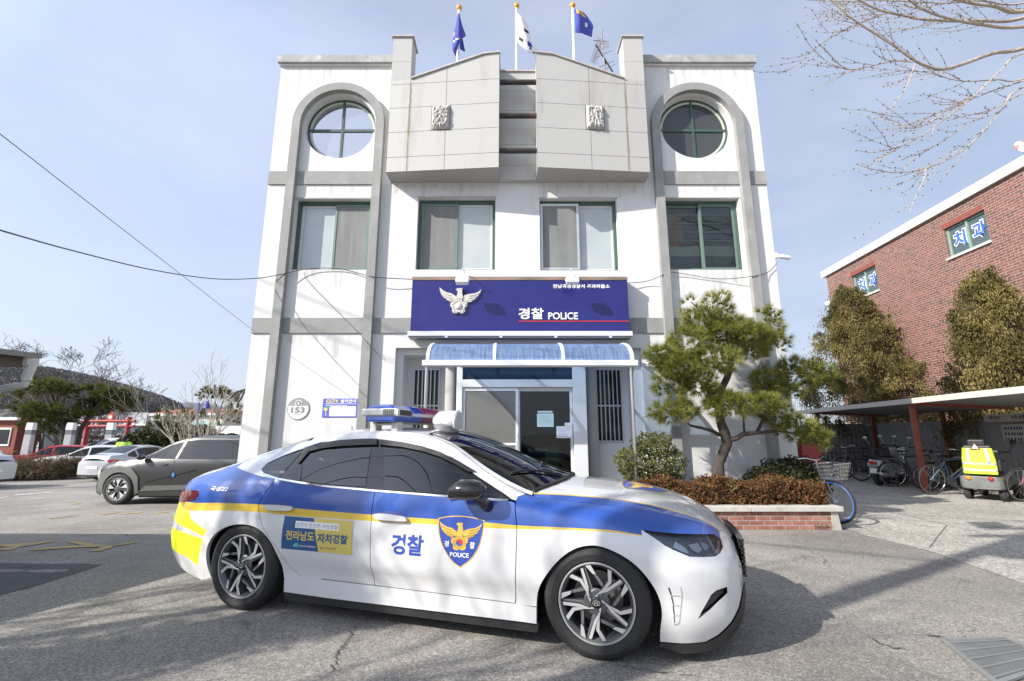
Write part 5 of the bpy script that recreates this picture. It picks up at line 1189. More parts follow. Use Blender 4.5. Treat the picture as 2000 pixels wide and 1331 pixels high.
        skin(nm, PB, gq, [M_TINTG], pc, sg=sg, off=-.002, thick=0, step=.06)
    skin('window_surround', PB, dl, [M_GBK], pc, sg=sg, off=-.006, thick=.02, step=.05, holes=GH)
    for q in ([(766, 266), (850, 239), (960, 225), (1080, 218), (1157, 218), (1157, 251), (1080, 252), (960, 258), (860, 270), (790, 288), (740, 345), (722, 345)],
              [(1166, 221), (1290, 236), (1400, 259), (1500, 292), (1600, 343), (1690, 398), (1650, 398), (1590, 362), (1500, 316), (1400, 284), (1290, 262), (1166, 250)]):
        skin('wind_deflector', PB, Z1(q), [M_SBK], pc, sg=sg, off=.012, thick=.012, step=.05)
    st = [(p[0], p[1]) for p in DLO_LO] + [(p[0], p[1] - .012) for p in DLO_LO[::-1]]
    skin('chrome_strip', PB, st, [M_CHR], pc, sg=sg, off=.003, thick=.006, step=.06)
    qs = [DLO_UP[i] for i in range(-6, 0)]; 
    skin('chrome_strip', PB, [(x, z) for x, z in qs] + [DLO_LO[0]] + [(DLO_LO[0][0] - .012, DLO_LO[0][1] - .006)] + [(x - .006, z + .011) for x, z in qs[::-1]], [M_CHR], pc, sg=sg, off=.003, thick=.005, step=.06)
    # mirror
    mo = MB(); mc = Vector((-.835, sg * 1.02, 1.005))
    prof = [(-.125, .0, .0), (-.124, .060, .048), (-.112, .074, .060), (-.05, .084, .070), (.03, .082, .069), (.085, .066, .056), (.118, .036, .032), (.128, .0, .0)]
    vs = []; n = 14
    for (dx, rw, rh) in prof:
        for q in range(n): w_ = 2 * math.pi * q / n; vs.append(mc + Vector((dx - .10 * .12 * math.sin(w_) * 0, rw * math.cos(w_) * 1.15, rh * math.sin(w_) - .02 * (dx < -.1))))
    mo.add(vs, [(i * n + q, i * n + (q + 1) % n, (i + 1) * n + (q + 1) % n, (i + 1) * n + q) for i in range(len(prof) - 1) for q in range(n)])
    mo.build('mirror', M_GBK, pc, smooth=True)
    mo = MB(); mo.tube([(-.79, sg * .985, .965), (-.75, sg * .94, .90), (-.735, sg * .895, .885)], [.038, .032, .045], 10); mo.build('mirror_stalk', M_GBK, pc, smooth=True)
    # wheels
    for x, sp in ((0, R_(42)), (-2.84, R_(30))):
        wo = spoke_wheel(pc, x, sg * .795, .333, .338, .235, .238, sg, 'police', sp)
        wl_ = MB(); wl_.lathe([(.42, sg * -.02), (.43, sg * -.30)], (x, sg * .86, .31), axis='Y', n=28, a0=-.25, a1=math.pi + .25); wl_.lathe([(.43, 0), (.0, 0)], (x, sg * .555, .31), axis='Y', n=28, a0=-.25, a1=math.pi + .25); wl_.build('wheel_housing', M_BLK, pc)
# top skins
def top_skin(name, poly, mats, off=0., **kw): return skin(name, PB, poly, mats, pc, mode='top', off=off, **kw)
def sym(half): return half + [(x, -y) for x, y in half[::-1]]
edge = lambda x, i=.004: PB.rail(x)[0] - i
YLN = [trace_top(860 + x / 2.773, 820 + y / 2.773) for x, y in [(520, 400), (640, 405), (800, 416), (940, 431), (1100, 458), (1250, 491), (1350, 520), (1450, 560)]]
YLN = [p for p in YLN if p]; YLN.sort()
fy_ = pchip([p[0] for p in YLN] + [.95], [abs(p[1]) for p in YLN] + [max(.18, abs(YLN[-1][1]) - .12)])
def hood_reg(x, y): 
    e = float(fy_(x)); return 1 if abs(y) > e + .008 else (2 if abs(y) > e - .010 else 0)
hl_ = []
for d_ in (.008, -.010):
    for s_ in (-1, 1): hl_.append([(x, s_ * (float(fy_(x)) + d_)) for x in np.arange(-.50, .93, .03)])
cowl = [(-.455, -.69), (-.40, -.60), (-.345, -.45), (-.31, -.25), (-.30, 0)]
hoodp = [(x, -edge(x)) for x in np.arange(-.44, .91, .04)] + [(.91, -.27), (.925, -.15), (.93, 0)]
hood_poly = cowl[::-1][:-1] + hoodp
hood_full = [(x, y) for x, y in hoodp] + [(x, -y) for x, y in hoodp[::-1][1:]] + [(x, -y) for x, y in cowl] [:-1] + [(x, y) for x, y in cowl[::-1]]
bonnet = top_skin('bonnet', hood_full, LIV, lines=hl_, region=hood_reg, step=.05, xfine=.6, thick=.012)
ws_side = [(x, -edge(x, .035)) for x in np.arange(-.47, -1.36, -.04)]
ws_top = [(-1.385, -.50), (-1.40, -.3), (-1.405, 0)]
ws = cowl[::-1] + ws_side + ws_top; ws = ws + [(x, -y) for x, y in ws[::-1][1:-1]]
for i in range(1): windscreen = top_skin('windscreen', ws, [M_WIND], off=-.004, step=.07, thick=.004)
def ring_top(name, outer_half, inner_half, m, off):
    pass
roofp = [(-1.39, -edge(-1.39)), (-1.412, -.45), (-1.418, 0)]
rf = [(x, -edge(x)) for x in np.arange(-1.38, -2.52, -.06)] + [(-2.56, -.5), (-2.60, -.3), (-2.62, 0)]
rf = [(-1.419, 0), (-1.414, -.3), (-1.40, -.5)] + rf; rf = rf + [(x, -y) for x, y in rf[::-1][1:-1]]
top_skin('roof', rf, [M_CWH], step=.07, thick=.008)
bl_ = [(-2.625, 0), (-2.605, -.3), (-2.565, -.5)] + [(x, -edge(x, .05)) for x in np.arange(-2.60, -3.36, -.06)] + [(-3.40, -.55), (-3.46, -.3), (-3.48, 0)]
bl_ = bl_ + [(x, -y) for x, y in bl_[::-1][1:-1]]; top_skin('rear_screen', bl_, [M_TINT], off=-.003, step=.07, thick=.006)
tk = [(-3.485, 0), (-3.465, -.3), (-3.405, -.55)] + [(x, -edge(x)) for x in np.arange(-3.40, -3.86, -.04)] + [(-3.86, -.4), (-3.88, 0)]
tk = tk + [(x, -y) for x, y in tk[::-1][1:-1]]; top_skin('boot_lid', tk, [M_CWH], step=.05, thick=.02)
for s_ in (-1, 1):
    for (xa, xb, di, mi) in ((-.46, -1.39, .036, 0), (-2.58, -3.38, .052, 0)):
        k = MB(); xs2 = np.linspace(xa, xb, 18); vs = []
        for x in xs2: vs += [PB.top(x, s_ * edge(x, .0)), PB.top(x, s_ * edge(x, di))]
        k.add(vs, [(2 * i, 2 * i + 1, 2 * i + 3, 2 * i + 2) for i in range(17)], mi); k.build('screen_pillar', [M_CWH], pc, smooth=True)
# front and rear closing panels
def cap(name, x0, zs_, bulge, sgx, mats, reg, ny=16, off=0.):
    V = []; F = []; fm = []
    for z in zs_:
        w_ = PB.W(x0, z)
        for i in range(ny + 1): t = -1 + 2 * i / ny; V.append((x0 + sgx * (off + bulge * (1 - t * t)), t * w_, z))
    for j in range(len(zs_) - 1):
        for i in range(ny): F.append((j * (ny + 1) + i, j * (ny + 1) + i + 1, (j + 1) * (ny + 1) + i + 1, (j + 1) * (ny + 1) + i)); fm.append(reg((zs_[j] + zs_[j + 1]) / 2, abs(-1 + 2 * (i + .5) / ny)))
    return mesh_obj(name, V, F, mats, pc, fm, True)
cap('front_panel', .90, list(np.linspace(.16, .66, 14)), .05, 1, [M_CWH, M_SBK], lambda z, t: 1 if (z < .30 or z > .44) else 0)
k = MB()
for q in range(9):
    zc_ = .44 + .028 * q
    for i in range(-9, 10):
        y = i * .045 + (.022 if q % 2 else 0)
        if abs(y) < .42 - .10 * abs(zc_ - .56): k.obox((.945 + .02 * (1 - (y / .45) ** 2), y, zc_), (.012, 0, 0), (0, .016, 0), (0, 0, .009))
k.prism([(-.30, .50), (.30, .50), (.38, .60), (.34, .665), (-.34, .665), (-.38, .60)], lambda a, b, d: (d, a, b), .93, .962)
k.build('grille', M_GBK, pc)
k = MB(); k.box(.962, -.27, .46, .985, .27, .585); k.build('number_plate', mat('number_plate', (.72, .73, .74), .4), pc)
cap('rear_panel', -3.89, list(np.linspace(.34, .92, 12)), .06, -1, [M_CWH, M_REDD, M_CLM, M_SBK], lambda z, t: 1 if .77 < z < .86 else (3 if z < .40 else (2 if (t > .55 and z < .70) else 0)))
# inner shell and cabin
k = MB(); k.box(-3.70, -.545, .17, .70, .545, .60); k.box(-3.4, -.55, .60, -.45, .55, .80); k.box(-3.80, -.60, .25, -3.2, .60, .85); k.box(-2.42, -.80, .17, -.42, .80, .30); k.box(.40, -.55, .16, .84, .55, .55); k.build('underbody', M_BLK, pc)
k = MB(); k.box(-.95, -.70, .62, -.40, .70, .93, ch=.03); k.box(-.80, .18, .93, -.58, .62, 1.0, ch=.02); k.build('dashboard', mat('dark_cabin', (.03, .03, .032), .7), pc)
k = MB()
for y in (-.38, .38):
    k.box(-2.05, y - .24, .55, -1.45, y + .24, .72, ch=.05); k.obox((-2.08, y, .98), (.09, 0, .02), (0, .23, 0), (-.05, 0, .30)); k.obox((-2.12, y, 1.30), (.05, 0, .0), (0, .13, 0), (-.01, 0, .08))
k.build('seats', mat('grey_seat', (.07, .07, .072), .85), pc)
k = MB(); c0 = Vector((-1.15, .38, .93)); 
k.tube([c0 + Vector((.07 * math.sin(a) * 1.1, .18 * math.cos(a), .17 * math.sin(a))) for a in np.linspace(0, 2 * math.pi, 25)], .014, 8); k.build('steering_wheel', M_SBK, pc)
k = MB(); V, F = fit_text('경찰 POLICE', -.42, .30, 0, .07, .02)
k.add([PB.top(-.75 - z * 1.2, -x, -.009) for x, z in V], F); k.build('dash_card', mat('pale_card', (.35, .38, .5), .6), pc)
k = MB()
for (a, b) in (((-.36, -.10), (-.66, -.58)), ((-.36, .45), (-.55, -.02))):
    p = [Vector(PB.top(a[0] + (b[0] - a[0]) * t, a[1] + (b[1] - a[1]) * t, .012)) for t in np.linspace(0, 1, 7)]; k.tube(p, .009, 6)
k.tube([PB.top(x, y, .004) for x, y in cowl] , .018, 6); k.tube([PB.top(x, -y, .004) for x, y in cowl], .018, 6)
k.build('wiper', M_SBK, pc)
# roof light bar
BX, BZ = -1.82, 1.472
def bar_sec(y, grow):
    return [(BX - .17 * grow, y, BZ + .055), (BX - .14 * grow, y, BZ + .012), (BX + .14 * grow, y, BZ + .012), (BX + .185 * grow, y, BZ + .055), (BX + .185 * grow, y, BZ + .095), (BX + .11 * grow, y, BZ + .158), (BX - .11 * grow, y, BZ + .158), (BX - .17 * grow, y, BZ + .10)]
M_BLUD = mat('blue_light_dome', (.015, .07, .42), .08, coat=.6, spec=.8); M_REDDM = mat('red_light_dome', (.30, .012, .02), .08, coat=.6); M_GREYP = mat('pale_grey_plastic', (.55, .56, .56), .4)
lb = MB(); lb.box(BX - .10, -.50, BZ, BX + .10, .50, BZ + .02, ch=.008); lbo = lb.build('light_bar', M_GREYP, pc)
def dome(y0, y1, m, nm, g0=1., g1=1., band=True):
    k = MB(); a, b = bar_sec(y0, g0), bar_sec(y1, g1); n = len(a)
    ys2 = 4; rings = []
    for i in range(ys2 + 1):
        t = i / ys2; rings += [tuple(np.array(p) * (1 - t) + np.array(q) * t) for p, q in zip(a, b)]
    k.add(rings, [(i * n + j, i * n + (j + 1) % n, (i + 1) * n + (j + 1) % n, (i + 1) * n + j) for i in range(ys2) for j in range(n)] + [tuple(range(n - 1, -1, -1)), tuple(range(ys2 * n, ys2 * n + n))])
    o = k.build(nm, m, lbo, recalc=True, bevel=.014); return o
dome(-.62, -.36, M_BLUD, 'blue_dome', .86, 1.0); dome(-.355, -.16, M_BLUD, 'blue_dome'); dome(-.155, .155, M_REDDM, 'red_dome'); dome(.16, .355, M_REDDM, 'red_dome'); dome(.36, .62, M_REDDM, 'red_dome', 1.0, .86)
k = MB()
for s_ in (-1, 1):
    k.obox((BX + .0, s_ * .620, BZ + .094), (.17, 0, 0), (0, .022, -.004 * s_ * 0), (0, 0, .030)); k.obox((BX + .145, s_ * .52, BZ + .088), (.045, s_ * .02, 0), (0, .11, 0), (0, 0, .030))
k.box(BX + .17, -.40, BZ + .060, BX + .195, .40, BZ + .088)
k.build('trim_band', M_GREYP, lbo, bevel=.012)
k = MB()
for i in range(7):
    for j in range(4): k.obox((BX + .193, -.605 + .028 * i, BZ + .070 + .012 * j), (.002, 0, 0), (0, .010, .003), (0, -.001, .004))
for i in range(6):
    for j in range(4): k.obox((BX + .05 + .018 * i, -.643, BZ + .076 + .012 * j), (.007, 0, .002), (0, .002, 0), (-.001, 0, .0035))
k.build('speaker_grille', M_BLK, lbo)
k = MB()
for y in (-.50, .50): 
    for dx in (-.11, .10): k.box(BX + dx - .03, y - .05, 1.40, BX + dx + .03, y + .05, BZ + .012, ch=.008)
    k.box(BX - .15, y - .03, 1.455, BX + .14, y + .03, 1.47)
k.build('mounting_foot', mat('ivory_plastic', (.62, .60, .54), .5), lbo)
k = MB(); sc = Vector((-1.42, -.12, 1.50))
k.lathe([(.0, -.135), (.045, -.13), (.088, -.075), (.098, .02), (.094, .085), (.086, .095)], sc, axis='X', n=24); k.build('search_lamp', M_CWH, pc, smooth=True)
k = MB(); k.lathe([(.094, .0), (.098, .018), (.086, .03), (.0, .026)], sc + Vector((.092, 0, 0)), axis='X', n=24); k.build('search_lamp_lens', M_GREYP, pc, smooth=True, angle=40)
k = MB(); k.lathe([(.13, -.03), (.12, .03), (.08, .06)], (sc.x - .02, sc.y, 1.425), n=24); k.build('search_lamp_base', mat('grey_base', (.16, .16, .165), .4), pc, smooth=True, angle=40)
k = MB(); k.lathe([(.03, 0), (.022, .02), (.01, .055), (0, .06)], (-2.55, 0, 1.405), n=12); k.build('roof_aerial', M_CWH, pc, smooth=True)
# lettering and emblems on the flank (both sides carry them)
M_BLTXT = mat('blue_lettering', (.03, .07, .34), .35, coat=.5); M_GOLD = mat('gold_print', (.66, .43, .07), .4, coat=.3); M_BRN = mat('brown_line', (.26, .14, .03), .5); M_PRW = mat('white_print', (.80, .80, .80), .35)
def put(name, V2, F, m, sg, off, parent=None, cx=None):
    V = [PB.side(x if sg < 0 else (2 * cx - x), z, off, sg) for x, z in V2]
    if sg > 0: F = [f[::-1] for f in F]
    a, b, d = (Vector(V[i]) for i in F[0][:3])
    if ((b - a).cross(d - a)).y * sg < 0: F = [f[::-1] for f in F]
    return mesh_obj(name, V, F, m, parent or pc, None, True)
def quad_text(s, q, bold, shear=0.):
    """text into a photo quad (tl, tr, br, bl) on the flank"""
    V, F = fit_text(s, 0, 1, 0, 1, bold, shear); c = [np.array(p) for p in q]
    return [tuple((c[3] * (1 - a) + c[2] * a) * (1 - b) + (c[0] * (1 - a) + c[1] * a) * b) for a, b in V], F
ZS = lambda pts: [trace(530 + x / 10.526, 990 + y / 10.526) for x, y in pts]
ZE = lambda pts: [trace(840 + x / 10.24, 990 + y / 10.24) for x, y in pts]
em_tl, em_tr, em_b = trace(840 + 165 / 10.24, 990 + 225 / 10.24), trace(840 + 1092 / 10.24, 990 + 270 / 10.24), trace(840 + 600 / 10.24, 990 + 1222 / 10.24)
def em_px(p): return trace(840 + (p[0] * 850 + 620) / 10.24, 990 + (640 - p[1] * 850) / 10.24)
EMT = {k_: [em_px(p) for p in EM[k_]] for k_ in ('shield', 'shield_in', 'wing_l', 'wing_r', 'body', 'flower', 'disc', 'red')}
EML = [[em_px(p) for p in stroke(l, .014)] for l in EM['feathers'] + EM['petals']]
ecx_ = float(np.mean([p[0] for p in EMT['shield']]))
def clean(poly):
    out = [poly[0]]
    for p in poly[1:]:
        if math.hypot(p[0] - out[-1][0], p[1] - out[-1][1]) > 2e-4: out.append(p)
    return out
for sg in (-1, 1):
    V, F = quad_text('경찰', Z1([(1236, 727), (1410, 738), (1400, 852), (1230, 838)]), .03); put('lettering', V, F, M_BLTXT, sg, .0022, cx=-1.09)
    V, F = quad_text('곡성22', Z1([(262, 470), (352, 474), (345, 500), (250, 497)]), .02, .2); put('lettering', V, F, M_PRW, sg, .0022, cx=-3.2)
    so = None
    for nm, ky, m, of in (('shield_border', 'shield', M_GOLD, .0018), ('shield_field', 'shield_in', M_BLTXT, .0026), ('eagle_wing', 'wing_l', M_GOLD, .0034), ('eagle_wing', 'wing_r', M_GOLD, .0034), ('eagle_body', 'body', M_GOLD, .0040), ('flower', 'flower', M_GOLD, .0048), ('disc', 'disc', M_BLTXT, .0056), ('disc_top', 'red', mat('emblem_red', (.55, .03, .04), .4), .0062)):
        pz = dens(clean(EMT[ky]), .03); V, F = tri2d(pz, (), (), grid_in(pz, .03)); o = put('shield_emblem' if so is None else nm, V, F, m, sg, of, so, cx=ecx_); so = so or o
    V, F = [], []
    for l in EML:
        v2, f2 = tri2d(clean(l)); b0 = len(V); V += v2; F += [tuple(i + b0 for i in t) for t in f2]
    put('feather_lines', V, F, M_BRN, sg, .0054, so, cx=ecx_)
    for s_, q in (('경', [(292, 675), (380, 680), (378, 800), (290, 795)]), ('찰', [(800, 700), (905, 708), (895, 838), (795, 832)]), ('POLICE', [(402, 902), (780, 930), (778, 1022), (402, 990)])):
        V, F = quad_text(s_, ZE(q), .02); put('lettering', V, F, M_PRW, sg, .0044, so, cx=ecx_)
    # magnetic notice on the rear door
    bb = ZS([(285, 190), (885, 237), (1685, 303), (1660, 995), (970, 925), (205, 855)]); mcx = float(np.mean([p[0] for p in bb]))
    pz = dens([bb[0], bb[1], bb[4], bb[5]], .03); V, F = tri2d(pz, (), (), grid_in(pz, .025)); mo_ = put('door_notice', V, F, mat('notice_blue', (.02, .085, .23), .4, coat=.4), sg, .003, cx=mcx)
    pz = dens([bb[1], bb[2], bb[3], bb[4]], .03); V, F = tri2d(pz, (), (), grid_in(pz, .025)); put('notice_half', V, F, mat('notice_yellow', (.62, .50, .12), .4, coat=.4), sg, .003, mo_, cx=mcx)
    pz = dens(ZS([(512, 288), (1402, 358), (1385, 498), (492, 428)]), .02); V, F = tri2d(pz, (), (), grid_in(pz, .02)); put('notice_strip', V, F, M_PRW, sg, .0038, mo_, cx=mcx)
    for s_, q, m, bo in (('도민의 든든한 이웃경찰', [(528, 318), (1380, 385), (1372, 470), (522, 408)], mat('notice_grey_ink', (.12, .12, .15), .5), .0), ('전라남도', [(312, 478), (895, 518), (888, 715), (295, 672)], MATS['notice_yellow'], .03), ('자치경찰', [(955, 540), (1582, 588), (1565, 778), (948, 742)], mat('notice_ink_blue', (.02, .10, .25), .4), .03), ('전라남도자치경찰위원회', [(572, 780), (912, 805), (908, 845), (570, 822)], M_PRW, .01), ('전라남도경찰청', [(1100, 830), (1325, 848), (1322, 885), (1098, 868)], MATS['notice_grey_ink'], .0)):
        V, F = quad_text(s_, ZS(q), bo); put('lettering', V, F, m, sg, .0046, mo_, cx=mcx)
    V, F = tri2d(ZS([(990, 812), (1025, 835), (1045, 838), (1078, 818), (1060, 850), (1040, 885), (1015, 852)])); put('small_eagle', V, F, mat('dull_gold', (.35, .22, .05), .5), sg, .0046, mo_, cx=mcx)
    V, F = tri2d(ZS([(455, 790), (500, 745), (540, 740), (560, 770), (540, 830), (500, 815), (460, 825)])); put('small_mark', V, F, mat('teal_mark', (.12, .42, .38), .5), sg, .0046, mo_, cx=mcx)
# bonnet shield: read from the front of the car
def hood_put(nm, poly, m, off, par=None):
    # emblem x -> across the car, emblem top -> windscreen; centred on the bonnet
    pts = [(.30 + .62 * (-.0 - p[1]) * .50, -p[0] * .50) for p in clean(poly)]
    pz = dens(pts, .05); V, F = tri2d(pz, (), (), grid_in(pz, .05)); VV = [PB.top(x, y, off) for x, y in V]
    a, b, d = (Vector(VV[i]) for i in F[0]); 
    if (b - a).cross(d - a).z < 0: F = [f[::-1] for f in F]
    return mesh_obj(nm, VV, F, m, par or bonnet, None, True)
so = hood_put('bonnet_emblem', EM['shield'], M_GOLD, .002)
hood_put('shield_field', EM['shield_in'], M_BLTXT, .0032, so)
for ky in ('wing_l', 'wing_r', 'body', 'flower'): hood_put('eagle_' + ky.split('_')[0], EM[ky], M_GOLD, .0042 if ky != 'flower' else .005, so)
hood_put('disc', EM['disc'], MATS['emblem_red'], .006, so)
# ------------------------------------------------------------------ other vehicles, built on the same kind of lofted body
M_TINT = mat('dark_car_glass', (.009, .010, .011), .03, spec=.5, ior=1.62)
def gen_car(name, label, pos, rz, paint, kind='saloon', wb=2.6, fo=.88, ro=.95, Wd=.86, Hh=1.45, R=.315, group=None, wheel='plain', extra=None):
    t = thing(name, label, 'car', pos, rz, group)
    x1, x0 = fo, -wb - ro; w = Wd
    def wl(f, e0, e1):
        return [(x0, f * e0 * w), (x0 + .14, f * (e0 * .45 + .53) * w), (x0 + .45, f * .97 * w), (-wb * .5, f * w), (-.1, f * .985 * w), (x1 - .42, f * .93 * w), (x1 - .13, f * (e1 * .5 + .40) * w), (x1, f * e1 * w)]
    zl = lambda z, dz0=0., dz1=0.: (lambda x: z * Hh + (dz0 if x < -wb - .2 else 0) + (dz1 if x > .2 else 0))
    def ln(f, z, e0=.80, e1=.55, d0=0., d1=0.): g = zl(z, d0, d1); return [(x, y, g(x)) for x, y in wl(f, e0, e1)]
    if kind == 'saloon':
        cen = [(x1, .43), (x1 - .05, .52), (x1 - .3, .60), (0, .655), (-.18 * wb, .69), (-.45 * wb, .955), (-.62 * wb, 1.), (-.84 * wb, .985), (-1.10 * wb, .80), (-1.17 * wb, .755), (x0 + .06, .72), (x0, .60)]
        dlo = (-.20, -.50, -.93, -1.10)
    elif kind == 'hatch':
        cen = [(x1, .43), (x1 - .05, .52), (x1 - .3, .60), (0, .655), (-.16 * wb, .69), (-.42 * wb, .955), (-.62 * wb, 1.), (-1.0 * wb, .965), (x0 + .25, .88), (x0 + .05, .62), (x0, .5)]
        dlo = (-.18, -.50, -1.0, -1.2)
    elif kind == 'suv':
        cen = [(x1, .44), (x1 - .03, .525), (x1 - .18, .585), (0, .645), (-.15 * wb, .695), (-.40 * wb, .945), (-.60 * wb, .995), (-.95 * wb, .99), (x0 + .30, .935), (x0 + .06, .62), (x0, .5)]
        dlo = (-.14, -.46, -1.0, -1.28)
    else:
        cen = [(x1, .38), (x1 - .04, .46), (x1 - .2, .54), (.25, .60), (.02, .645), (-.28 * wb, .93), (-.42 * wb, .985), (-.8 * wb, 1.), (x0 + .12, .985), (x0 + .03, .9), (x0, .5)]
        dlo = (.02, -.40, -1.0, -1.28)
    cen = [(a, b * Hh) for a, b in cen]; cf = pchip(*zip(*cen)); belt = .63 * Hh
    rail = []
    for x in np.linspace(x0, x1, 26):
        z = float(cf(x)); cab = min(1, max(0, (z - .68 * Hh) / (.25 * Hh))); yb = np.interp(x, [p[0] for p in wl(1, .7, .45)], [p[1] for p in wl(1, .7, .45)])
        rail.append((x, yb * (.86 - .17 * cab), max(z - .012 - .05 * cab - (.05 if cab == 0 else 0) * (.6 if x > 0 else .3), .40 * Hh)))
    lines = [ln(.92, .125, d0=.06, d1=.02), ln(.97, .22), ln(1., .42), ln(.995, .52), ]
    bl = [(x, y, min(belt, float(np.interp(x, [r[0] for r in rail], [r[2] for r in rail])) - .03)) for x, y in wl(.965, .74, .48)]
    lines.append(bl); lines.append(rail)
    B = Body(lines, cen, x0, x1, 160, kinks=(4, 5))
    rzz = lambda x: B.rail(x)[1] - .004
    arch = lambda cx: [(cx + (R + .055) * math.cos(a), R + (R + .055) * math.sin(a)) for a in np.linspace(-.35, math.pi + .35, 18)]
    zb = .14 * Hh; body = None
    for sg in (-1, 1):
        af = [p for p in arch(0) if p[1] > zb]; ar = [p for p in arch(-wb) if p[1] > zb]
        out = [(x0 + .01, .30 * Hh), (x0 + .08, zb + .05)] + ar[::-1] + af[::-1] + [(x1 - .12, zb), (x1 - .01, .26 * Hh), (x1 - .01, rzz(x1 - .01))] + [(x, rzz(x)) for x in np.linspace(x1 - .05, x0 + .02, 40)]
        o = skin('body' if body is None else 'body_side', B, out, [paint], t, sg=sg, step=.14, thick=.03, dstep=.09); body = body or o
        a, b, c, d = [q * wb for q in dlo]
        up = lambda x: rzz(x) - .045
        win = [(a, belt + .035)] + [(x, min(up(x), belt + .5)) for x in np.linspace(a - .06, d + .08, 14)] + [(d, belt + .08), (c, belt + .02)]
        skin('side_windows', B, win, [M_TINT], t, sg=sg, off=.004, thick=.006, step=.12)
        for x in (b, c):
            if kind != 'van' or x == b: skin('window_pillar', B, [(x - .03, belt + .03), (x + .03, belt + .03), (x + .0, up(x)), (x - .07, up(x - .03))], [paint if kind != 'suv' else mat('grey_pillar', (.085, .085, .082), .4)], t, sg=sg, off=.008, thick=.006, step=.2)
        for x in (b + .02, -.98 * wb):
            skin('door_gap', B, [(x, .22 * Hh), (x + .008, .22 * Hh), (x + .008, belt), (x, belt)], [M_BLK], t, sg=sg, off=.003, thick=0, step=.2)
        for x in (b + .24, c + .22): skin('handle', B, circle(x, belt - .09, .09, 10, ry=.018), [paint], t, sg=sg, off=.02, thick=.015, step=.1)
        m = MB(); q = B.side(a - .10, belt + .02, 0, sg); m.ball((q[0] + .0, q[1] + sg * .11, q[2] + .05), .1, 10, sc=(.8, 1.0, .65)); m.build('mirror', paint if kind != 'suv' else M_GBK, t, smooth=True)
        hq = B.W(x1 - .12, .5 * Hh)
        skin('headlight', B, [(x1 - .34, .545 * Hh), (x1 - .10, .50 * Hh), (x1 - .035, .44 * Hh), (x1 - .12, .40 * Hh), (x1 - .25, .43 * Hh)], [mat('lamp_glaze', (.55, .57, .6), .1, spec=.9, var=.3, scale=12)], t, sg=sg, off=.006, thick=.008, step=.08)
        skin('tail_lamp', B, [(x0 + .02, .60 * Hh), (x0 + .16, .625 * Hh), (x0 + .36, .60 * Hh), (x0 + .22, .535 * Hh), (x0 + .02, .50 * Hh)], [M_RED], t, sg=sg, off=.006, thick=.008, step=.08)
        for x in (0, -wb): spoke_wheel(t, x, sg * (Wd - .11), R, R, .21, R * .70, sg, wheel if wheel != 'plain' else 'plain', .3, detail=False)
    rl = lambda x, i=.004: B.rail(x)[0] - i
    cw = -.165 * wb if kind not in ('van',) else .03; rf0 = (-.44 if kind == 'saloon' else -.40) * wb if kind != 'van' else -.30 * wb
    def top(nm, xa, xb, m, ins, off, fr=.0):
        p = [(x, -rl(x, ins)) for x in np.linspace(xa, xb, 12)]; p = p + [(x, -y) for x, y in p[::-1]]; return skin(nm, B, p, [m], t, mode='top', off=off, step=.14, thick=.01)
    top('bonnet', x1 - .03, cw + .01, paint, .004, 0); top('windscreen', cw, rf0, M_TINT, .05, .004); top('screen_frame', cw, rf0, paint, .004, -.004)
    r1 = {'saloon': -.86, 'hatch': -1.06, 'suv': -1.10, 'van': -1.2}[kind] * wb; r2 = {'saloon': -1.115 * wb, 'hatch': x0 + .10, 'suv': x0 + .12, 'van': x0 + .05}[kind]
    top('roof', rf0 - .01, r1, paint, .004, 0)
    if kind != 'van': top('rear_screen', r1 - .01, r2, M_TINT, .06, .004); top('rear_frame', r1 - .01, r2, paint, .004, -.004)
    top('boot_lid', r2 - .01, x0 + .02, paint, .004, 0)
    for nm, xx, s_ in (('front_panel', x1 - .012, 1), ('rear_panel', x0 + .012, -1)):
        zs_ = np.linspace(.15 * Hh, rzz(xx), 9); V = []; F = []
        for z in zs_:
            ww = B.W(xx, z); V += [(xx + s_ * .05 * (1 - (q / 3 - 1) ** 2), (q / 3 - 1) * ww, z) for q in range(7)]
        F = [(j * 7 + i, j * 7 + i + 1, (j + 1) * 7 + i + 1, (j + 1) * 7 + i) for j in range(8) for i in range(6)]
        mesh_obj(nm, V, F, [paint, M_SBK], t, [1 if (s_ > 0 and .28 * Hh < zs_[f_ // 6] < .40 * Hh) or zs_[f_ // 6] < .2 * Hh else 0 for f_ in range(len(F))], True)
        k = MB(); k.box(xx + s_ * .05, -.26, .36 * Hh, xx + s_ * .062, .26, .36 * Hh + .11); k.build('number_plate', mat('plate_white', (.7, .7, .7), .5), t)
    k = MB(); k.box(x0 + .3, -Wd * .62, .16, x1 - .3, Wd * .62, .55 * Hh); k.box(-wb * .8, -Wd * .9, .16, -.45, Wd * .9, .3); k.build('underbody', M_BLK, t)
    if extra: extra(t, B)
    return t
P_GREY = mat('graphite_car_paint', (.027, .028, .028), .35, metal=.1, coat=.3)
P_SILV = mat('silver_car_paint', (.50, .52, .54), .3, metal=.35, coat=.8)
P_RED = mat('red_car_paint', (.45, .015, .025), .25, coat=.9)
P_WHITE = mat('plain_white_paint', (.74, .745, .75), .3, coat=.7)
P_CLAD = mat('grey_cladding', (.125, .125, .118), .55, metal=.1, var=.06, scale=4)
P_DCLAD = mat('dark_cladding', (.05, .051, .05), .5, var=.1, scale=4)
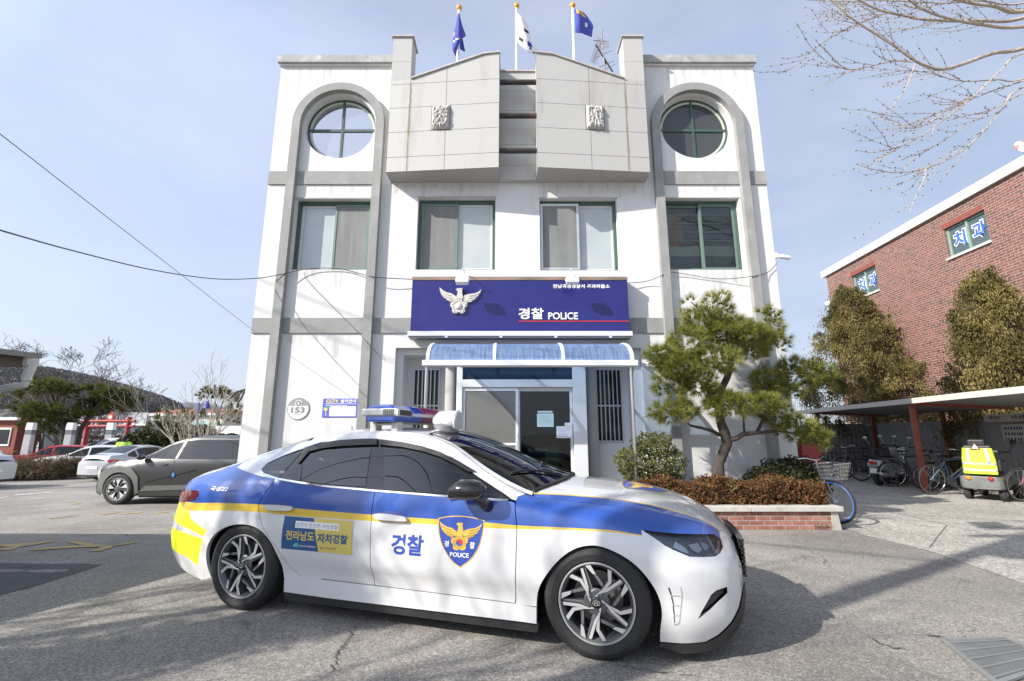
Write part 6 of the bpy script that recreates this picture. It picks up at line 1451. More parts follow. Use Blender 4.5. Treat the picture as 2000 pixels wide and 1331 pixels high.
def suv_extra(t, B):
    for sg in (-1, 1):
        for cx in (0, -2.66):
            ring = [(cx + a, b) for a, b in ([(.60, .30), (.60, .50), (.50, .70), (.26, .80), (-.26, .82), (-.44, .62), (-.475, .26)] if cx == 0 else [(.475, .26), (.42, .60), (.24, .86), (-.30, .86), (-.46, .70), (-.5, .3)])]
            inn = [(cx + (.335 + .045) * math.cos(a), .335 + (.335 + .045) * math.sin(a)) for a in np.linspace(math.pi + .30, -.30, 22)]
            skin('arch_cladding', B, ring + inn, [P_CLAD], t, sg=sg, off=.022, thick=.02, step=.1)
        skin('sill_cladding', B, [(-.46, .20), (-2.2, .20), (-2.22, .36), (-.48, .30)], [P_DCLAD], t, sg=sg, off=.02, thick=.02, step=.15)
        skin('door_strip', B, [(-.50, .305), (-2.20, .365), (-2.18, .46), (-.62, .42)], [P_CLAD], t, sg=sg, off=.026, thick=.02, step=.15)
        skin('bumper_cladding', B, [(.46, .20), (.80, .22), (.82, .38), (.74, .46), (.50, .40)], [P_DCLAD], t, sg=sg, off=.02, thick=.02, step=.12)
        skin('lamp_cluster', B, [(.62, .52), (.78, .60), (.80, .70), (.70, .70), (.60, .62)], [mat('white_lamp_cluster', (.6, .62, .65), .15, spec=.9, var=.35, scale=30)], t, sg=sg, off=.012, thick=.01, step=.08)
        skin('door_tag', B, [(-1.22, .62), (-1.27, .62), (-1.27, .70), (-1.22, .70)], [mat('blue_door_guard', (.05, .25, .7), .4)], t, sg=sg, off=.02, thick=.01, step=.1)
        cl = [(-.62, .50), (-1.30, .66), (-1.72, .76), (-1.74, .775), (-1.28, .69), (-.62, .515)]
        skin('door_crease', B, cl, [P_GREY], t, sg=sg, off=.012, thick=.012, step=.15)
sx_, sy_ = -8.95, 11.55
gen_car('parked_suv', 'dark grey crossover with pale cladding parked beside the police station', (sx_, sy_, gz(sx_, 10.8) - .0), math.pi, P_GREY, 'suv', 2.66, .83, .87, .90, 1.555, .345, None, 'suv', suv_extra)
gx, gy = -17.75, 19.1
c_ = gen_car('parked_saloon', 'silver saloon seen from behind beyond the grey crossover', (gx + 1.85, gy + 2.6, gz(gx, gy)), R_(82), P_SILV, 'saloon', 2.57, .84, .95, .85, 1.40, .305, 'cars in the car park')
gen_car('parked_hatchback', 'red hatchback parked beyond the dry flower bed', (-26.3, 24.9, gz(-28, 25)), R_(214), P_RED, 'hatch', 2.58, .85, .75, .85, 1.47, .31, 'cars in the car park')
gen_car('parked_hatchback', 'white hatchback parked between the red one and the white van', (-22.6, 23.0, gz(-25, 24)), R_(214), P_WHITE, 'hatch', 2.6, .85, .75, .85, 1.46, .31, 'cars in the car park')
gen_car('parked_van', 'white passenger van with a dark windscreen behind the silver saloon', (-23.7, 25.6, gz(-24, 27)), R_(243), P_WHITE, 'van', 3.0, .80, 1.1, .95, 1.92, .33, 'cars in the car park')
gen_car('parked_saloon', 'silver saloon cut off by the left edge with its red tail lamp showing', (-20.3, 15.2, gz(-18, 16)), R_(176), P_SILV, 'saloon', 2.7, .84, .95, .88, 1.45, .31, 'cars in the car park')
# small box lorry
tx, ty = -27.6, 22.6
lo = thing('box_lorry', 'small white lorry with a grey box body at the left edge', 'lorry', (tx, ty, gz(tx, ty)), R_(8), 'cars in the car park')
k = MB(); k.prism([(-.05, .55), (1.75, .45), (1.82, .95), (1.62, 1.2), (1.12, 1.95), (.95, 2.0), (-.05, 2.0)], lambda a, b, d: (a, d, b), -.83, .83); k.build('cab', P_WHITE, lo, recalc=True, bevel=.04)
k = MB(); k.prism([(.12, 1.25), (1.42, 1.2), (1.08, 1.82), (.12, 1.85)], lambda a, b, d: (a, d, b), -.842, .842); k.build('side_window', M_TINT, lo, recalc=True)
k = MB(); k.obox((1.42, 0, 1.52), (.245, 0, -.345), (0, .72, 0), (.012, 0, .012)); k.build('windscreen', M_TINT, lo)
k = MB(); k.box(-3.1, -.85, .78, -.12, .85, 2.15, ch=.02); bo_ = k.build('box_body', mat('grey_box_body', (.42, .43, .40), .5, var=.06, scale=2), lo)
k = MB(); k.box(-.18, -.86, .76, -.11, -.83, 2.17); k.box(-1.0, -.856, .8, -.97, -.851, 2.1); k.build('box_edge', M_DKM, bo_)
k = MB(); k.box(-3.0, -.5, .45, .2, .5, .75); k.build('chassis', M_BLK, lo)
k = MB(); k.box(.62, -.85, 1.08, .80, -.842, 1.11); k.build('handle', M_BLK, lo)
k = MB(); k.tube([(1.25, -.84, 1.3), (1.3, -1.02, 1.35)], .015, 6); k.box(1.26, -1.1, 1.3, 1.30, -.95, 1.6, ch=.015); k.build('mirror', M_BLK, lo)
for x in (1.0, -2.2):
    for s_ in (-1, 1): spoke_wheel(lo, x, s_ * .72, .30, .30, .2, .2, s_, 'plain', 0, detail=False)
# ================================================================== VEGETATION
def fast_mesh(name, V, F3, mats, parent=None, fm=None, smooth=False):
    """V (n,3), F3 (m,3|4) numpy -> mesh object"""
    me = bpy.data.meshes.new(name); V = np.asarray(V, np.float32); F3 = np.asarray(F3, np.int32); k = F3.shape[1]
    me.vertices.add(len(V)); me.vertices.foreach_set('co', V.ravel()); me.loops.add(F3.size); me.loops.foreach_set('vertex_index', F3.ravel())
    me.polygons.add(len(F3)); me.polygons.foreach_set('loop_start', np.arange(0, F3.size, k, dtype=np.int32)); me.polygons.foreach_set('loop_total', np.full(len(F3), k, np.int32))
    for m in (mats if isinstance(mats, (list, tuple)) else [mats]): me.materials.append(m)
    if fm is not None: me.polygons.foreach_set('material_index', np.asarray(fm, np.int32))
    me.update(calc_edges=True); me.validate()
    o = bpy.data.objects.new(name, me); COL.objects.link(o)
    if parent: o.parent = parent
    return o
def leaf_mat(name, cols, scale=3., rough=.6, tr=.25):
    if name in MATS: return MATS[name]
    m = bpy.data.materials.new(name); m.use_nodes = True; MATS[name] = m; n = m.node_tree; K = n.links.new; P = n.nodes['Principled BSDF']; P.inputs['Roughness'].default_value = rough; P.inputs['Specular IOR Level'].default_value = .2
    t = n.nodes.new('ShaderNodeTexCoord'); z = n.nodes.new('ShaderNodeTexNoise'); z.inputs['Scale'].default_value = scale; z.inputs['Detail'].default_value = 4; K(t.outputs['Object'], z.inputs['Vector'])
    wn = n.nodes.new('ShaderNodeTexWhiteNoise'); wn.noise_dimensions = '3D'; sn = n.nodes.new('ShaderNodeVectorMath'); sn.operation = 'SNAP'; sn.inputs[1].default_value = (.03, .03, .03); K(t.outputs['Object'], sn.inputs[0]); K(sn.outputs['Vector'], wn.inputs['Vector'])
    a = n.nodes.new('ShaderNodeMath'); a.operation = 'MULTIPLY_ADD'; K(wn.outputs['Value'], a.inputs[0]); a.inputs[1].default_value = .3; K(z.outputs['Fac'], a.inputs[2])
    c = ramp_nodes(n, K, a.outputs[0], [(.42 + .46 * i / max(1, len(cols) - 1), q) for i, q in enumerate(cols)])
    K(c, P.inputs['Base Color'])
    tl = n.nodes.new('ShaderNodeBsdfTranslucent'); K(c, tl.inputs['Color']); ms = n.nodes.new('ShaderNodeMixShader'); ms.inputs['Fac'].default_value = tr
    K(P.outputs['BSDF'], ms.inputs[1]); K(tl.outputs['BSDF'], ms.inputs[2]); K(ms.outputs['Shader'], n.nodes['Material Output'].inputs['Surface'])
    return m
def unit(v): return v / (np.linalg.norm(v, axis=-1, keepdims=True) + 1e-9)
def needles(rg, C, D, n, ln, wd, spread=.9):
    """C (k,3) tuft centres, D (k,3) tuft directions -> thin triangles"""
    k = len(C); d = unit(D[:, None, :] + rg.normal(0, spread * .55, (k, n, 3))); L_ = ln * rg.uniform(.65, 1.1, (k, n, 1))
    s = unit(np.cross(d, rg.normal(0, 1, (k, n, 3)))) * wd / 2
    b = C[:, None, :] + d * .01; tip = b + d * L_ + np.array([0, 0, -.06]) * L_ * (1 - d[..., 2:3])
    V = np.stack([b - s, b + s, tip], 2).reshape(-1, 3); return V, np.arange(len(V)).reshape(-1, 3)
def leaves(rg, C, size, flat=None, asp=.55):
    k = len(C); a = unit(rg.normal(0, 1, (k, 3))); 
    if flat is not None: a = unit(a + flat)
    b = unit(np.cross(a, rg.normal(0, 1, (k, 3)))); s = size * rg.uniform(.6, 1.25, (k, 1))
    V = np.stack([C - a * s, C + b * s * asp, C + a * s, C - b * s * asp], 1).reshape(-1, 3); return V, np.arange(len(V)).reshape(-1, 4)
def pads(rg, spec, dens_, shell=.55):
    """points and outward directions in a set of flattened pads: (x, y, z, rx, ry, rz)"""
    C = []; D = []
    for (x, y, z, rx, ry, rz_) in spec:
        n = max(6, int(dens_ * rx * ry * rz_ ** .5)); u = unit(rg.normal(0, 1, (n, 3))); r = rg.uniform(shell ** 3, 1, (n, 1)) ** (1 / 3)
        p = u * r * np.array([rx, ry, rz_]); C.append(p + np.array([x, y, z])); D.append(unit(u * np.array([1, 1, .7]) + np.array([0, 0, .55])))
    return np.concatenate(C), np.concatenate(D)
M_BARK = mat('pine_bark', (.058, .046, .039), .95, var=.4, scale=14, bump=.9, bscale=30, aniso=(1, 1, .4))
M_BARKG = mat('grey_bark', (.135, .12, .108), .9, var=.3, scale=9, bump=.5, bscale=30)
M_BARKP = mat('pale_bark', (.40, .35, .285), .85, var=.25, scale=20, bump=.4, bscale=60)
M_PINE = leaf_mat('pine_needles', [(.055, .07, .016), (.135, .155, .03), (.24, .25, .05), (.34, .32, .09)], 2.4, .5, .25)
M_PINEF = leaf_mat('far_pine_needles', [(.035, .048, .016), (.085, .10, .026), (.16, .165, .045)], .9, .6, .3)
M_BOX = leaf_mat('boxwood_leaves', [(.035, .05, .016), (.075, .088, .024), (.14, .14, .038), (.21, .19, .06)], 4)
M_DARKB = leaf_mat('dark_evergreen_leaves', [(.014, .021, .009), (.028, .036, .013), (.05, .058, .02)], 4)
M_HEDGE = leaf_mat('russet_hedge_leaves', [(.06, .055, .022), (.12, .055, .024), (.185, .066, .032), (.085, .08, .026), (.23, .10, .045), (.13, .12, .038)], 5)
M_CON = leaf_mat('golden_conifer_leaves', [(.038, .04, .014), (.092, .086, .027), (.19, .158, .052), (.34, .275, .115)], 1.3, .6, .3)
M_DRY = leaf_mat('dry_brown_twigs', [(.07, .052, .034), (.13, .098, .062), (.2, .155, .10)], 3)
M_SOIL = mat('planter_soil', (.07, .052, .038), .95, var=.35, scale=12, bump=.6)

# --- planter wall
PLX0, PLX1, PLY, PLB = .95, 4.80, 6.98, 8.5
plt = thing('brick_planter', 'low red brick planter with a granite cap in front of the station', 'planter', (0, PLY, 0))
M_PB = brick_mat('planter_brick', [(.20, .075, .055), (.29, .115, .08), (.34, .155, .115), (.23, .085, .062)], (.30, .28, .25), .205, .066, .014)
M_PBs = brick_mat('planter_brick_end', [(.20, .075, .055), (.29, .115, .08), (.34, .155, .115), (.23, .085, .062)], (.30, .28, .25), .205, .066, .014, 'YZ')
k = MB(); k.box(PLX0, 0, -.05, PLX1 - .12, .12, .262); k.build('brick_front', M_PB, plt)
k = MB(); k.box(PLX1 - .12, .035, -.05, PLX1 - .0, PLB - PLY, .262); k.build('brick_end', M_PBs, plt)
k = MB(); k.prism([(PLX1 - .119, -.05), (PLX1 + .02, -.05), (PLX1 - .02, .262), (PLX1 - .119, .262)], lambda a, b, d: (a, d, b), -.008, .034); k.build('corner_mortar', mat('pale_mortar', (.42, .38, .32), .9, var=.15), plt, recalc=True)
k = MB()
for a, b in ((PLX0, 2.2), (2.205, 3.5), (3.505, PLX1 + .05)): k.box(a, -.05, .263, b, .15, .335, ch=.006)
k.box(PLX1 - .15, .152, .263, PLX1 + .05, PLB - PLY, .335, ch=.006); k.build('stone_cap', mat('planter_cap', (.46, .44, .40), .8, var=.14, scale=7, bump=.3, dirt=((.3, .28, .24), 3, .55, .15, (1, 1, 1))), plt)
k = MB(); k.box(PLX0, .125, .1, PLX1 - .13, PLB - PLY - .01, .27); k.build('soil', M_SOIL, plt)
# --- hedge
rg = np.random.default_rng(3)
hg = thing('hedge', 'clipped russet hedge along the front of the brick planter', 'hedge', (3.0, 7.35, .27))
n = 30000; H0, H1 = np.array([-1.02, -.23, .0]), np.array([1.72, .24, .36]); P_ = rg.uniform(0, 1, (n, 3)); e = rg.integers(0, 3, n)
m_ = rg.uniform(0, 1, n) < .72; f_ = np.where(rg.uniform(0, 1, n) < .5, 0., 1.); P_[np.arange(n)[m_], e[m_]] = f_[m_]; P_[:, 2] = np.where((e == 2) & m_, 1, P_[:, 2])
C = H0 + P_ * (H1 - H0); wob = .05 * np.sin(C[:, :1] * 7) + .035 * np.sin(C[:, :1] * 17 + C[:, 1:2] * 9); C += rg.normal(0, .022, C.shape); C[:, 2:3] += wob * P_[:, 2:3]; C[:, 1:2] += wob * .6
C[:, 2] += (rg.uniform(0, 1, n) < .05) * rg.uniform(0, .07, n)
V, F = leaves(rg, C, .021); fast_mesh('leaves', V, F, M_HEDGE, hg)
k = MB(); 
for i in range(46): x, y = rnd.uniform(-.95, 1.65), rnd.uniform(-.18, .18); k.tube([(x, y, -.02), (x + rnd.uniform(-.06, .06), y + rnd.uniform(-.05, .05), .2), (x + rnd.uniform(-.12, .12), y + rnd.uniform(-.1, .1), .32)], [.008, .005, .003], 4)
k.build('twigs', M_BARK, hg)
# little weeds at the planter foot
for (u, v, l) in ((1434, 1034, 'green weed at the left foot of the brick planter'), (1612, 1036, 'small weed at the right foot of the brick planter')):
    p = ground(u, v); w_ = rg.normal(0, 1, (40, 3)) * np.array([.06, .02, .03]) + np.array([0, 0, .04]); V, F = leaves(rg, w_, .018)
    o = fast_mesh('weed', V, F, M_BOX); o.location = p; tag(o, l, 'weed')

# --- the shaped pine in front of the wall
def px_tube(pts, Y0, r, base, n=9):
    return [tuple(at(u, v, Y0 + (d if d else 0)) - base) for u, v, d in pts], r
PY = 7.75; pb = at(1404, 948, PY); pb.z = .24
pine = thing('shaped_pine', 'cloud pruned pine with a crooked trunk in the brick planter', 'tree', pb)
k = MB()
T_ = lambda pts, r, n=9: k.tube([at(u, v, PY + d) - pb for u, v, d in pts], r, n)
tr0 = [(1404, 955, 0), (1403, 930, 0), (1404, 905, 0), (1413, 884, .02), (1420, 866, .02), (1416, 848, 0), (1408, 826, -.02), (1404, 800, 0), (1406, 775, .05), (1411, 757, .08), (1420, 738, .1), (1428, 715, .08), (1428, 690, .05), (1424, 665, 0), (1415, 640, 0), (1402, 600, 0)]
T_(smooth3 := [tuple(q) for q in tr0], [.115, .10, .085, .082, .085, .085, .075, .062, .058, .056, .056, .055, .05, .045, .035, .02], 12)
for pts, r in (([(1405, 850, 0), (1392, 842, -.1), (1370, 836, -.15), (1350, 832, -.2), (1325, 815, -.2)], [.035, .03, .026, .022, .012]), ([(1416, 862, 0), (1440, 856, -.05), (1452, 848, -.1), (1478, 846, -.1), (1520, 842, .0), (1570, 850, .1)], [.045, .04, .04, .03, .022, .012]), ([(1455, 848, -.1), (1453, 835, -.15), (1452, 815, -.2), (1440, 800, -.2)], [.02, .018, .015, .01]), ([(1428, 705, .05), (1440, 695, .0), (1470, 670, .0), (1500, 650, .0)], [.04, .035, .025, .012]), ([(1411, 757, .08), (1385, 770, -.1), (1378, 752, -.15), (1350, 735, -.2), (1300, 710, -.25)], [.04, .034, .03, .022, .012]), ([(1478, 846, -.1), (1500, 800, .2), (1530, 770, .35), (1575, 745, .4)], [.028, .026, .02, .01]), ([(1415, 640, 0), (1385, 625, -.1), (1350, 590, -.1)], [.025, .018, .008]), ([(1424, 665, 0), (1390, 665, -.15), (1345, 655, -.2)], [.025, .018, .008])): T_(pts, r, 8)
k.build('trunk', M_BARK, pine, smooth=True)
def pad(u, v, d, ru, rv, ry=None): 
    p = at(u, v, PY + d) - pb; s = (PY + d) / 882 * 1.02; return (p.x, p.y, p.z, ru * s, (ry or ru * .8) * s, rv * s)
SP = [pad(1402, 598, 0, 32, 38), pad(1375, 632, -.1, 50, 36), pad(1350, 605, -.1, 20, 32), pad(1425, 650, -.1, 60, 34), pad(1345, 668, -.2, 44, 30), pad(1500, 634, 0, 30, 40), pad(1472, 660, 0, 48, 30), pad(1465, 690, .0, 34, 20), pad(1512, 672, .1, 34, 24), pad(1392, 705, -.25, 58, 28), pad(1335, 715, -.3, 54, 34), pad(1300, 700, -.3, 40, 24), pad(1285, 690, -.3, 28, 14), pad(1310, 752, -.25, 42, 32), pad(1360, 748, -.3, 46, 22),
      pad(1310, 808, -.15, 46, 22), pad(1335, 800, -.1, 30, 20), pad(1430, 795, -.35, 56, 26), pad(1485, 790, -.3, 40, 22), pad(1410, 780, -.3, 34, 18), pad(1518, 812, -.1, 36, 26), pad(1555, 838, .0, 40, 26), pad(1592, 858, .05, 34, 20), pad(1500, 745, .35, 36, 28), pad(1560, 730, .4, 48, 34), pad(1600, 738, .45, 34, 26), pad(1530, 765, .35, 40, 22)]
rg = np.random.default_rng(11)
SP = [(a, b, c, d * .90, e * .9, f * .86) for a, b, c, d, e, f in SP]; C, D = pads(rg, SP, 2000, .4)
V, F = needles(rg, C, D, 40, .145, .0068, .85); V2, F2 = V, F
fast_mesh('crown', V, F, M_PINE, pine)
k = MB(); ii = rg.choice(len(C), 300, replace=False)
spc = np.array([s_[:3] for s_ in SP])
for i in ii: q = spc[np.argmin(((spc - C[i]) ** 2).sum(1))]; k.tube([tuple(C[i]), tuple(C[i] * .55 + q * .45)], [.004, .008], 4)
k.build('twigs', M_BARK, pine)

# --- round bushes by the wall
def bush(name, label, pos, spec, n, size, m, stems, seed, cat='bush'):
    rg = np.random.default_rng(seed); t = thing(name, label, cat, pos); C = []
    per = np.array([s[3] * s[4] * s[5] for s in spec]) ** .67; per = (per / per.sum() * n).astype(int)
    for (x, y, z, rx, ry, rz_), q in zip(spec, per):
        u = unit(rg.normal(0, 1, (q, 3))); r = rg.uniform(.35, 1, (q, 1)) ** .4; C.append(np.array([x, y, z]) + u * r * np.array([rx, ry, rz_]) * (1 + .12 * np.sin(7 * u[:, :1] + 5 * u[:, 2:3])))
    C = np.concatenate(C); V, F = leaves(rg, C, size); fast_mesh('leaves', V, F, m, t)
    k = MB()
    for a in range(stems):
        w = 2 * math.pi * a / stems; tip = spec[a % len(spec)]; k.tube([(.04 * math.cos(w), .04 * math.sin(w), -.05), (tip[0] * .4 + .06 * math.cos(w), tip[1] * .4 + .06 * math.sin(w), tip[2] * .5), (tip[0], tip[1], tip[2] + tip[5] * .3)], [.022, .016, .007], 6)
    if stems: k.build('stems', M_BARK, t)
    return t
bush('round_bush', 'round boxwood bush with yellow green leaves beside the canopy post', (2.28, 7.75, .40), [(0, 0, .55, .50, .42, .36), (-.30, 0, .50, .28, .3, .26), (.30, -.05, .48, .32, .3, .26), (.05, -.05, .82, .33, .3, .20), (-.15, 0, .28, .32, .3, .18), (.28, 0, .25, .2, .2, .15)], 6500, .024, M_BOX, 9, 21)
bush('round_bush', 'dark evergreen bush behind the hedge right of the pine trunk', (4.62, 7.95, .25), [(0, 0, .40, .55, .4, .32), (-.3, 0, .38, .36, .3, .22), (.25, 0, .50, .34, .3, .28), (.45, .0, .3, .3, .3, .22)], 6000, .026, M_DARKB, 7, 22)
bush('round_bush', 'small russet bush between the canopy post and the door step', (1.55, 7.9, .12), [(0, 0, .22, .42, .3, .16)], 1500, .018, M_HEDGE, 5, 23)

# --- bare trees
def bare_tree(name, label, base, h, seed, stems, mt, spread=.55, lv=5, r0=.16, twig=.006, up=.25, group=None, nest=False, lo=.3):
    rr = random.Random(seed); t = thing(name, label, 'tree', base, 0, group); tk = MB(); cr = MB()
    def grow(p, d, l, r, lev):
        n = 4; pts = [p]; q = Vector(p); dd = Vector(d)
        for i in range(n):
            dd = (dd + Vector((rr.uniform(-1, 1), rr.uniform(-1, 1), rr.uniform(-.5, .8))) * .16 + Vector((0, 0, up * .12))).normalized(); q = q + dd * (l / n); pts.append(q.copy())
        rs = [max(twig, r * (1 - .45 * i / n)) for i in range(n + 1)]
        (tk if lev >= lv - 1 else cr).tube(pts, rs, 7 if lev >= lv - 1 else (4 if lev > 1 else 3), cap=False)
        if lev <= 0: return
        for b in range(rr.choice((2, 3, 3)) if lev < lv else 4):
            i = rr.randint(1, n) if b else n; a = Vector((rr.uniform(-1, 1), rr.uniform(-1, 1), rr.uniform(-.3, .6))).normalized()
            nd = (dd * (1 - spread * .5) + a * spread).normalized(); grow(pts[i], nd, l * rr.uniform(.55, .82), rs[i] * .62, lev - 1)
    for (dx, dy, dz, l) in stems: grow(Vector((dx * .12, dy * .12, -.2)), Vector((dx, dy, dz)).normalized(), l * h * .36, r0, lv)
    tk.build('trunk', mt, t, smooth=True); cr.build('crown', mt, t)
    return t
bt = at(110, 860, 46); bz = gz(-40, 46)
bare_tree('bare_tree', 'tall bare tree with a bird nest behind the left pine', (at(88, 850, 46).x, 46, bz), 11.6, 2, [(-.35, 0, 1, 1.05), (.1, 0, 1, .9)], M_BARKG, .8, 7, .15, .015)
tn = thing('bird_nest', 'dark bird nest in the leftmost bare tree', 'nest', at(80, 692, 46)); k = MB(); rr = random.Random(2)
for i in range(90): a = Vector((rr.gauss(0, .28), rr.gauss(0, .28), rr.gauss(0, .16))); k.tube([a, a + Vector((rr.uniform(-.35, .35), rr.uniform(-.35, .35), rr.uniform(-.1, .1)))], .016, 3)
k.build('twigs', M_BARK, tn)
bare_tree('bare_tree', 'tallest bare tree in the middle of the park group', (at(126, 850, 45).x, 45, bz), 12.2, 5, [(.05, 0, 1, 1.1), (-.2, 0, 1, .9)], M_BARKG, .75, 7, .17, .015)
bare_tree('bare_tree', 'spreading bare tree leaning right over the red gate', (at(158, 850, 44).x, 44, bz), 11.2, 9, [(.35, 0, 1, 1.0), (.75, .1, .9, .9), (.1, .1, 1, .8)], M_BARKG, .75, 6, .14, .016)
bare_tree('bare_tree', 'multi stemmed pale bare tree behind the grey crossover', (at(372, 862, 21).x, 21, gz(-14, 21)), 5.4, 12, [(-.42, .1, 1, 1.0), (-.12, 0, 1, 1.0), (.1, .1, 1, 1.1), (.45, -.1, 1, 1.1), (.3, .2, 1, .9)], M_BARKP, .42, 4, .075, .007, .3)

def far_pine(label, pts, pad_s, Y, seed, dens_=95, ln=.42, wd=.05, nd=26):
    base = at(pts[0][0], pts[0][1], Y); base.z = gz(base.x, Y); t = thing('spreading_pine', label, 'tree', base, 0); k = MB()
    k.tube([(0, 0, -.2)] + [at(u, v, Y) - base for u, v in pts[1:]], [.17] + [.15 - .1 * i / len(pts) for i in range(len(pts) - 1)], 8)
    for (u, v, ru, rv) in pad_s: p = at(u, v, Y) - base; q = at(*pts[len(pts) // 2], Y) - base; k.tube([q, (q + p) / 2 + Vector((0, 0, -.3)), p], [.07, .05, .025], 5)
    k.build('trunk', M_BARK, t, smooth=True); rg = np.random.default_rng(seed); sp = []
    for (u, v, ru, rv) in pad_s: p = at(u, v, Y) - base; s = Y / 882; sp.append((p.x, p.y + rg.uniform(-.6, .6), p.z, ru * s, ru * s * .8, rv * s))
    C, D = pads(rg, sp, dens_, .3); V, F = needles(rg, C, D, nd, ln, wd, .9); fast_mesh('crown', V, F, M_PINEF, t)
Zl = lambda x, y, rx, ry: (x / 6.339, 640 + y / 6.339, rx / 6.339, ry / 6.339)
far_pine('spreading dark pine behind the leftmost concrete gatepost', [(122, 868), (126, 845), (118, 815), (105, 785), (96, 760)], [Zl(470, 690, 160, 60), Zl(700, 740, 190, 65), Zl(330, 800, 110, 45), Zl(150, 840, 90, 35), Zl(820, 800, 120, 60), Zl(400, 990, 150, 45), Zl(650, 1010, 200, 55), Zl(560, 1080, 200, 50), Zl(760, 1090, 120, 60), Zl(300, 1210, 90, 25), Zl(640, 1190, 160, 50), Zl(560, 1270, 120, 40), Zl(820, 1200, 90, 50)], 33, 31)
far_pine('spreading pine with layered boughs over the red gate', [(150, 870), (158, 840), (175, 812), (195, 790), (212, 770)], [Zl(1010, 760, 120, 40), Zl(1180, 760, 150, 50), Zl(1330, 830, 180, 50), Zl(1480, 800, 150, 45), Zl(1610, 890, 140, 40), Zl(1100, 920, 170, 35), Zl(1250, 900, 140, 40), Zl(1420, 980, 150, 45), Zl(1000, 980, 130, 40), Zl(1060, 1060, 120, 35), Zl(1200, 1060, 110, 30), Zl(1560, 950, 110, 35)], 34, 32)
Zr = lambda x, y, rx, ry: (260 + x / 7.395, 680 + y / 7.395, rx / 7.395, ry / 7.395)
far_pine('umbrella shaped pine behind the pale bare tree', [(427, 862), (428, 840), (424, 810), (421, 790)], [Zr(1180, 620, 160, 55), Zr(1060, 690, 130, 50), Zr(1330, 680, 130, 60), Zr(1450, 740, 110, 70), Zr(1440, 860, 110, 50), Zr(1430, 960, 90, 50), Zr(1440, 1050, 70, 40)], 40, 33, 80)
far_pine('low layered pine in front of the orange roofed houses', [(338, 866), (340, 845), (345, 825)], [Zr(560, 920, 90, 40), Zr(760, 920, 140, 50), Zr(480, 980, 110, 45), Zr(700, 1000, 150, 50), Zr(900, 960, 120, 50), Zr(560, 1060, 120, 45), Zr(440, 1060, 100, 40), Zr(1000, 900, 90, 40)], 30, 34, 95, .34)
def shrub_row(lst, m, Y, size, n, seed0):
    for i, (l, u, v, ru, rv) in enumerate(lst):
        p = at(u, v, Y); s = Y / 882; b = Vector((p.x, Y, gz(p.x, Y))); z = p.z - b.z; R = ru * s
        bush('evergreen_shrub', l, b, [(0, 0, z, R, R * .7, rv * s), (-R * .5, 0, z * .75, R * .6, R * .5, rv * s * .8), (R * .5, 0, z * .7, R * .6, R * .5, rv * s * .8)], n, size, m, 4, seed0 + i)
shrub_row([('rounded yellow green shrub left of the bare tree', 268, 862, 30, 16), ('large dark evergreen shrub behind the bare tree', 318, 848, 46, 26), ('dark evergreen shrub right of the bare tree', 378, 852, 40, 22), ('low evergreen shrub close to the station wall', 440, 862, 30, 14)], leaf_mat('laurel_leaves', [(.018, .026, .010), (.04, .05, .016), (.085, .09, .028)], 1.5), 23, .09, 3800, 41)

# --- flower bed with dead shrubs, left
KB = [ground(-30, 941), ground(40, 936), ground(100, 931), ground(158, 926)]
bed = [(p.x, p.y) for p in KB] + [(KB[-1].x - .6, KB[-1].y + 3.0), (KB[0].x - 3, KB[0].y + 4.2)]
drape('flower_bed', bed, M_SOIL, .10, 1.0)
k = MB()
for p, q in zip(KB[:-1], KB[1:]):
    d = (q - p).normalized(); nn = Vector((-d.y, d.x, 0)); c = (p + q) / 2; k.obox(c + nn * -.08 + Vector((0, 0, .03)), d * ((q - p).length / 2 - .006), nn * .08, Vector((0, 0, .13)))
tag(k.build('kerb', mat('kerb_stone', (.30, .29, .275), .85, var=.18, scale=5)), kind='structure')
for i, (u, v, ru, l) in enumerate(((24, 910, 22, 'leftmost dry brown shrub behind the kerb'), (58, 908, 26, 'second dry brown shrub from the left in the bed'), (95, 908, 24, 'wide dry brown shrub in the middle of the bed'), (128, 912, 18, 'dry brown shrub with green tips near the silver saloon'), (146, 908, 14, 'yellowish dry shrub at the right end of the bed'))):
    Y = 19.0 + i * .3; p = at(u, v, Y); s = Y / 882; b = Vector((p.x, Y, gz(p.x, Y) + .08)); rg = np.random.default_rng(60 + i); t = thing('dry_shrub', l, 'shrub', b, 0, 'dry shrubs in the flower bed')
    n = 1500; C = np.stack([rg.normal(0, ru * s * .5, n), rg.normal(0, .45, n), np.abs(rg.normal(.0, .28, n)) + .05], 1); D = unit(rg.normal(0, 1, (n, 3)) + np.array([0, 0, .7])); V, F = needles(rg, C, D, 4, .28, .016, .8); fast_mesh('twigs', V, F, M_DRY, t)
    if i >= 3: C = C[:260] + np.array([0, 0, .12]); V, F = leaves(rg, C, .06); fast_mesh('leaves', V, F, M_BOX, t)

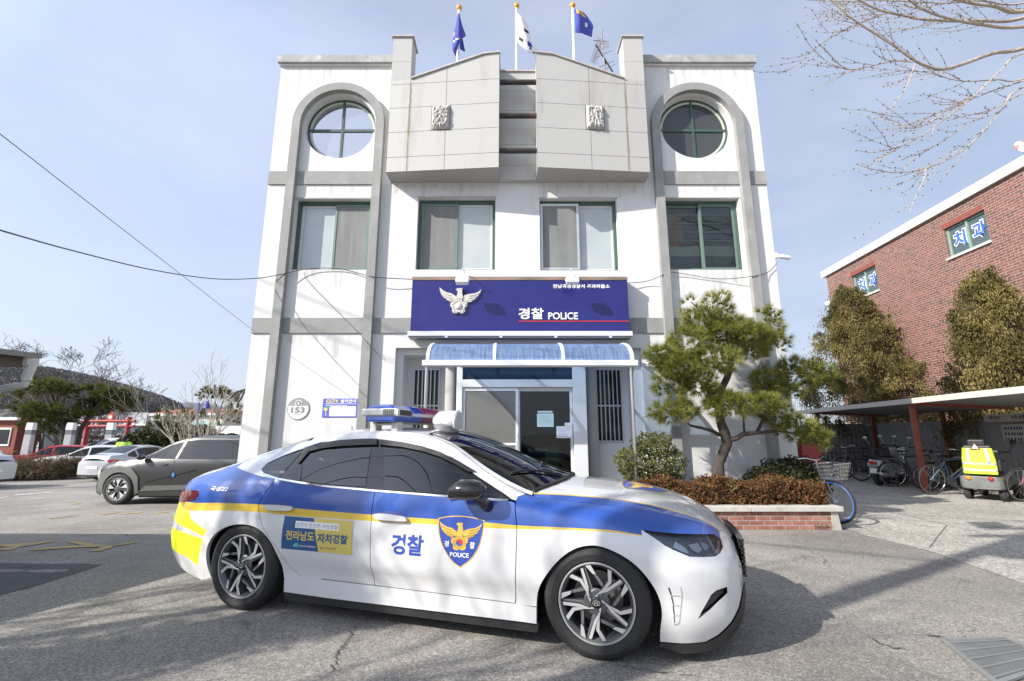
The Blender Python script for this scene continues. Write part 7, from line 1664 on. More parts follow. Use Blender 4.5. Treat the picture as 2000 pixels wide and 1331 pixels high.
# --- golden conifers and the big ginkgo on the right
def conifer(label, X, Y, h, R, seed, n=42000):
    t = thing('golden_conifer', label, 'tree', (X, Y, 0), 0, 'golden conifers by the brick building'); rg = np.random.default_rng(seed); k = MB(); k.tube([(0, 0, -.1), (0, 0, h * .9)], [.2, .03], 8); k.build('trunk', M_BARK, t)
    C = []; S = []
    for i in range(260):
        zf = rg.uniform(.0, 1) ** 1.15; a = rg.uniform(0, 2 * math.pi); r = R * (1 - zf) ** .68 * rg.uniform(.55, 1.1) * (1 if zf > .12 else .9); q = n // 260
        c = np.array([r * math.cos(a), r * math.sin(a), h * (.05 + .93 * zf)]); hh = rg.uniform(.45, .95) * (1 - .45 * zf); u = rg.normal(0, 1, (q, 3)); tz = rg.uniform(0, 1, (q, 1))
        C.append(c * np.array([.78, .78, 1]) + np.concatenate([u[:, :2] * (.20 * (1 - tz) + .03), tz * hh - .1], 1) + np.array([math.cos(a), math.sin(a), 0]) * tz * .22)
    for i in range(60):
        a, zf, r = rg.uniform(0, 2 * math.pi), rg.uniform(.1, .9), 0; c = np.array([0, 0, h * zf]); u = rg.normal(0, 1, (260, 3)) * np.array([R * .42 * (1 - zf) ** .7 + .05, R * .42 * (1 - zf) ** .7 + .05, .4]); C.append(c + u)
    C = np.concatenate(C); V, F = leaves(rg, C, .047, np.array([0, 0, 1.6]), .32); fast_mesh('crown', V, F, M_CON, t)
conifer('broad golden conifer in front of the left dental window', 14.3, 18.4, 7.4, 3.15, 71, 85000)
conifer('tall golden conifer at the right edge of the picture', 13.6, 12.5, 5.9, 1.8, 72, 60000)
# ================================================================== RIGHT SIDE
class Frame:
    """a vertical plane: origin, heading of its x axis; photo points land on it"""
    def __init__(s, o, d, off=0.):
        s.o = Vector((o[0], o[1], 0)); s.d = Vector((d[0], d[1], 0)).normalized(); s.n = Vector((-s.d.y, s.d.x, 0)); s.rz = math.atan2(s.d.y, s.d.x)
    def pt(s, u, v, y=0.):
        r = ray(u, v); c = Vector((0, 0, CH)); t = ((s.o + s.n * y - c).dot(s.n)) / r.dot(s.n); p = c + r * t
        return ((p - s.o).dot(s.d), p.z)
BF = Frame((15.95, 22.0), (-.0647, -.9979))
ZB7 = lambda x, y, yy=0.: BF.pt(1560 + x / 2.773, 300 + y / 2.773, yy)
M_RB = brick_mat('red_brick_wall', [(.14, .056, .043), (.185, .073, .056), (.21, .09, .07), (.105, .053, .045)], (.34, .305, .265), .24, .088, .016)
M_RBs = brick_mat('red_brick_return', [(.14, .056, .043), (.185, .073, .056), (.21, .09, .07), (.105, .053, .045)], (.34, .305, .265), .24, .088, .016, 'YZ')
xl, ztop_ = ZB7(150, 668); xr = xl + 17.0
bb_ = thing('brick_building', 'three storey red brick building with a white parapet and green windows', 'building', (15.95, 22.0, 0), BF.rz)
def rectw(q):
    P = [ZB7(*c) for c in q]; return min(P[0][0], P[3][0]), max(P[1][0], P[2][0]), (P[2][1] + P[3][1]) / 2, (P[0][1] + P[1][1]) / 2
BW = [rectw([(800, 405), (1003, 303), (1037, 470), (815, 570)]), rectw([(288, 665), (413, 605), (435, 740), (305, 790)])]
a_ = ZB7(875, 828); b_ = ZB7(1080, 755); BW.append((a_[0], b_[0] + .2, a_[1] - 1.5, (a_[1] + b_[1]) / 2))
fmb = lambda a, b, d: (a, d, b)
k = MB(); k.prism([(xl, -.5), (xr, -.5), (xr, ztop_), (xl, ztop_)], fmb, 0, .25, 0, [[(a, c), (b, c), (b, d), (a, d)] for a, b, c, d in BW]); k.build('wall', M_RB, bb_, recalc=True)
k = MB(); k.box(xl, .25, -.5, xl + .25, 9, ztop_); k.box(xr - .25, .25, -.5, xr, 9, ztop_); k.box(xl, 8.75, -.5, xr, 9, ztop_); k.build('side_wall', M_RBs, bb_)
pt_ = ZB7(125, 650)[1]; k = MB(); k.box(xl - .22, -.12, ztop_, xr + .2, .3, pt_ + .02); k.box(xl - .22, .3, ztop_, xl + .1, 9.1, pt_ + .02); k.build('parapet', mat('white_parapet', (.72, .70, .66), .8, var=.06, scale=3, dirt=((.55, .52, .47), 2, .58, .15, (1, 1, .3))), bb_)
k = MB(); k.box(xl, .3, ztop_ - .3, xr, 9, ztop_ - .05); k.build('roof', M_COPE, bb_)
for i, (a, b, c, d) in enumerate(BW):
    k = MB(); t = .07
    k.box(a, .08, c, a + t, .18, d); k.box(b - t, .08, c, b, .18, d); k.box(a + t, .08, c, b - t, .18, c + t); k.box(a + t, .08, d - t, b - t, .18, d); k.box((a + b) / 2 - .03, .07, c + t, (a + b) / 2 + .03, .17, d - t)
    fo = k.build('window', mat('pale_green_sash', (.22, .33, .27), .5, var=.1), bb_)
    k = MB(); k.box(a + t, .12, c + t, b - t, .13, d - t); k.build('pane', mat('blue_grey_pane', (.07, .095, .10), .06, spec=.9, var=.15, scale=1.5), fo)
    k = MB(); k.box(a - .05, -.06, c - .08, b + .05, .1, c - .001); k.build('sill', mat('light_sill', (.5, .48, .44), .8), fo)
    k = MB()
    n = int((b - a + .1) / .09)
    for q in range(n): x = a - .05 + q * .09; k.box(x, -.012, d + .001, x + .075, .0, d + .20)
    k.build('soldier_course', mat('soldier_brick', (.22, .065, .05), .85, var=.25, scale=8), fo)
    if i < 2:
        for s_, q in (('치', ((852, 408), (920, 490)) if i == 0 else ((325, 672), (360, 740))), ('과', ((935, 352), (1010, 448)) if i == 0 else ((378, 640), (424, 712)))):
            x0 = a + t + .08 if s_ == '치' else (a + b) / 2 + .10; x1 = (a + b) / 2 - .08 if s_ == '치' else b - t - .05
            z0, z1 = c + (d - c) * .22, c + (d - c) * .80
            V, F = fit_text(s_, x0, x1, z0, z1, .075); k = MB(); k.add([(x, .105, z) for x, z in V], F); k.build('lettering_edge', M_WHT, fo)
            V, F = fit_text(s_, x0 + .035, x1 - .035, z0 + .035, z1 - .035, .03); k = MB(); k.add([(x, .098, z) for x, z in V], F); k.build('lettering', mat('sign_blue_film', (.045, .13, .46), .4), fo)
# lower stair wing at the far end
q = ZB7(108, 850, 1.0); k = MB(); k.box(xl - 1.6, 1.0, -.5, xl - .001, 6, q[1]); k.build('stair_wing', M_RB, bb_)
k = MB(); k.box(xl - 1.75, .85, q[1], xl - .002, 6, q[1] + .22); k.box(xl - 1.2, .80, q[1] - 2.5, xl - .003, .999, q[1] - 1.75); k.build('wing_coping', MATS['white_parapet'], bb_)
# satellite dish
dp = BF; p_ = at(2003, 286, 15.0); ds = thing('satellite_dish', 'rusty white satellite dish on the brick building roof at the right edge', 'dish', p_)
k = MB(); k.lathe([(.0, .06), (.15, .05), (.27, .015), (.32, -.03), (.325, -.02), (.27, .03), (.15, .065), (0, .075)], n=24); ob = k.build('dish', mat('rusty_white_dish', (.70, .68, .66), .6, dirt=((.42, .15, .08), 3.2, .50, .05, (1, 1, 1))), ds, smooth=True); ob.rotation_euler = (R_(70), R_(-25), 0)
k = MB(); k.tube([(0, .05, 0), (.1, -.35, -.05)], .012, 6); k.tube([(0, .05, 0), (.05, .15, -.3), (.05, .15, -1.6)], .025, 6); k.build('mast', M_SILV, ds)

# ------------------------------------------------------------------ bicycle shed
SF = Frame((9.2, 8.1), (.164, .986))
sh = thing('bicycle_shed', 'open bicycle shed with a flat pale roof and red brown posts', 'shed', (9.2, 8.1, 0), SF.rz)
k = MB(); x0, x1 = -1.3, 9.4
k.add([(x0, .0, 2.155), (x1, .0, 2.155), (x1, -2.45, 2.0), (x0, -2.45, 2.0), (x0, .0, 2.205), (x1, .0, 2.205), (x1, -2.45, 2.05), (x0, -2.45, 2.05)], [(3, 2, 1, 0), (4, 5, 6, 7), (0, 1, 5, 4), (1, 2, 6, 5), (2, 3, 7, 6), (3, 0, 4, 7)])
k.build('roof', mat('pale_roof_sheet', (.24, .24, .225), .6, var=.08, scale=2), sh)
k = MB(); k.box(x0, .001, 2.10, x1, .03, 2.225); k.build('fascia', mat('cream_fascia', (.55, .54, .50), .5, var=.05), sh)
M_RPOST = mat('red_brown_post', (.25, .06, .035), .55, var=.2, scale=5)
for x in (3.2, 8.0, -1.2): k = MB(); k.box(x - .05, -.20, -.1, x + .05, -.10, 2.15); k.build('post', M_RPOST, sh, bevel=.008)
for x in (-1.2, 2.1, 5.4, 8.7): k = MB(); k.box(x - .045, -2.3, -.1, x + .045, -2.21, 2.0); k.build('back_post', M_RPOST, sh)
for x in (-1.2, 3.2, 8.0): k = MB(); k.add([(x - .03, -.1, 2.08), (x + .03, -.1, 2.08), (x + .03, -2.3, 1.94), (x - .03, -2.3, 1.94), (x - .03, -.1, 2.154), (x + .03, -.1, 2.154), (x + .03, -2.3, 2.0), (x - .03, -2.3, 2.0)], [(0, 1, 2, 3), (0, 1, 5, 4), (1, 2, 6, 5), (2, 3, 7, 6), (3, 0, 4, 7)]); k.build('rafter', M_RPOST, sh)
k = MB(); vs = []; n = 260
for i in range(n + 1): x = x0 + (x1 - x0) * i / n; y = -2.33 + .012 * math.sin(2 * math.pi * i / 4); vs += [(x, y, -.1), (x, y, 1.74)]
k.add(vs, [(2 * i, 2 * i + 2, 2 * i + 3, 2 * i + 1) for i in range(n)]); k.build('back_sheet', mat('grey_corrugated_sheet', (.26, .265, .265), .55, var=.12, scale=2, metal=.2, aniso=(1, 1, .3)), sh, smooth=True)
k = MB(); vs = []
for i in range(61): y = -2.33 + 2.2 * i / 60; vs += [(x1 - .1 + .012 * math.sin(2 * math.pi * i / 4), y, -.1), (x1 - .1 + .012 * math.sin(2 * math.pi * i / 4), y, 1.74)]
k.add(vs, [(2 * i, 2 * i + 2, 2 * i + 3, 2 * i + 1) for i in range(60)]); k.build('end_sheet', MATS['grey_corrugated_sheet'], sh, smooth=True)
# shed boards
for nm, lbl, (u0, v0), (u1, v1), rows in (('shed_banner', 'long pale banner with large blue letters under the shed roof', (1924, 806), (2010, 825), None), ('shed_notice', 'pale notice board with rows of dark text below the banner', (1962, 829), (2012, 862), 2)):
    a, b = SF.pt(u0, v1, -2.15), SF.pt(u1, v0, -2.15)
    if rows is None: b = (a[0] - 2.6, b[1])
    else: b = (a[0] - 1.5, b[1])
    t = thing(nm, lbl, 'sign', SF.o + SF.d * a[0] + SF.n * -2.15, SF.rz)
    w_ = abs(b[0] - a[0]); k = MB(); k.box(0, -.01, min(a[1], b[1]), -w_, .01, max(a[1], b[1])); k.build('board', mat('cream_board_sign', (.50, .48, .42), .7, var=.06), t)
    z0, z1 = min(a[1], b[1]), max(a[1], b[1]); k = MB()
    if rows is None:
        for s_, q0, q1 in (('주민', .13, .46), ('자전거', .74, 1.28)): V, F = fit_text(s_, q0, q1, z0 + .05, z1 - .05, .03); k.add([(-x, .0125, z) for x, z in V], F); k.build('lettering', mat('dark_blue_print', (.03, .04, .12), .6), t); k = MB()
    else:
        r2 = random.Random(4)
        for q in range(3):
            x = .06
            while x < 1.3: wd = r2.uniform(.03, .05); k.box(-x, .0105, z1 - .12 - .13 * q, -x - wd, .0125, z1 - .05 - .13 * q); x += wd + r2.uniform(.015, .05)
    if k.f: k.build('lettering', mat('dark_blue_print', (.03, .04, .12), .6), t)

# ------------------------------------------------------------------ bicycles and scooters
M_STEEL = mat('chromed_steel', (.55, .55, .55), .2, metal=1.)
def bicycle(name, label, x, y, rz, col, r=.33, basket=False, rack=False, rim=None, lean=.10, group='bicycles in the shed', z=0., guard=False):
    t = thing(name, label, 'bicycle', (x, y, z), rz, group, rot=(lean, 0, rz)); fm = mat('frame_%d_%d_%d' % tuple(int(c * 99) for c in col), col, .3, coat=.5)
    A, Bk, S, Hd, Hl, Fk = (-.53, 0, r), (-.08, 0, r - .06), (-.22, 0, .78), (.34, 0, .83), (.38, 0, .66), (.53, 0, r)
    k = MB()
    for a, b, q in ((Bk, S, .017), (S, Hd, .017), (Bk, Hl, .02), (Hd, Hl, .02)): k.tube([a, b], q, 8)
    for s_ in (-.045, .045): k.tube([(A[0], s_, A[2]), (Bk[0], s_ * .6, Bk[2])], .009, 6); k.tube([(A[0], s_, A[2]), (S[0], s_ * .4, S[2] - .04)], .009, 6); k.tube([(Hl[0], s_ * .9, Hl[2]), (Fk[0], s_, Fk[2])], .012, 6)
    k.tube([S, (-.25, 0, .90)], .013, 6); k.build('frame', fm, t)
    for w in (A, Fk):
        wo = MB(); wo.tube([(w[0] + r * .955 * math.cos(a), 0, w[2] + r * .955 * math.sin(a)) for a in np.linspace(0, 2 * math.pi, 33)], r * .055, 8, 0, cap=False); o = wo.build('wheel', M_TYRE, t, smooth=True)
        wo = MB(); wo.tube([(w[0] + r * .89 * math.cos(a), 0, w[2] + r * .89 * math.sin(a)) for a in np.linspace(0, 2 * math.pi, 33)], r * .035, 6, 0, cap=False); wo.build('rim', rim or M_STEEL, o, smooth=True)
        wo = MB()
        for i in range(14): a = 2 * math.pi * i / 14; wo.tube([(w[0], .02 * (-1) ** i, w[2]), (w[0] + r * .88 * math.cos(a), 0, w[2] + r * .88 * math.sin(a))], .0022, 3)
        wo.tube([(w[0], -.05, w[2]), (w[0], .05, w[2])], .02, 8); wo.build('spokes', M_STEEL, o)
        if guard: g = MB(); pts = [(w[0] + (r + .03) * math.cos(a), z2, w[2] + (r + .03) * math.sin(a)) for a in np.linspace(.1 if w is A else .0, math.pi * (.95 if w is A else .85), 16) for z2 in (-.03, .03)]; g.add(pts, [(2 * i, 2 * i + 1, 2 * i + 3, 2 * i + 2) for i in range(15)]); g.build('mudguard', M_SBK, t)
    k = MB(); k.tube([(.33, 0, .85), (.32, 0, .96)], .014, 6); k.tube([(.22, -.29, .99), (.30, -.2, 1.0), (.33, -.05, .96), (.33, .05, .96), (.30, .2, 1.0), (.22, .29, .99)], .012, 6); hb = k.build('handlebar', M_STEEL, t)
    for s_ in (-.3, .3): k = MB(); k.tube([(.24, s_, .99), (.17, s_, .985)], .017, 6); k.build('grip', M_BLK, hb)
    k = MB(); k.add([(-.38, -.08, .91), (-.38, .08, .91), (-.10, .02, .93), (-.10, -.02, .93), (-.38, -.08, .95), (-.38, .08, .95), (-.10, .02, .95), (-.10, -.02, .95)], [(3, 2, 1, 0), (4, 5, 6, 7), (0, 1, 5, 4), (1, 2, 6, 5), (2, 3, 7, 6), (3, 0, 4, 7)]); k.build('saddle', M_BLK, t, bevel=.015)
    k = MB(); k.lathe([(.085, -.05), (.085, -.045), (.0, -.045)], Bk, axis='Y', n=20); k.tube([(Bk[0], -.06, Bk[2]), (Bk[0] + .12, -.07, Bk[2] - .12)], .01, 6); k.tube([(Bk[0], .06, Bk[2]), (Bk[0] - .12, .07, Bk[2] + .12)], .01, 6); k.box(Bk[0] + .08, -.16, Bk[2] - .14, Bk[0] + .16, -.07, Bk[2] - .12); k.box(Bk[0] - .16, .07, Bk[2] + .12, Bk[0] - .08, .16, Bk[2] + .14); k.build('crank', mat('dull_crank', (.15, .15, .15), .4, metal=.7), t)
    if basket:
        k = MB(); 
        for i in range(5): f = i / 4; zz = .68 + .24 * f; x0_, x1_, yy = .46 - .02 * f, .70 + .05 * f, .14 + .05 * f; k.tube([(x0_, -yy, zz), (x1_, -yy, zz), (x1_, yy, zz), (x0_, yy, zz), (x0_, -yy, zz)], .004 if i < 4 else .007, 4)
        for i in range(11): f = -1 + .2 * i; k.tube([(.70, .14 * f, .68), (.75, .19 * f, .92)], .003, 3); k.tube([(.46, .14 * f, .68), (.44, .19 * f, .92)], .003, 3); g = .46 + .24 * i / 10; k.tube([(g, -.14, .68), (.44 + .31 * i / 10, -.19, .92)], .003, 3); k.tube([(g, .14, .68), (.44 + .31 * i / 10, .19, .92)], .003, 3); k.tube([(.46, .14 * f, .68), (.70, .14 * f, .68)], .003, 3)
        k.build('basket', M_STEEL, t)
    if rack: k = MB(); [k.tube([(-.80, s_, .74), (-.26, s_, .74)], .008, 5) for s_ in (-.07, 0, .07)]; k.tube([(-.53, .06, r), (-.70, .07, .74)], .007, 5); k.tube([(-.53, -.06, r), (-.70, -.07, .74)], .007, 5); k.build('rack', M_STEEL, t)
    return t
bicycle('bicycle', 'black bicycle with blue rims and a wire basket at the planter corner', 4.95, 7.98, R_(-72), (.02, .02, .022), .33, True, False, mat('blue_rim', (.06, .19, .62), .35, coat=.4), .05, None, 0, False)
bicycle('bicycle', 'dark blue mountain bicycle standing on the front edge of the shed', 10.2, 10.85, R_(2), (.02, .035, .07), .345, lean=.12)
bicycle('bicycle', 'black and silver bicycle with its wheel next to the blue mountain bicycle', 10.75, 11.5, R_(-8), (.05, .05, .055), .33, rack=True, lean=.1)
bicycle('bicycle', 'red framed bicycle at the right edge of the picture', 11.05, 9.72, R_(0), (.35, .03, .03), .345, lean=.08)
bicycle('bicycle', 'dark bicycle with raised handlebars at the far end of the shed', 9.9, 14.0, R_(175), (.03, .03, .03), .33, guard=True)
bicycle('bicycle', 'black city bicycle with a rack deep inside the shed', 10.9, 14.6, R_(185), (.025, .025, .03), .33, rack=True, guard=True)
bicycle('bicycle', 'grey bicycle leaning on the back sheet behind the silver scooter', 11.2, 12.9, R_(170), (.12, .12, .125), .33, basket=True)
bicycle('bicycle', 'dark bicycle behind the red post with a rear rack', 10.6, 12.3, R_(-12), (.03, .03, .035), .33, rack=True, guard=True)
def scooter(label, x, y, rz, paint, box=None):
    t = thing('motor_scooter', label, 'scooter', (x, y, 0), rz, 'motor scooters in the shed', rot=(.06, 0, rz))
    pr = lambda p, w, m, nm, bv=.03: MB().prism(p, lambda a, b, d: (a, d, b), -w, w).build(nm, m, t, recalc=True, bevel=bv)
    body = pr([(-.90, .55), (-.75, .70), (-.30, .70), (-.05, .42), (.30, .30), (.30, .24), (-.15, .22), (-.35, .36), (-.75, .42)], .15, paint, 'body')
    pr([(-.78, .70), (-.80, .76), (-.45, .80), (-.05, .78), (-.10, .69), (-.30, .70)], .14, M_BLK, 'seat'); pr([(.28, .28), (.38, .30), (.62, .98), (.50, 1.0), (.40, .62)], .18, paint, 'leg_shield'); pr([(.42, .50), (.80, .46), (.86, .60), (.60, .66)], .07, paint, 'front_mudguard', .02)
    for a in (-.62, .66): MB().lathe([(.13, -.05), (.21, -.055), (.25, -.03), (.255, 0), (.25, .03), (.21, .055), (.13, .05)], (a, 0, .255), axis='Y', n=24).build('wheel', M_TYRE, t, smooth=True); MB().lathe([(.14, -.03), (.05, -.045), (.0, -.045)], (a, 0, .255), axis='Y', n=16).lathe([(.14, .03), (.05, .045), (.0, .045)], (a, 0, .255), axis='Y', n=16).build('hub', M_SILV, t, smooth=True)
    k = MB(); k.tube([(.66, 0, .26), (.50, 0, 1.02)], .03, 8); k.tube([(.38, -.33, 1.05), (.50, 0, 1.04), (.38, .33, 1.05)], .014, 6); k.build('handlebar', M_SBK, t)
    for s_ in (-1, 1): k = MB(); k.tube([(.42, s_ * .25, 1.05), (.40, s_ * .33, 1.25)], .007, 5); k.ball((.39, s_ * .34, 1.29), .06, 10, sc=(.3, 1, .7)); k.build('mirror', M_SILV, t, smooth=True)
    k = MB(); k.box(-.925, -.10, .58, -.86, .10, .655, ch=.015); k.build('tail_lamp', M_RED, t); k = MB(); k.box(-.90, -.085, .34, -.885, .085, .47); k.build('number_plate', mat('plate_white', (.7, .7, .7), .5), t); k = MB(); k.tube([(-.55, -.16, .28), (-.95, -.17, .36)], .045, 10); k.build('exhaust', M_SILV, t, smooth=True)
    k = MB(); [k.tube([(-.72, s_, .76), (-.98, s_, .82), (-.98, 0, .82)], .01, 6) for s_ in (-.12, .12)]; k.build('grab_rail', M_SBK, t)
    if box: k = MB(); k.box(-1.10, -.23, .80, -.66, .23, 1.2, ch=.03); k.build('carrier_box', box, t)
    return t
scooter('silver motor scooter seen from behind beside the front red post', 10.5, 13.0, R_(28), P_SILV)
scooter('red delivery scooter with a red box half hidden behind the dark bush', 5.92, 10.6, R_(100), P_RED, mat('red_box', (.22, .015, .02), .4))
scooter('black motor scooter deep in the shed behind the bicycles', 11.0, 13.6, R_(225), M_GBK)
# mobility scooter
ms = thing('mobility_scooter', 'grey four wheeled mobility scooter seen from behind under the shed roof', 'mobility scooter', (10.4, 10.2, .0), R_(32))
k = MB(); k.prism([(-.30, -.28), (-.22, -.33), (.22, -.33), (.30, -.28), (.30, .28), (.22, .33), (-.22, .33), (-.30, .28)], lambda a, b, d: (a - .38, b, d), .24, .50); k.build('rear_body', mat('scooter_grey_shell', (.13, .135, .13), .45, var=.2, scale=6), ms, recalc=True, bevel=.04)
k = MB(); k.box(-.10, -.22, .17, .70, .22, .23, ch=.02); k.box(.45, -.15, .23, .75, .15, .42, ch=.03); k.build('floor_deck', M_SBK, ms)
for a, s_ in ((-.42, -1), (-.42, 1), (.62, -1), (.62, 1)): k = MB(); k.lathe([(.07, -.05), (.125, -.055), (.145, -.03), (.145, .03), (.125, .055), (.07, .05)], (a, s_ * .27, .145), axis='Y', n=24); o = k.build('wheel', M_TYRE, ms, smooth=True); k = MB(); k.lathe([(.075, s_ * .035), (.03, s_ * .05), (0, s_ * .05)], (a, s_ * .27, .145), axis='Y', n=14); k.build('hub', mat('beige_hub', (.4, .37, .3), .5), o, smooth=True)
k = MB(); k.tube([(.62, 0, .3), (.52, 0, .95)], .04, 10); k.box(.40, -.14, .93, .60, .14, 1.02, ch=.03); k.tube([(.46, -.30, .98), (.50, 0, .97), (.46, .30, .98)], .015, 6); k.build('tiller', M_SBK, ms)
k = MB(); k.tube([(.5, -.28, .98), (.48, -.36, 1.16)], .008, 5); k.ball((.48, -.37, 1.2), .06, 10, sc=(.4, 1, .9)); k.build('mirror', M_SBK, ms, smooth=True)
k = MB(); k.box(-.50, -.25, .52, -.05, .25, .62, ch=.03); k.box(-.52, -.23, .60, -.42, .23, 1.14, ch=.04); k.box(-.52, -.14, 1.12, -.44, .14, 1.26, ch=.03); k.tube([(-.46, -.29, .62), (-.44, -.29, .82), (-.1, -.29, .82)], .02, 8); k.build('seat', mat('black_vinyl', (.02, .02, .022), .5), ms)
for y in (-.17, .17): k = MB(); k.lathe([(.045, -.01), (.04, -.03), (0, -.035)], (-.675, y, .46), axis='X', n=16); k.build('rear_lamp', M_ORL if y > 0 else M_RED, ms, smooth=True)
k = MB(); k.obox((-.60, -.02, 1.12), (.004, 0, .0), (0, .0001, 0), (0, 0, .0001)); 
tri = [(-.085, 1.05), (.085, 1.05), (0, 1.20)]; k = MB(); k.prism(tri, lambda a, b, d: (d, a, b), -.60, -.592); k.build('warning_triangle', mat('maroon_triangle', (.13, .02, .02), .5), ms, recalc=True); k = MB(); k.prism([(-.052, 1.07), (.052, 1.07), (0, 1.165)], lambda a, b, d: (d, a, b), -.606, -.6005); k.build('triangle_field', M_WHT, ms, recalc=True)
vt = thing('high_visibility_vest', 'lime yellow safety vest with grey bands draped over the mobility scooter seat', 'vest', ms.location, R_(32))
def vest(y0, y1, z0, z1, m, nm, off, par):
    n = 14; V = []
    for j in range(n + 1):
        for i in range(n + 1):
            y = y0 + (y1 - y0) * i / n; z = z0 + (z1 - z0) * j / n; w_ = .262 - .05 * max(0, (z - .85) / .3) * (1 if y > 0 else .6); yy = y * w_ / .262
            V.append((-.575 - off + .022 * math.sin(9 * y + 6 * z) + .04 * (abs(y) / .262) ** 3 - .03 * max(0, .72 - z) * 3, yy, z))
    F = [(j * (n + 1) + i, j * (n + 1) + i + 1, (j + 1) * (n + 1) + i + 1, (j + 1) * (n + 1) + i) for j in range(n) for i in range(n)]
    o = mesh_obj(nm, V, F, m, par, None, True); s_ = o.modifiers.new('solid', 'SOLIDIFY'); s_.thickness = .006; return o
M_HIV = mat('lime_vest_cloth', (.52, .74, .06), .8, var=.1, scale=6); M_HIG = mat('grey_reflective_tape', (.42, .42, .46), .4)
vest(-.262, .262, .54, 1.08, M_HIV, 'cloth', .0, vt)
for z in (.61, .74): vest(-.262, .262, z, z + .035, M_HIG, 'tape', .008, vt)
for y in (-.19, .12): vest(y, y + .05, .775, 1.075, M_HIG, 'tape', .0082, vt)

# ------------------------------------------------------------------ drain grates
def grate(label, quad):
    P = [ground(u, v) for u, v in quad]; c = sum(P, Vector()) / 4; t = thing('drain_grate', label, 'grate', (c.x, c.y, gz(c.x, c.y) + .008), 0)
    Q = lambda a, b: ((P[0] * (1 - a) + P[1] * a) * (1 - b) + (P[3] * (1 - a) + P[2] * a) * b) - c
    k = MB(); 
    for (a0, a1, b0, b1) in ((0, 1, 0, .06), (0, 1, .94, 1), (0, .04, .06, .94), (.96, 1, .06, .94)):
        q = [Q(a0, b0), Q(a1, b0), Q(a1, b1), Q(a0, b1)]; k.add([(v.x, v.y, .0) for v in q] + [(v.x, v.y, .014) for v in q], [(4, 5, 6, 7), (0, 1, 5, 4), (1, 2, 6, 5), (2, 3, 7, 6), (3, 0, 4, 7)])
    k.build('frame', mat('grate_steel', (.235, .245, .24), .55, metal=.2, var=.15), t)
    k = MB(); q = [Q(0, 0), Q(1, 0), Q(1, 1), Q(0, 1)]; k.add([(v.x, v.y, .001) for v in q], [(0, 1, 2, 3)]); k.build('pit', mat('pit_dark', (.06, .06, .06), .9), t)
    k = MB(); n = 34
    for i in range(n):
        a = .04 + .92 * (i + .1) / n; q = [Q(a, .06), Q(a + .62 / n, .06), Q(a + .62 / n, .94), Q(a, .94)]; k.add([(v.x, v.y, .011) for v in q], [(0, 1, 2, 3)])
    for j in range(5): b = .12 + .19 * j; q = [Q(.04, b), Q(.96, b), Q(.96, b + .03), Q(.04, b + .03)]; k.add([(v.x, v.y, .0135) for v in q], [(0, 1, 2, 3)])
    k.build('bars', MATS['grate_steel'], t); return t
grate('large steel drain grate in the asphalt at the lower right', [(1836, 1252), (1965, 1250), (2080, 1300), (1950, 1345)])
grate('small steel drain grate in the concrete near the shed', [(1888, 1022), (1948, 1022), (1978, 1031), (1912, 1032)])
# ================================================================== LEFT BACKGROUND, POLES, WIRES, GINKGO
def gatepost(label, u, v, Y):
    p = at(u, v, Y); zb = gz(p.x, Y); t = thing('concrete_gatepost', label, 'gatepost', (p.x, Y, zb), R_(12), 'concrete gateposts'); h = p.z - zb
    def fr(z0, z1, w0, w1, m, nm): k = MB(); k.add([(a * w, b * w, z) for z, w in ((z0, w0), (z1, w1)) for a, b in ((-1, -1), (1, -1), (1, 1), (-1, 1))], [(0, 1, 5, 4), (1, 2, 6, 5), (2, 3, 7, 6), (3, 0, 4, 7), (4, 5, 6, 7)]); k.build(nm, m, t)
    fr(-.1, h * .74, .21, .18, mat('pale_grey_stone', (.44, .44, .45), .8, var=.08, scale=3), 'shaft'); fr(h * .741, h * .84, .182, .178, mat('dark_stone_band', (.16, .165, .18), .7), 'dark_band'); fr(h * .841, h * .92, .19, .186, M_WHT, 'cap'); fr(h * .921, h, .182, .165, M_WHT, 'top_cap')
for l, u, v in (('leftmost pale concrete gatepost with a dark band', 63, 826), ('middle pale concrete gatepost with a dark band between the pines', 141, 826), ('rightmost pale concrete gatepost standing before the red gate', 219, 826)): gatepost(l, u, v, 30)
Y = 37; M_RG = mat('red_gate_paint', (.30, .035, .03), .6, var=.15); a, b = at(174, 815, Y), at(253.5, 815, Y); zb = gz(a.x, Y)
rgt = thing('red_gate', 'red wooden gate of two posts and two beams behind the gateposts', 'gate', ((a.x + b.x) / 2, Y, zb)); hx2 = (b.x - a.x) / 2; ht = a.z - zb
for s_ in (-1, 1): k = MB(); k.tube([(s_ * hx2, 0, -.1), (s_ * hx2, 0, ht)], .17, 12); k.build('post', M_RG, rgt, smooth=True, angle=40)
for v in (823, 833): z = at(200, v, Y).z - zb; k = MB(); k.tube([(-hx2 - .45, 0, z), (hx2 + .5, 0, z)], .12, 10); k.build('beam', M_RG, rgt, smooth=True, angle=40)
k = MB(); zt = at(200, 823, Y).z - zb; k.prism([(-.22, 0), (.22, 0), (.26, .35), (.10, .72), (-.02, .95), (-.18, .6), (-.25, .3)], lambda x, z, d: (x + .1, d, z + zt + .1), -.04, .04); k.build('flame_emblem', mat('emblem_red_paint', (.45, .05, .04), .5), rgt, recalc=True)
k = MB(); k.prism(circle(.1, zt + .32, .15, 16), lambda x, z, d: (x, d, z), -.05, -.041); k.build('emblem_disc', M_WHT, rgt, recalc=True)
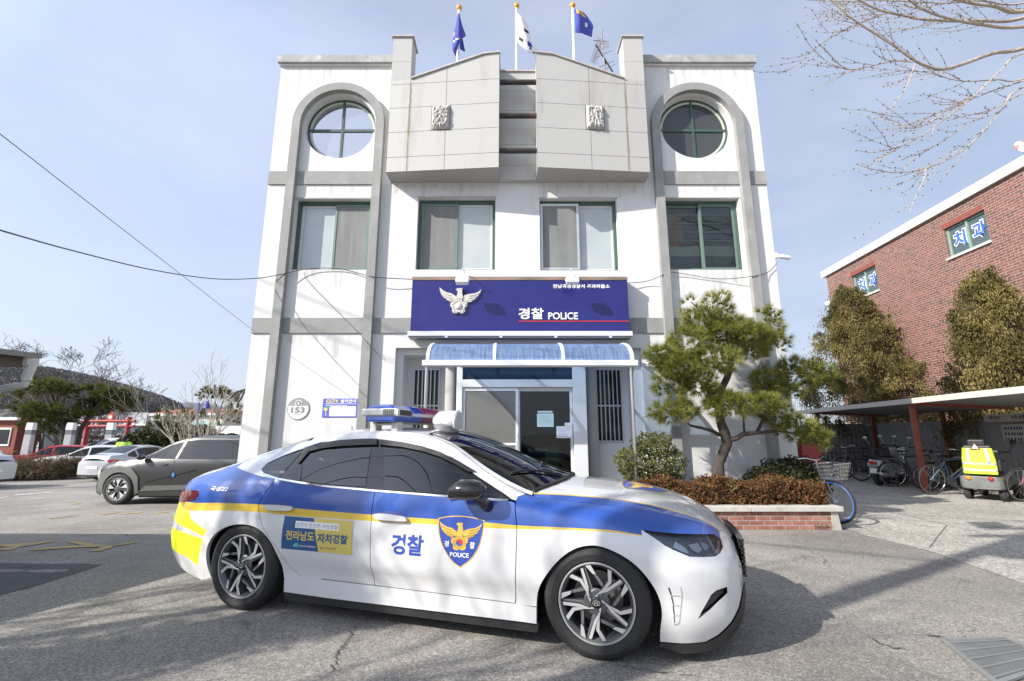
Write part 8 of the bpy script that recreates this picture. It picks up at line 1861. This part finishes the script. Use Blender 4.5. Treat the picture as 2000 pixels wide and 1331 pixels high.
# houses
def house(label, u0, u1, v_e, v_r, Y, wall, roof, dep=8., hip=True, win=3, name='house', awn=None, flat=False, blur=None):
    a, b = at(u0, v_e, Y), at(u1, v_e, Y); zr = at(u0, v_r, Y).z; zb = gz(a.x, Y) - .2; t = thing(name, label, 'house', ((a.x + b.x) / 2, Y, zb)); w2 = (b.x - a.x) / 2; he = a.z - zb; hr = zr - zb
    k = MB(); k.box(-w2 * .92, .3, 0, w2 * .92, dep - .3, he); k.build('wall', wall, t)
    k = MB(); o = .0; i_ = w2 * .45 if hip else 0
    if flat: k.box(-w2, 0, he, w2, dep, hr)
    else: k.add([(-w2, 0, he), (w2, 0, he), (w2, dep, he), (-w2, dep, he), (-w2 + i_, dep / 2, hr), (w2 - i_, dep / 2, hr)], [(0, 1, 5, 4), (1, 2, 5), (2, 3, 4, 5), (3, 0, 4), (3, 2, 1, 0)])
    k.build('roof', roof, t)
    k = MB(); k.box(-w2 * 1.0, -.05, he - .28, w2, .25, he - .01); k.build('eaves', M_WHT, t)
    for i in range(win): x = -w2 * .8 + (i + .5) * w2 * 1.6 / win; k = MB(); k.box(x - .7, .22, he * .40, x + .7, .299, he * .78); f = k.build('window', M_WFR, t); k = MB(); k.box(x - .6, .2, he * .44, x + .6, .219, he * .74); k.build('pane', mat('dark_pane', (.02, .022, .025), .06), f)
    if awn: k = MB(); k.add([(-w2 * .9, .3, he * .78), (w2 * .9, .3, he * .78), (w2 * .9, -1.2, he * .66), (-w2 * .9, -1.2, he * .66)], [(0, 1, 2, 3)]); o_ = k.build('awning', awn, t); m_ = o_.modifiers.new('s', 'SOLIDIFY'); m_.thickness = .06
    return t
M_ORT = mat('orange_roof_tiles', (.33, .115, .055), .8, var=.18, scale=3, aniso=(1, 6, 6)); M_CRW = mat('cream_house_wall', (.52, .49, .44), .85, var=.06); M_TEAL = mat('teal_awning', (.22, .42, .38), .5); M_GRT = mat('grey_roof_tiles', (.22, .225, .24), .75, var=.15, scale=5); M_RBR = mat('red_brown_wall', (.20, .062, .042), .85, var=.12, scale=2); M_BGW = mat('blue_grey_cladding', (.20, .23, .28), .6, var=.1, scale=1)
house('house with an orange hipped roof left of the bare tree', 290, 360, 808, 797, 62, M_CRW, M_ORT, awn=M_TEAL)
house('house with an orange roof and a teal awning right of the bare tree', 368, 440, 807, 797, 58, M_CRW, M_ORT, awn=M_TEAL, win=4)
house('red brown gabled house behind the lorry at the left edge', -60, 36, 815, 798, 42, M_RBR, mat('dark_eaves_roof', (.07, .07, .075), .7), 2.6, win=2)
house('long low building with a grey tiled roof behind the left pine', 10, 80, 833, 793, 52, mat('grey_house_wall', (.33, .33, .34), .8), M_GRT, 4., hip=False, win=4)
house('blue grey industrial building behind the red gate', 150, 285, 828, 806, 75, M_BGW, mat('pale_flat_roof', (.4, .42, .44), .7), 10, False, 7, 'workshop', None, True)
house('low brown house with a teal roof edge behind the red gate', 168, 256, 846, 836, 46, mat('brown_brick_house', (.17, .085, .06), .85, var=.15), mat('teal_roof', (.16, .30, .34), .5), 7, False, 3)
house('white house with a balcony near the station wall', 392, 470, 842, 832, 36, M_WHT, mat('white_slab', (.6, .6, .6), .7), 6, False, 3, 'house', None, True)
k = MB()
for u in (241,): p = at(u, 750, 70); zb = gz(p.x, 70); ut = thing('utility_pole', 'thin distant utility pole in front of the wooded hill', 'utility pole', (p.x, 70, zb)); k.tube([(0, 0, 0), (0, 0, p.z - zb)], .16, 8); k.box(-.9, -.05, p.z - zb - .7, .9, .05, p.z - zb - .55); k.build('pole', M_CONCW, ut)
# street lamps
Y = 23; p = at(384, 862, Y); zb = gz(p.x, Y); M_BLP = mat('blue_lamp_paint', (.05, .07, .34), .45)
bl = thing('bell_street_lamp', 'blue street lamp with a bell shaped lantern behind the bare tree', 'street lamp', (p.x, Y, zb)); q = lambda u, v: at(u, v, Y) - Vector((p.x, Y, zb))
k = MB(); k.tube([q(384, 865), q(386, 815), q(389, 787)], [.06, .05, .045], 8); k.tube([q(386, 803), q(392, 792), q(398, 785), q(404, 785)], .03, 6); k.tube([q(383, 802), q(394, 801)], .03, 6); k.build('post', M_BLP, bl)
c = q(404.5, 792); k = MB(); k.lathe([(.02, .22), (.08, .18), (.12, .05), (.15, -.12), (.17, -.16), (.13, -.15)], c, n=14); k.build('lantern', M_BLP, bl, smooth=True); k = MB(); k.ball(c + Vector((0, 0, -.10)), .10, 10); k.build('globe', mat('lamp_globe', (.5, .6, .62), .2), bl, smooth=True)
Y = 13.6; p = at(483, 880, Y); zb = gz(p.x, Y); ol = thing('ornate_lamp', 'black ornate lamp bracket reaching out past the station corner', 'street lamp', (p.x, Y, zb)); q = lambda u, v, d=0: at(u, v, Y + d) - Vector((p.x, Y, zb))
k = MB(); k.tube([(0, 0, 0), q(483, 752)], .05, 8); k.tube([q(483, 760), q(470, 764), q(460, 768), q(452, 776), q(449, 779)], [.035, .03, .03, .025, .02], 6); k.tube([q(474, 765), q(468, 770), q(464, 778), q(459, 777)], .022, 6); k.tube([q(478, 764), q(474, 772), q(470, 780), q(464, 787)], .03, 6); k.tube([q(470, 766), q(464, 764), q(458, 768)], .02, 6); k.build('bracket', M_DKM, ol)
# person in a high-visibility jacket among the parked cars
def person(label, pos, rz):
    t = thing('person', label, 'person', pos, rz)
    J = {'pel': (0, 0, .92), 'ch': (0, .03, 1.20), 'nk': (0, .05, 1.42), 'hd': (0, .09, 1.52), 'tp': (0, .10, 1.68)}
    for s_, n_ in ((-1, 'l'), (1, 'r')): J.update({'hp' + n_: (s_ * .10, 0, .88), 'kn' + n_: (s_ * .11, .03, .48), 'an' + n_: (s_ * .11, -.02, .08), 'to' + n_: (s_ * .12, .14, .03), 'sh' + n_: (s_ * .19, .03, 1.37), 'el' + n_: (s_ * .25, .05, 1.10), 'wr' + n_: (s_ * .23, .20, .90), 'ha' + n_: (s_ * .22, .27, .84)})
    E = [('pel', 'ch'), ('ch', 'nk'), ('nk', 'hd'), ('hd', 'tp')] + [(a + n_, b + n_) if a not in ('pel', 'ch') else (a, b + n_) for n_ in 'lr' for a, b in (('pel', 'hp'), ('hp', 'kn'), ('kn', 'an'), ('an', 'to'), ('ch', 'sh'), ('sh', 'el'), ('el', 'wr'), ('wr', 'ha'))]
    Rr = {'pel': .15, 'ch': .17, 'nk': .06, 'hd': .09, 'tp': .085, 'hp': .095, 'kn': .065, 'an': .045, 'to': .045, 'sh': .075, 'el': .05, 'wr': .035, 'ha': .04}
    ks = list(J); me = bpy.data.meshes.new('person_body'); me.from_pydata([J[q] for q in ks], [(ks.index(a), ks.index(b)) for a, b in E], []); o = bpy.data.objects.new('body', me); COL.objects.link(o); o.parent = t
    sk = o.modifiers.new('skin', 'SKIN'); sk.use_smooth_shade = True
    for i, q in enumerate(ks): r = Rr.get(q) or Rr[q[:-1]]; me.skin_vertices[0].data[i].radius = (r, r); me.skin_vertices[0].data[i].use_root = q == 'pel'
    o.modifiers.new('sub', 'SUBSURF').levels = 2; me.materials.append(mat('dark_clothes', (.03, .032, .04), .8))
    k = MB(); k.tube([(0, .0, .78), (0, .0, .95), (0, .02, 1.15), (0, .03, 1.34), (0, .04, 1.43)], [.20, .205, .215, .20, .09], 18); 
    for s_ in (-1, 1): k.tube([(s_ * .13, .03, 1.37), (s_ * .21, .03, 1.35), (s_ * .265, .05, 1.10), (s_ * .24, .19, .91)], [.09, .092, .07, .055], 10)
    k.build('jacket', mat('neon_lime_jacket', (.45, .85, .08), .75), t, smooth=True); k = MB(); k.ball((0, .085, 1.60), .108, 14, sc=(.92, 1.05, 1.1)); k.build('hair', M_BLK, t, smooth=True); return t
p = at(243, 868, 21.5); person('person in a neon lime jacket with dark hair behind the silver saloon', (p.x, 21.5, gz(p.x, 21.5) + .14), R_(200))
# eaves of the neighbouring lean-to at the left edge
le = thing('lean_to_building', 'weathered lean-to with a gutter and downpipe at the left edge', 'building', (-6.0, 4.2, 0)); O_ = Vector((-6.0, 4.2, 0)); EC = (-5.62, 5.25)
k = MB(); rp_ = [(-5.62, 5.25), (-6.95, 2.0), (-12, 2.0), (-12, 5.25)]; k.prism([(a - O_.x, b - O_.y) for a, b in rp_], lambda a, b, d: (a, b, d - .03 * (a + .0)), 2.27, 2.33); k.build('roof', mat('weathered_roof_sheet', (.20, .20, .19), .8, var=.2, scale=6), le, recalc=True)
k = MB(); k.prism([(a - O_.x - .08, b - O_.y - .04) for a, b in rp_], lambda a, b, d: (a, b, d - .03 * a), 2.15, 2.268); k.build('roof_boards', mat('old_grey_timber', (.13, .105, .085), .9, var=.35, scale=5, aniso=(1, 8, 8)), le, recalc=True)
k = MB(); k.box(-12 - O_.x, 5.02 - O_.y, 2.09, -5.95 - O_.x, 5.12 - O_.y, 2.17); k.build('beam', mat('orange_brown_beam', (.22, .09, .04), .7, var=.2), le)
k = MB(); k.box(-12 - O_.x, 2.1 - O_.y, -.1, -7.6 - O_.x, 4.3 - O_.y, 2.3); k.build('wall', mat('cream_lean_to_wall', (.5, .47, .42), .85, var=.08), le)
M_GUT = mat('white_pvc_gutter', (.58, .59, .57), .5, var=.08, scale=8); Ql = lambda x, y, Yg=5.27: at(x / 6.339, 640 + y / 6.339, Yg) - O_
k = MB(); g1 = Vector((-5.60, 5.25, 2.30)) - O_; g2 = Vector((-6.93, 2.0, 2.30)) - O_; dd = (g1 - g2).normalized(); k.obox((g1 + g2) / 2 + Vector((.05, 0, -.02)), (g1 - g2) / 2, Vector((dd.y, -dd.x, 0)) * .02, (0, 0, .028)); k.build('gutter', mat('grey_eaves_edge', (.26, .25, .235), .7, var=.2), le)
k = MB(); k.obox(Ql(355, 415), (.055, 0, 0), (0, .07, 0), (-.01, 0, .055)); k.tube([Ql(395, 440), Ql(385, 500), Ql(335, 600), Ql(330, 660)], .045, 10); k.tube([Ql(330, 655), Ql(300, 710), Ql(200, 725), Ql(-20, 765), Ql(-500, 800)], .038, 10); k.build('downpipe', M_GUT, le, smooth=True, angle=40)
# poles behind and beside the camera
def util_pole(label, x, y, h, arms, r=.15):
    t = thing('utility_pole', label, 'utility pole', (x, y, 0)); k = MB(); k.tube([(0, 0, -.2), (0, 0, h)], [r, r * .6], 14); k.build('pole', M_CONCW, t, smooth=True, angle=40)
    k = MB(); 
    for z, l in arms: k.box(-l, -.05, z, l, .05, z + .09); [k.tube([(q, 0, z + .09), (q, 0, z + .24)], .035, 8) for q in (-l * .9, -l * .4, l * .4, l * .9)]
    k.build('crossarm', mat('dull_galvanised', (.28, .28, .28), .5, metal=.5), t)
    if len(arms) > 1: k = MB(); k.lathe([(0, 0), (.24, .02), (.26, .1), (.26, .7), (.2, .8), (0, .82)], (.42, 0, h - 2.6), n=16); k.build('transformer', mat('grey_transformer', (.25, .26, .27), .5), t, smooth=True, angle=40)
    return t
util_pole('concrete utility pole with crossarms left of the camera', -4.75, .02, 10.2, ((9.6, 1.0), (8.9, .8)), .16)
util_pole('shorter utility pole on the far left behind the camera', -8.9, .35, 7.2, ((6.8, .6),), .10)
bare_tree('bare_tree', 'bare roadside tree behind the camera on the left', (-10.2, -1.15, 0), 9, 77, [(0, 0, 1, 1.15), (.3, .2, 1, .9)], M_BARKG, .5, 4, .34, .014)
conifer('tall conifer added unseen behind the camera to darken the car window reflection', -9.6, -7.2, 9.0, 1.4, 79, 16000)  # added out of view as a dark shape for the side windows to reflect
conifer('slim conifer added unseen behind the camera to cast the left foreground shadow', -7.4, .5, 6.0, .55, 78, 16000)  # added out of view, its column shaped to throw a long shadow band
util_pole('concrete utility pole with crossarms out of view on the far left', -22.5, 11.0, 10.0, ((9.4, 1.0),), .16)
# wires
M_WIRE = mat('black_cable', (.02, .02, .022), .5)
def wire(label, pts, r=.008, sag=.0, n=24):
    P = smooth_poly([tuple(p) for p in pts], n) if len(pts) > 2 else [tuple(Vector(pts[0]).lerp(Vector(pts[1]), i / n) - Vector((0, 0, 4 * sag * (i / n) * (1 - i / n)))) for i in range(n + 1)]
    k = MB(); k.tube(P, r, 6); return tag(k.build('overhead_wire', M_WIRE, smooth=True), label, 'wire')
e = at(488, 641, 8.49); s_ = at(0, 262, 3.2); wire('thin straight wire slanting down to the left corner of the station', [e + (s_ - e) * 1.55, e], .0035)
for dx, lb in ((-.9, 'outer power line between the poles out of view on the left'), (.6, 'inner power line between the poles out of view on the left')): wire(lb, [Vector((-4.75 + dx, .02, 9.84)), Vector((-22.5 + dx, 11.0, 9.64))], .014, .25)
wire('lower telephone line between the poles out of view on the left', [Vector((-4.7, .02, 7.2)), Vector((-22.5, 11.0, 7.0))], .018, .25)
wire('sagging cable from the left edge to the station sign', [at(-160, 402, 2.4), at(0, 450, 3.3), at(150, 492, 4.6), at(300, 528, 6.1), at(420, 545, 7.4), at(500, 544, 8.2), at(545, 537, 8.36), at(600, 526, 8.44), at(660, 525, 8.46), at(700, 534, 8.46), at(735, 542, 8.36), at(805, 546, 8.40)], .0075, n=8)
wire('thin cable looped along the wall right of the sign', [at(1228, 553, 8.42), at(1262, 550, 8.44), at(1290, 540, 8.37), at(1312, 532, 8.44), at(1400, 545, 8.46), at(1470, 540, 8.37), at(1500, 532, 8.46), at(1517, 515, 8.46)], .006, n=8)
wire('thin wire hanging down the wall under the left window', [at(594, 532, 8.47), at(600, 548, 8.47), at(640, 590, 8.47), at(690, 640, 8.46), at(716, 668, 8.37), at(745, 700, 8.47)], .004, n=8)
# ginkgo reaching in from the right
GT = Vector((9.6, 4.9, 0)); gk = thing('ginkgo_tree', 'bare ginkgo with long budded branches reaching in at the upper right', 'tree', GT); rr = random.Random(8)
tk = MB(); tk.tube([(0, 0, -.1), (.05, 0, 2), (-.02, .05, 4.5), (0, .1, 8.5)], [.30, .26, .22, .12], 12); tk.build('trunk', M_BARKP, gk, smooth=True)
br = MB(); bd = MB(); Zg = lambda x, y, Y: at(1500 + x / 3.17, y / 3.17, Y) - GT
MAIN = [([(1585, 300), (1400, 330), (1200, 400), (1080, 430), (980, 410), (900, 370), (760, 270), (600, 170), (500, 100), (390, 0), (330, -60)], .034, 6.0, 5.4), ([(1585, 165), (1300, 150), (1100, 110), (960, 60), (870, 0), (800, -60)], .032, 5.6, 5.2), ([(1585, 110), (1300, 130), (1000, 125), (800, 90), (680, 60), (560, 0), (450, -40)], .036, 6.2, 5.9), ([(1585, 70), (1400, 40), (1200, 10), (1000, -60)], .045, 5.8, 5.6), ([(1585, 20), (1300, 5), (1100, 20), (700, 5), (450, 10), (230, 0)], .02, 6.4, 6.2), ([(1585, 490), (1420, 495), (1250, 505), (1150, 495), (980, 450), (830, 440), (560, 490)], .014, 6.1, 6.0), ([(1585, 330), (1450, 430), (1270, 600), (1050, 770), (900, 870), (780, 920), (640, 945), (550, 930)], .016, 5.7, 5.5), ([(1585, 540), (1450, 680), (1280, 870), (1120, 985), (960, 1045), (800, 1070), (650, 1050), (540, 1015)], .016, 5.9, 5.6), ([(1270, 600), (1150, 650), (1000, 760), (880, 795), (790, 755), (700, 730)], .011, 5.7, 5.7), ([(700, 95), (550, 150), (420, 215), (290, 300), (170, 410), (60, 460)], .013, 5.9, 5.8), ([(900, 385), (770, 380), (600, 420), (490, 430), (380, 390), (265, 310)], .011, 5.6, 5.6), ([(1585, 500), (1400, 560), (1200, 640), (1000, 720), (850, 775)], .016, 6.2, 6.1), ([(1585, 580), (1450, 650), (1350, 700), (1100, 860), (900, 990), (830, 1060)], .012, 6.0, 5.9), ([(980, 1045), (960, 1120), (915, 1220), (875, 1315)], .007, 5.65, 5.6), ([(910, 400), (860, 530), (800, 620), (740, 700), (690, 710)], .008, 5.5, 5.5)]
def add_branch(P, r0, r1, buds=True):
    m = len(P); rs = [r0 + (r1 - r0) * i / (m - 1) for i in range(m)]; br.tube(P, rs, 8 if r0 > .02 else 5, cap=True)
    if buds:
        L_ = 0
        for i in range(1, m):
            a, b = Vector(P[i - 1]), Vector(P[i]); L_ += (b - a).length
            if L_ > .11: L_ = 0; d = Vector((rr.uniform(-1, 1), rr.uniform(-1, 1), rr.uniform(-1, 1))).normalized(); c = b + d * rs[i]; bd.tube([b, c + d * .012, c + d * .022], [.0058, .006, .003], 5)
for pts, r, Y0, Y1 in MAIN:
    q = [tuple(Zg(x, y, Y0 + (Y1 - Y0) * i / (len(pts) - 1))) for i, (x, y) in enumerate(pts)]; P = smooth_poly(q, 8)
    if pts[0][0] == 1585: a = Vector(P[0]); d = a - Vector(P[4]); st = Vector((rr.uniform(-.05, .05), .05, min(8.0, max(2.5, a.z - .2)))); P = smooth_poly([tuple(st), tuple(st.lerp(a, .5) + Vector((0, 0, .12)))] + q, 8)
    add_branch(P, r * .95, max(.0035, r * .24), r < .03)
    n_t = 20 if r > .02 else (2 if r < .009 else 10)
    for i in range(n_t):
        j = rr.randint(max(1, len(P) // 3 if pts[0][0] == 1585 else 1), int(len(P) * .84)); a = Vector(P[j]); d0 = (Vector(P[j + 1]) - a).normalized(); d = (d0 * .75 + Vector((rr.uniform(-1, .35), rr.uniform(-.7, .7), rr.uniform(-.5, .45)))).normalized(); l = rr.uniform(.3, .95); Q_ = [a]; v = a.copy()
        for s in range(7): d = (d + Vector((rr.uniform(-.10, .06), rr.uniform(-.1, .1), rr.uniform(-.04, .10)))).normalized(); v = v + d * l / 7; Q_.append(v.copy())
        add_branch(Q_, .0046, .0018)
        if rr.random() < .45:
            a = Q_[3]; d = (d + Vector((rr.uniform(-.8, .3), rr.uniform(-.6, .6), rr.uniform(-.8, .2)))).normalized(); Q2 = [a]; v = a.copy()
            for s in range(5): d = (d + Vector((0, 0, rr.uniform(0, .12)))).normalized(); v = v + d * rr.uniform(.06, .12); Q2.append(v.copy())
            add_branch(Q2, .004, .002)
br.build('crown', mat('ginkgo_twig_bark', (.40, .345, .275), .8, var=.25, scale=15), gk); o = bd.build('buds', mat('dark_bud', (.075, .05, .038), .8), gk); o['kind'] = 'stuff'
# far wood on the hill: reads as one mass
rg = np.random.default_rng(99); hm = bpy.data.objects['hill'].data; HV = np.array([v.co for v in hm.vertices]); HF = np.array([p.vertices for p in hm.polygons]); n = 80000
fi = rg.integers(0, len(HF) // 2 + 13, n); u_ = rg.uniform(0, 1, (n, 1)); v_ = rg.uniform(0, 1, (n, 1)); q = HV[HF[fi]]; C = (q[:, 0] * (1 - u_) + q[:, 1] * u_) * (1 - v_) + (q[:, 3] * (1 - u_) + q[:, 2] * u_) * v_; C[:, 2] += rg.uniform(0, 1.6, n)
V, F = leaves(rg, C, .75, np.array([0, 0, 4.5]), .7); o = fast_mesh('hill_wood', V, F, leaf_mat('hazy_winter_wood', [(.13, .14, .145), (.15, .155, .156), (.175, .168, .163), (.14, .147, .15)], .04, .9, .1)); tag(o, 'winter woodland covering the hill', 'woodland', None, 'stuff')  # haze is mixed into these pale blue-grey wood tones
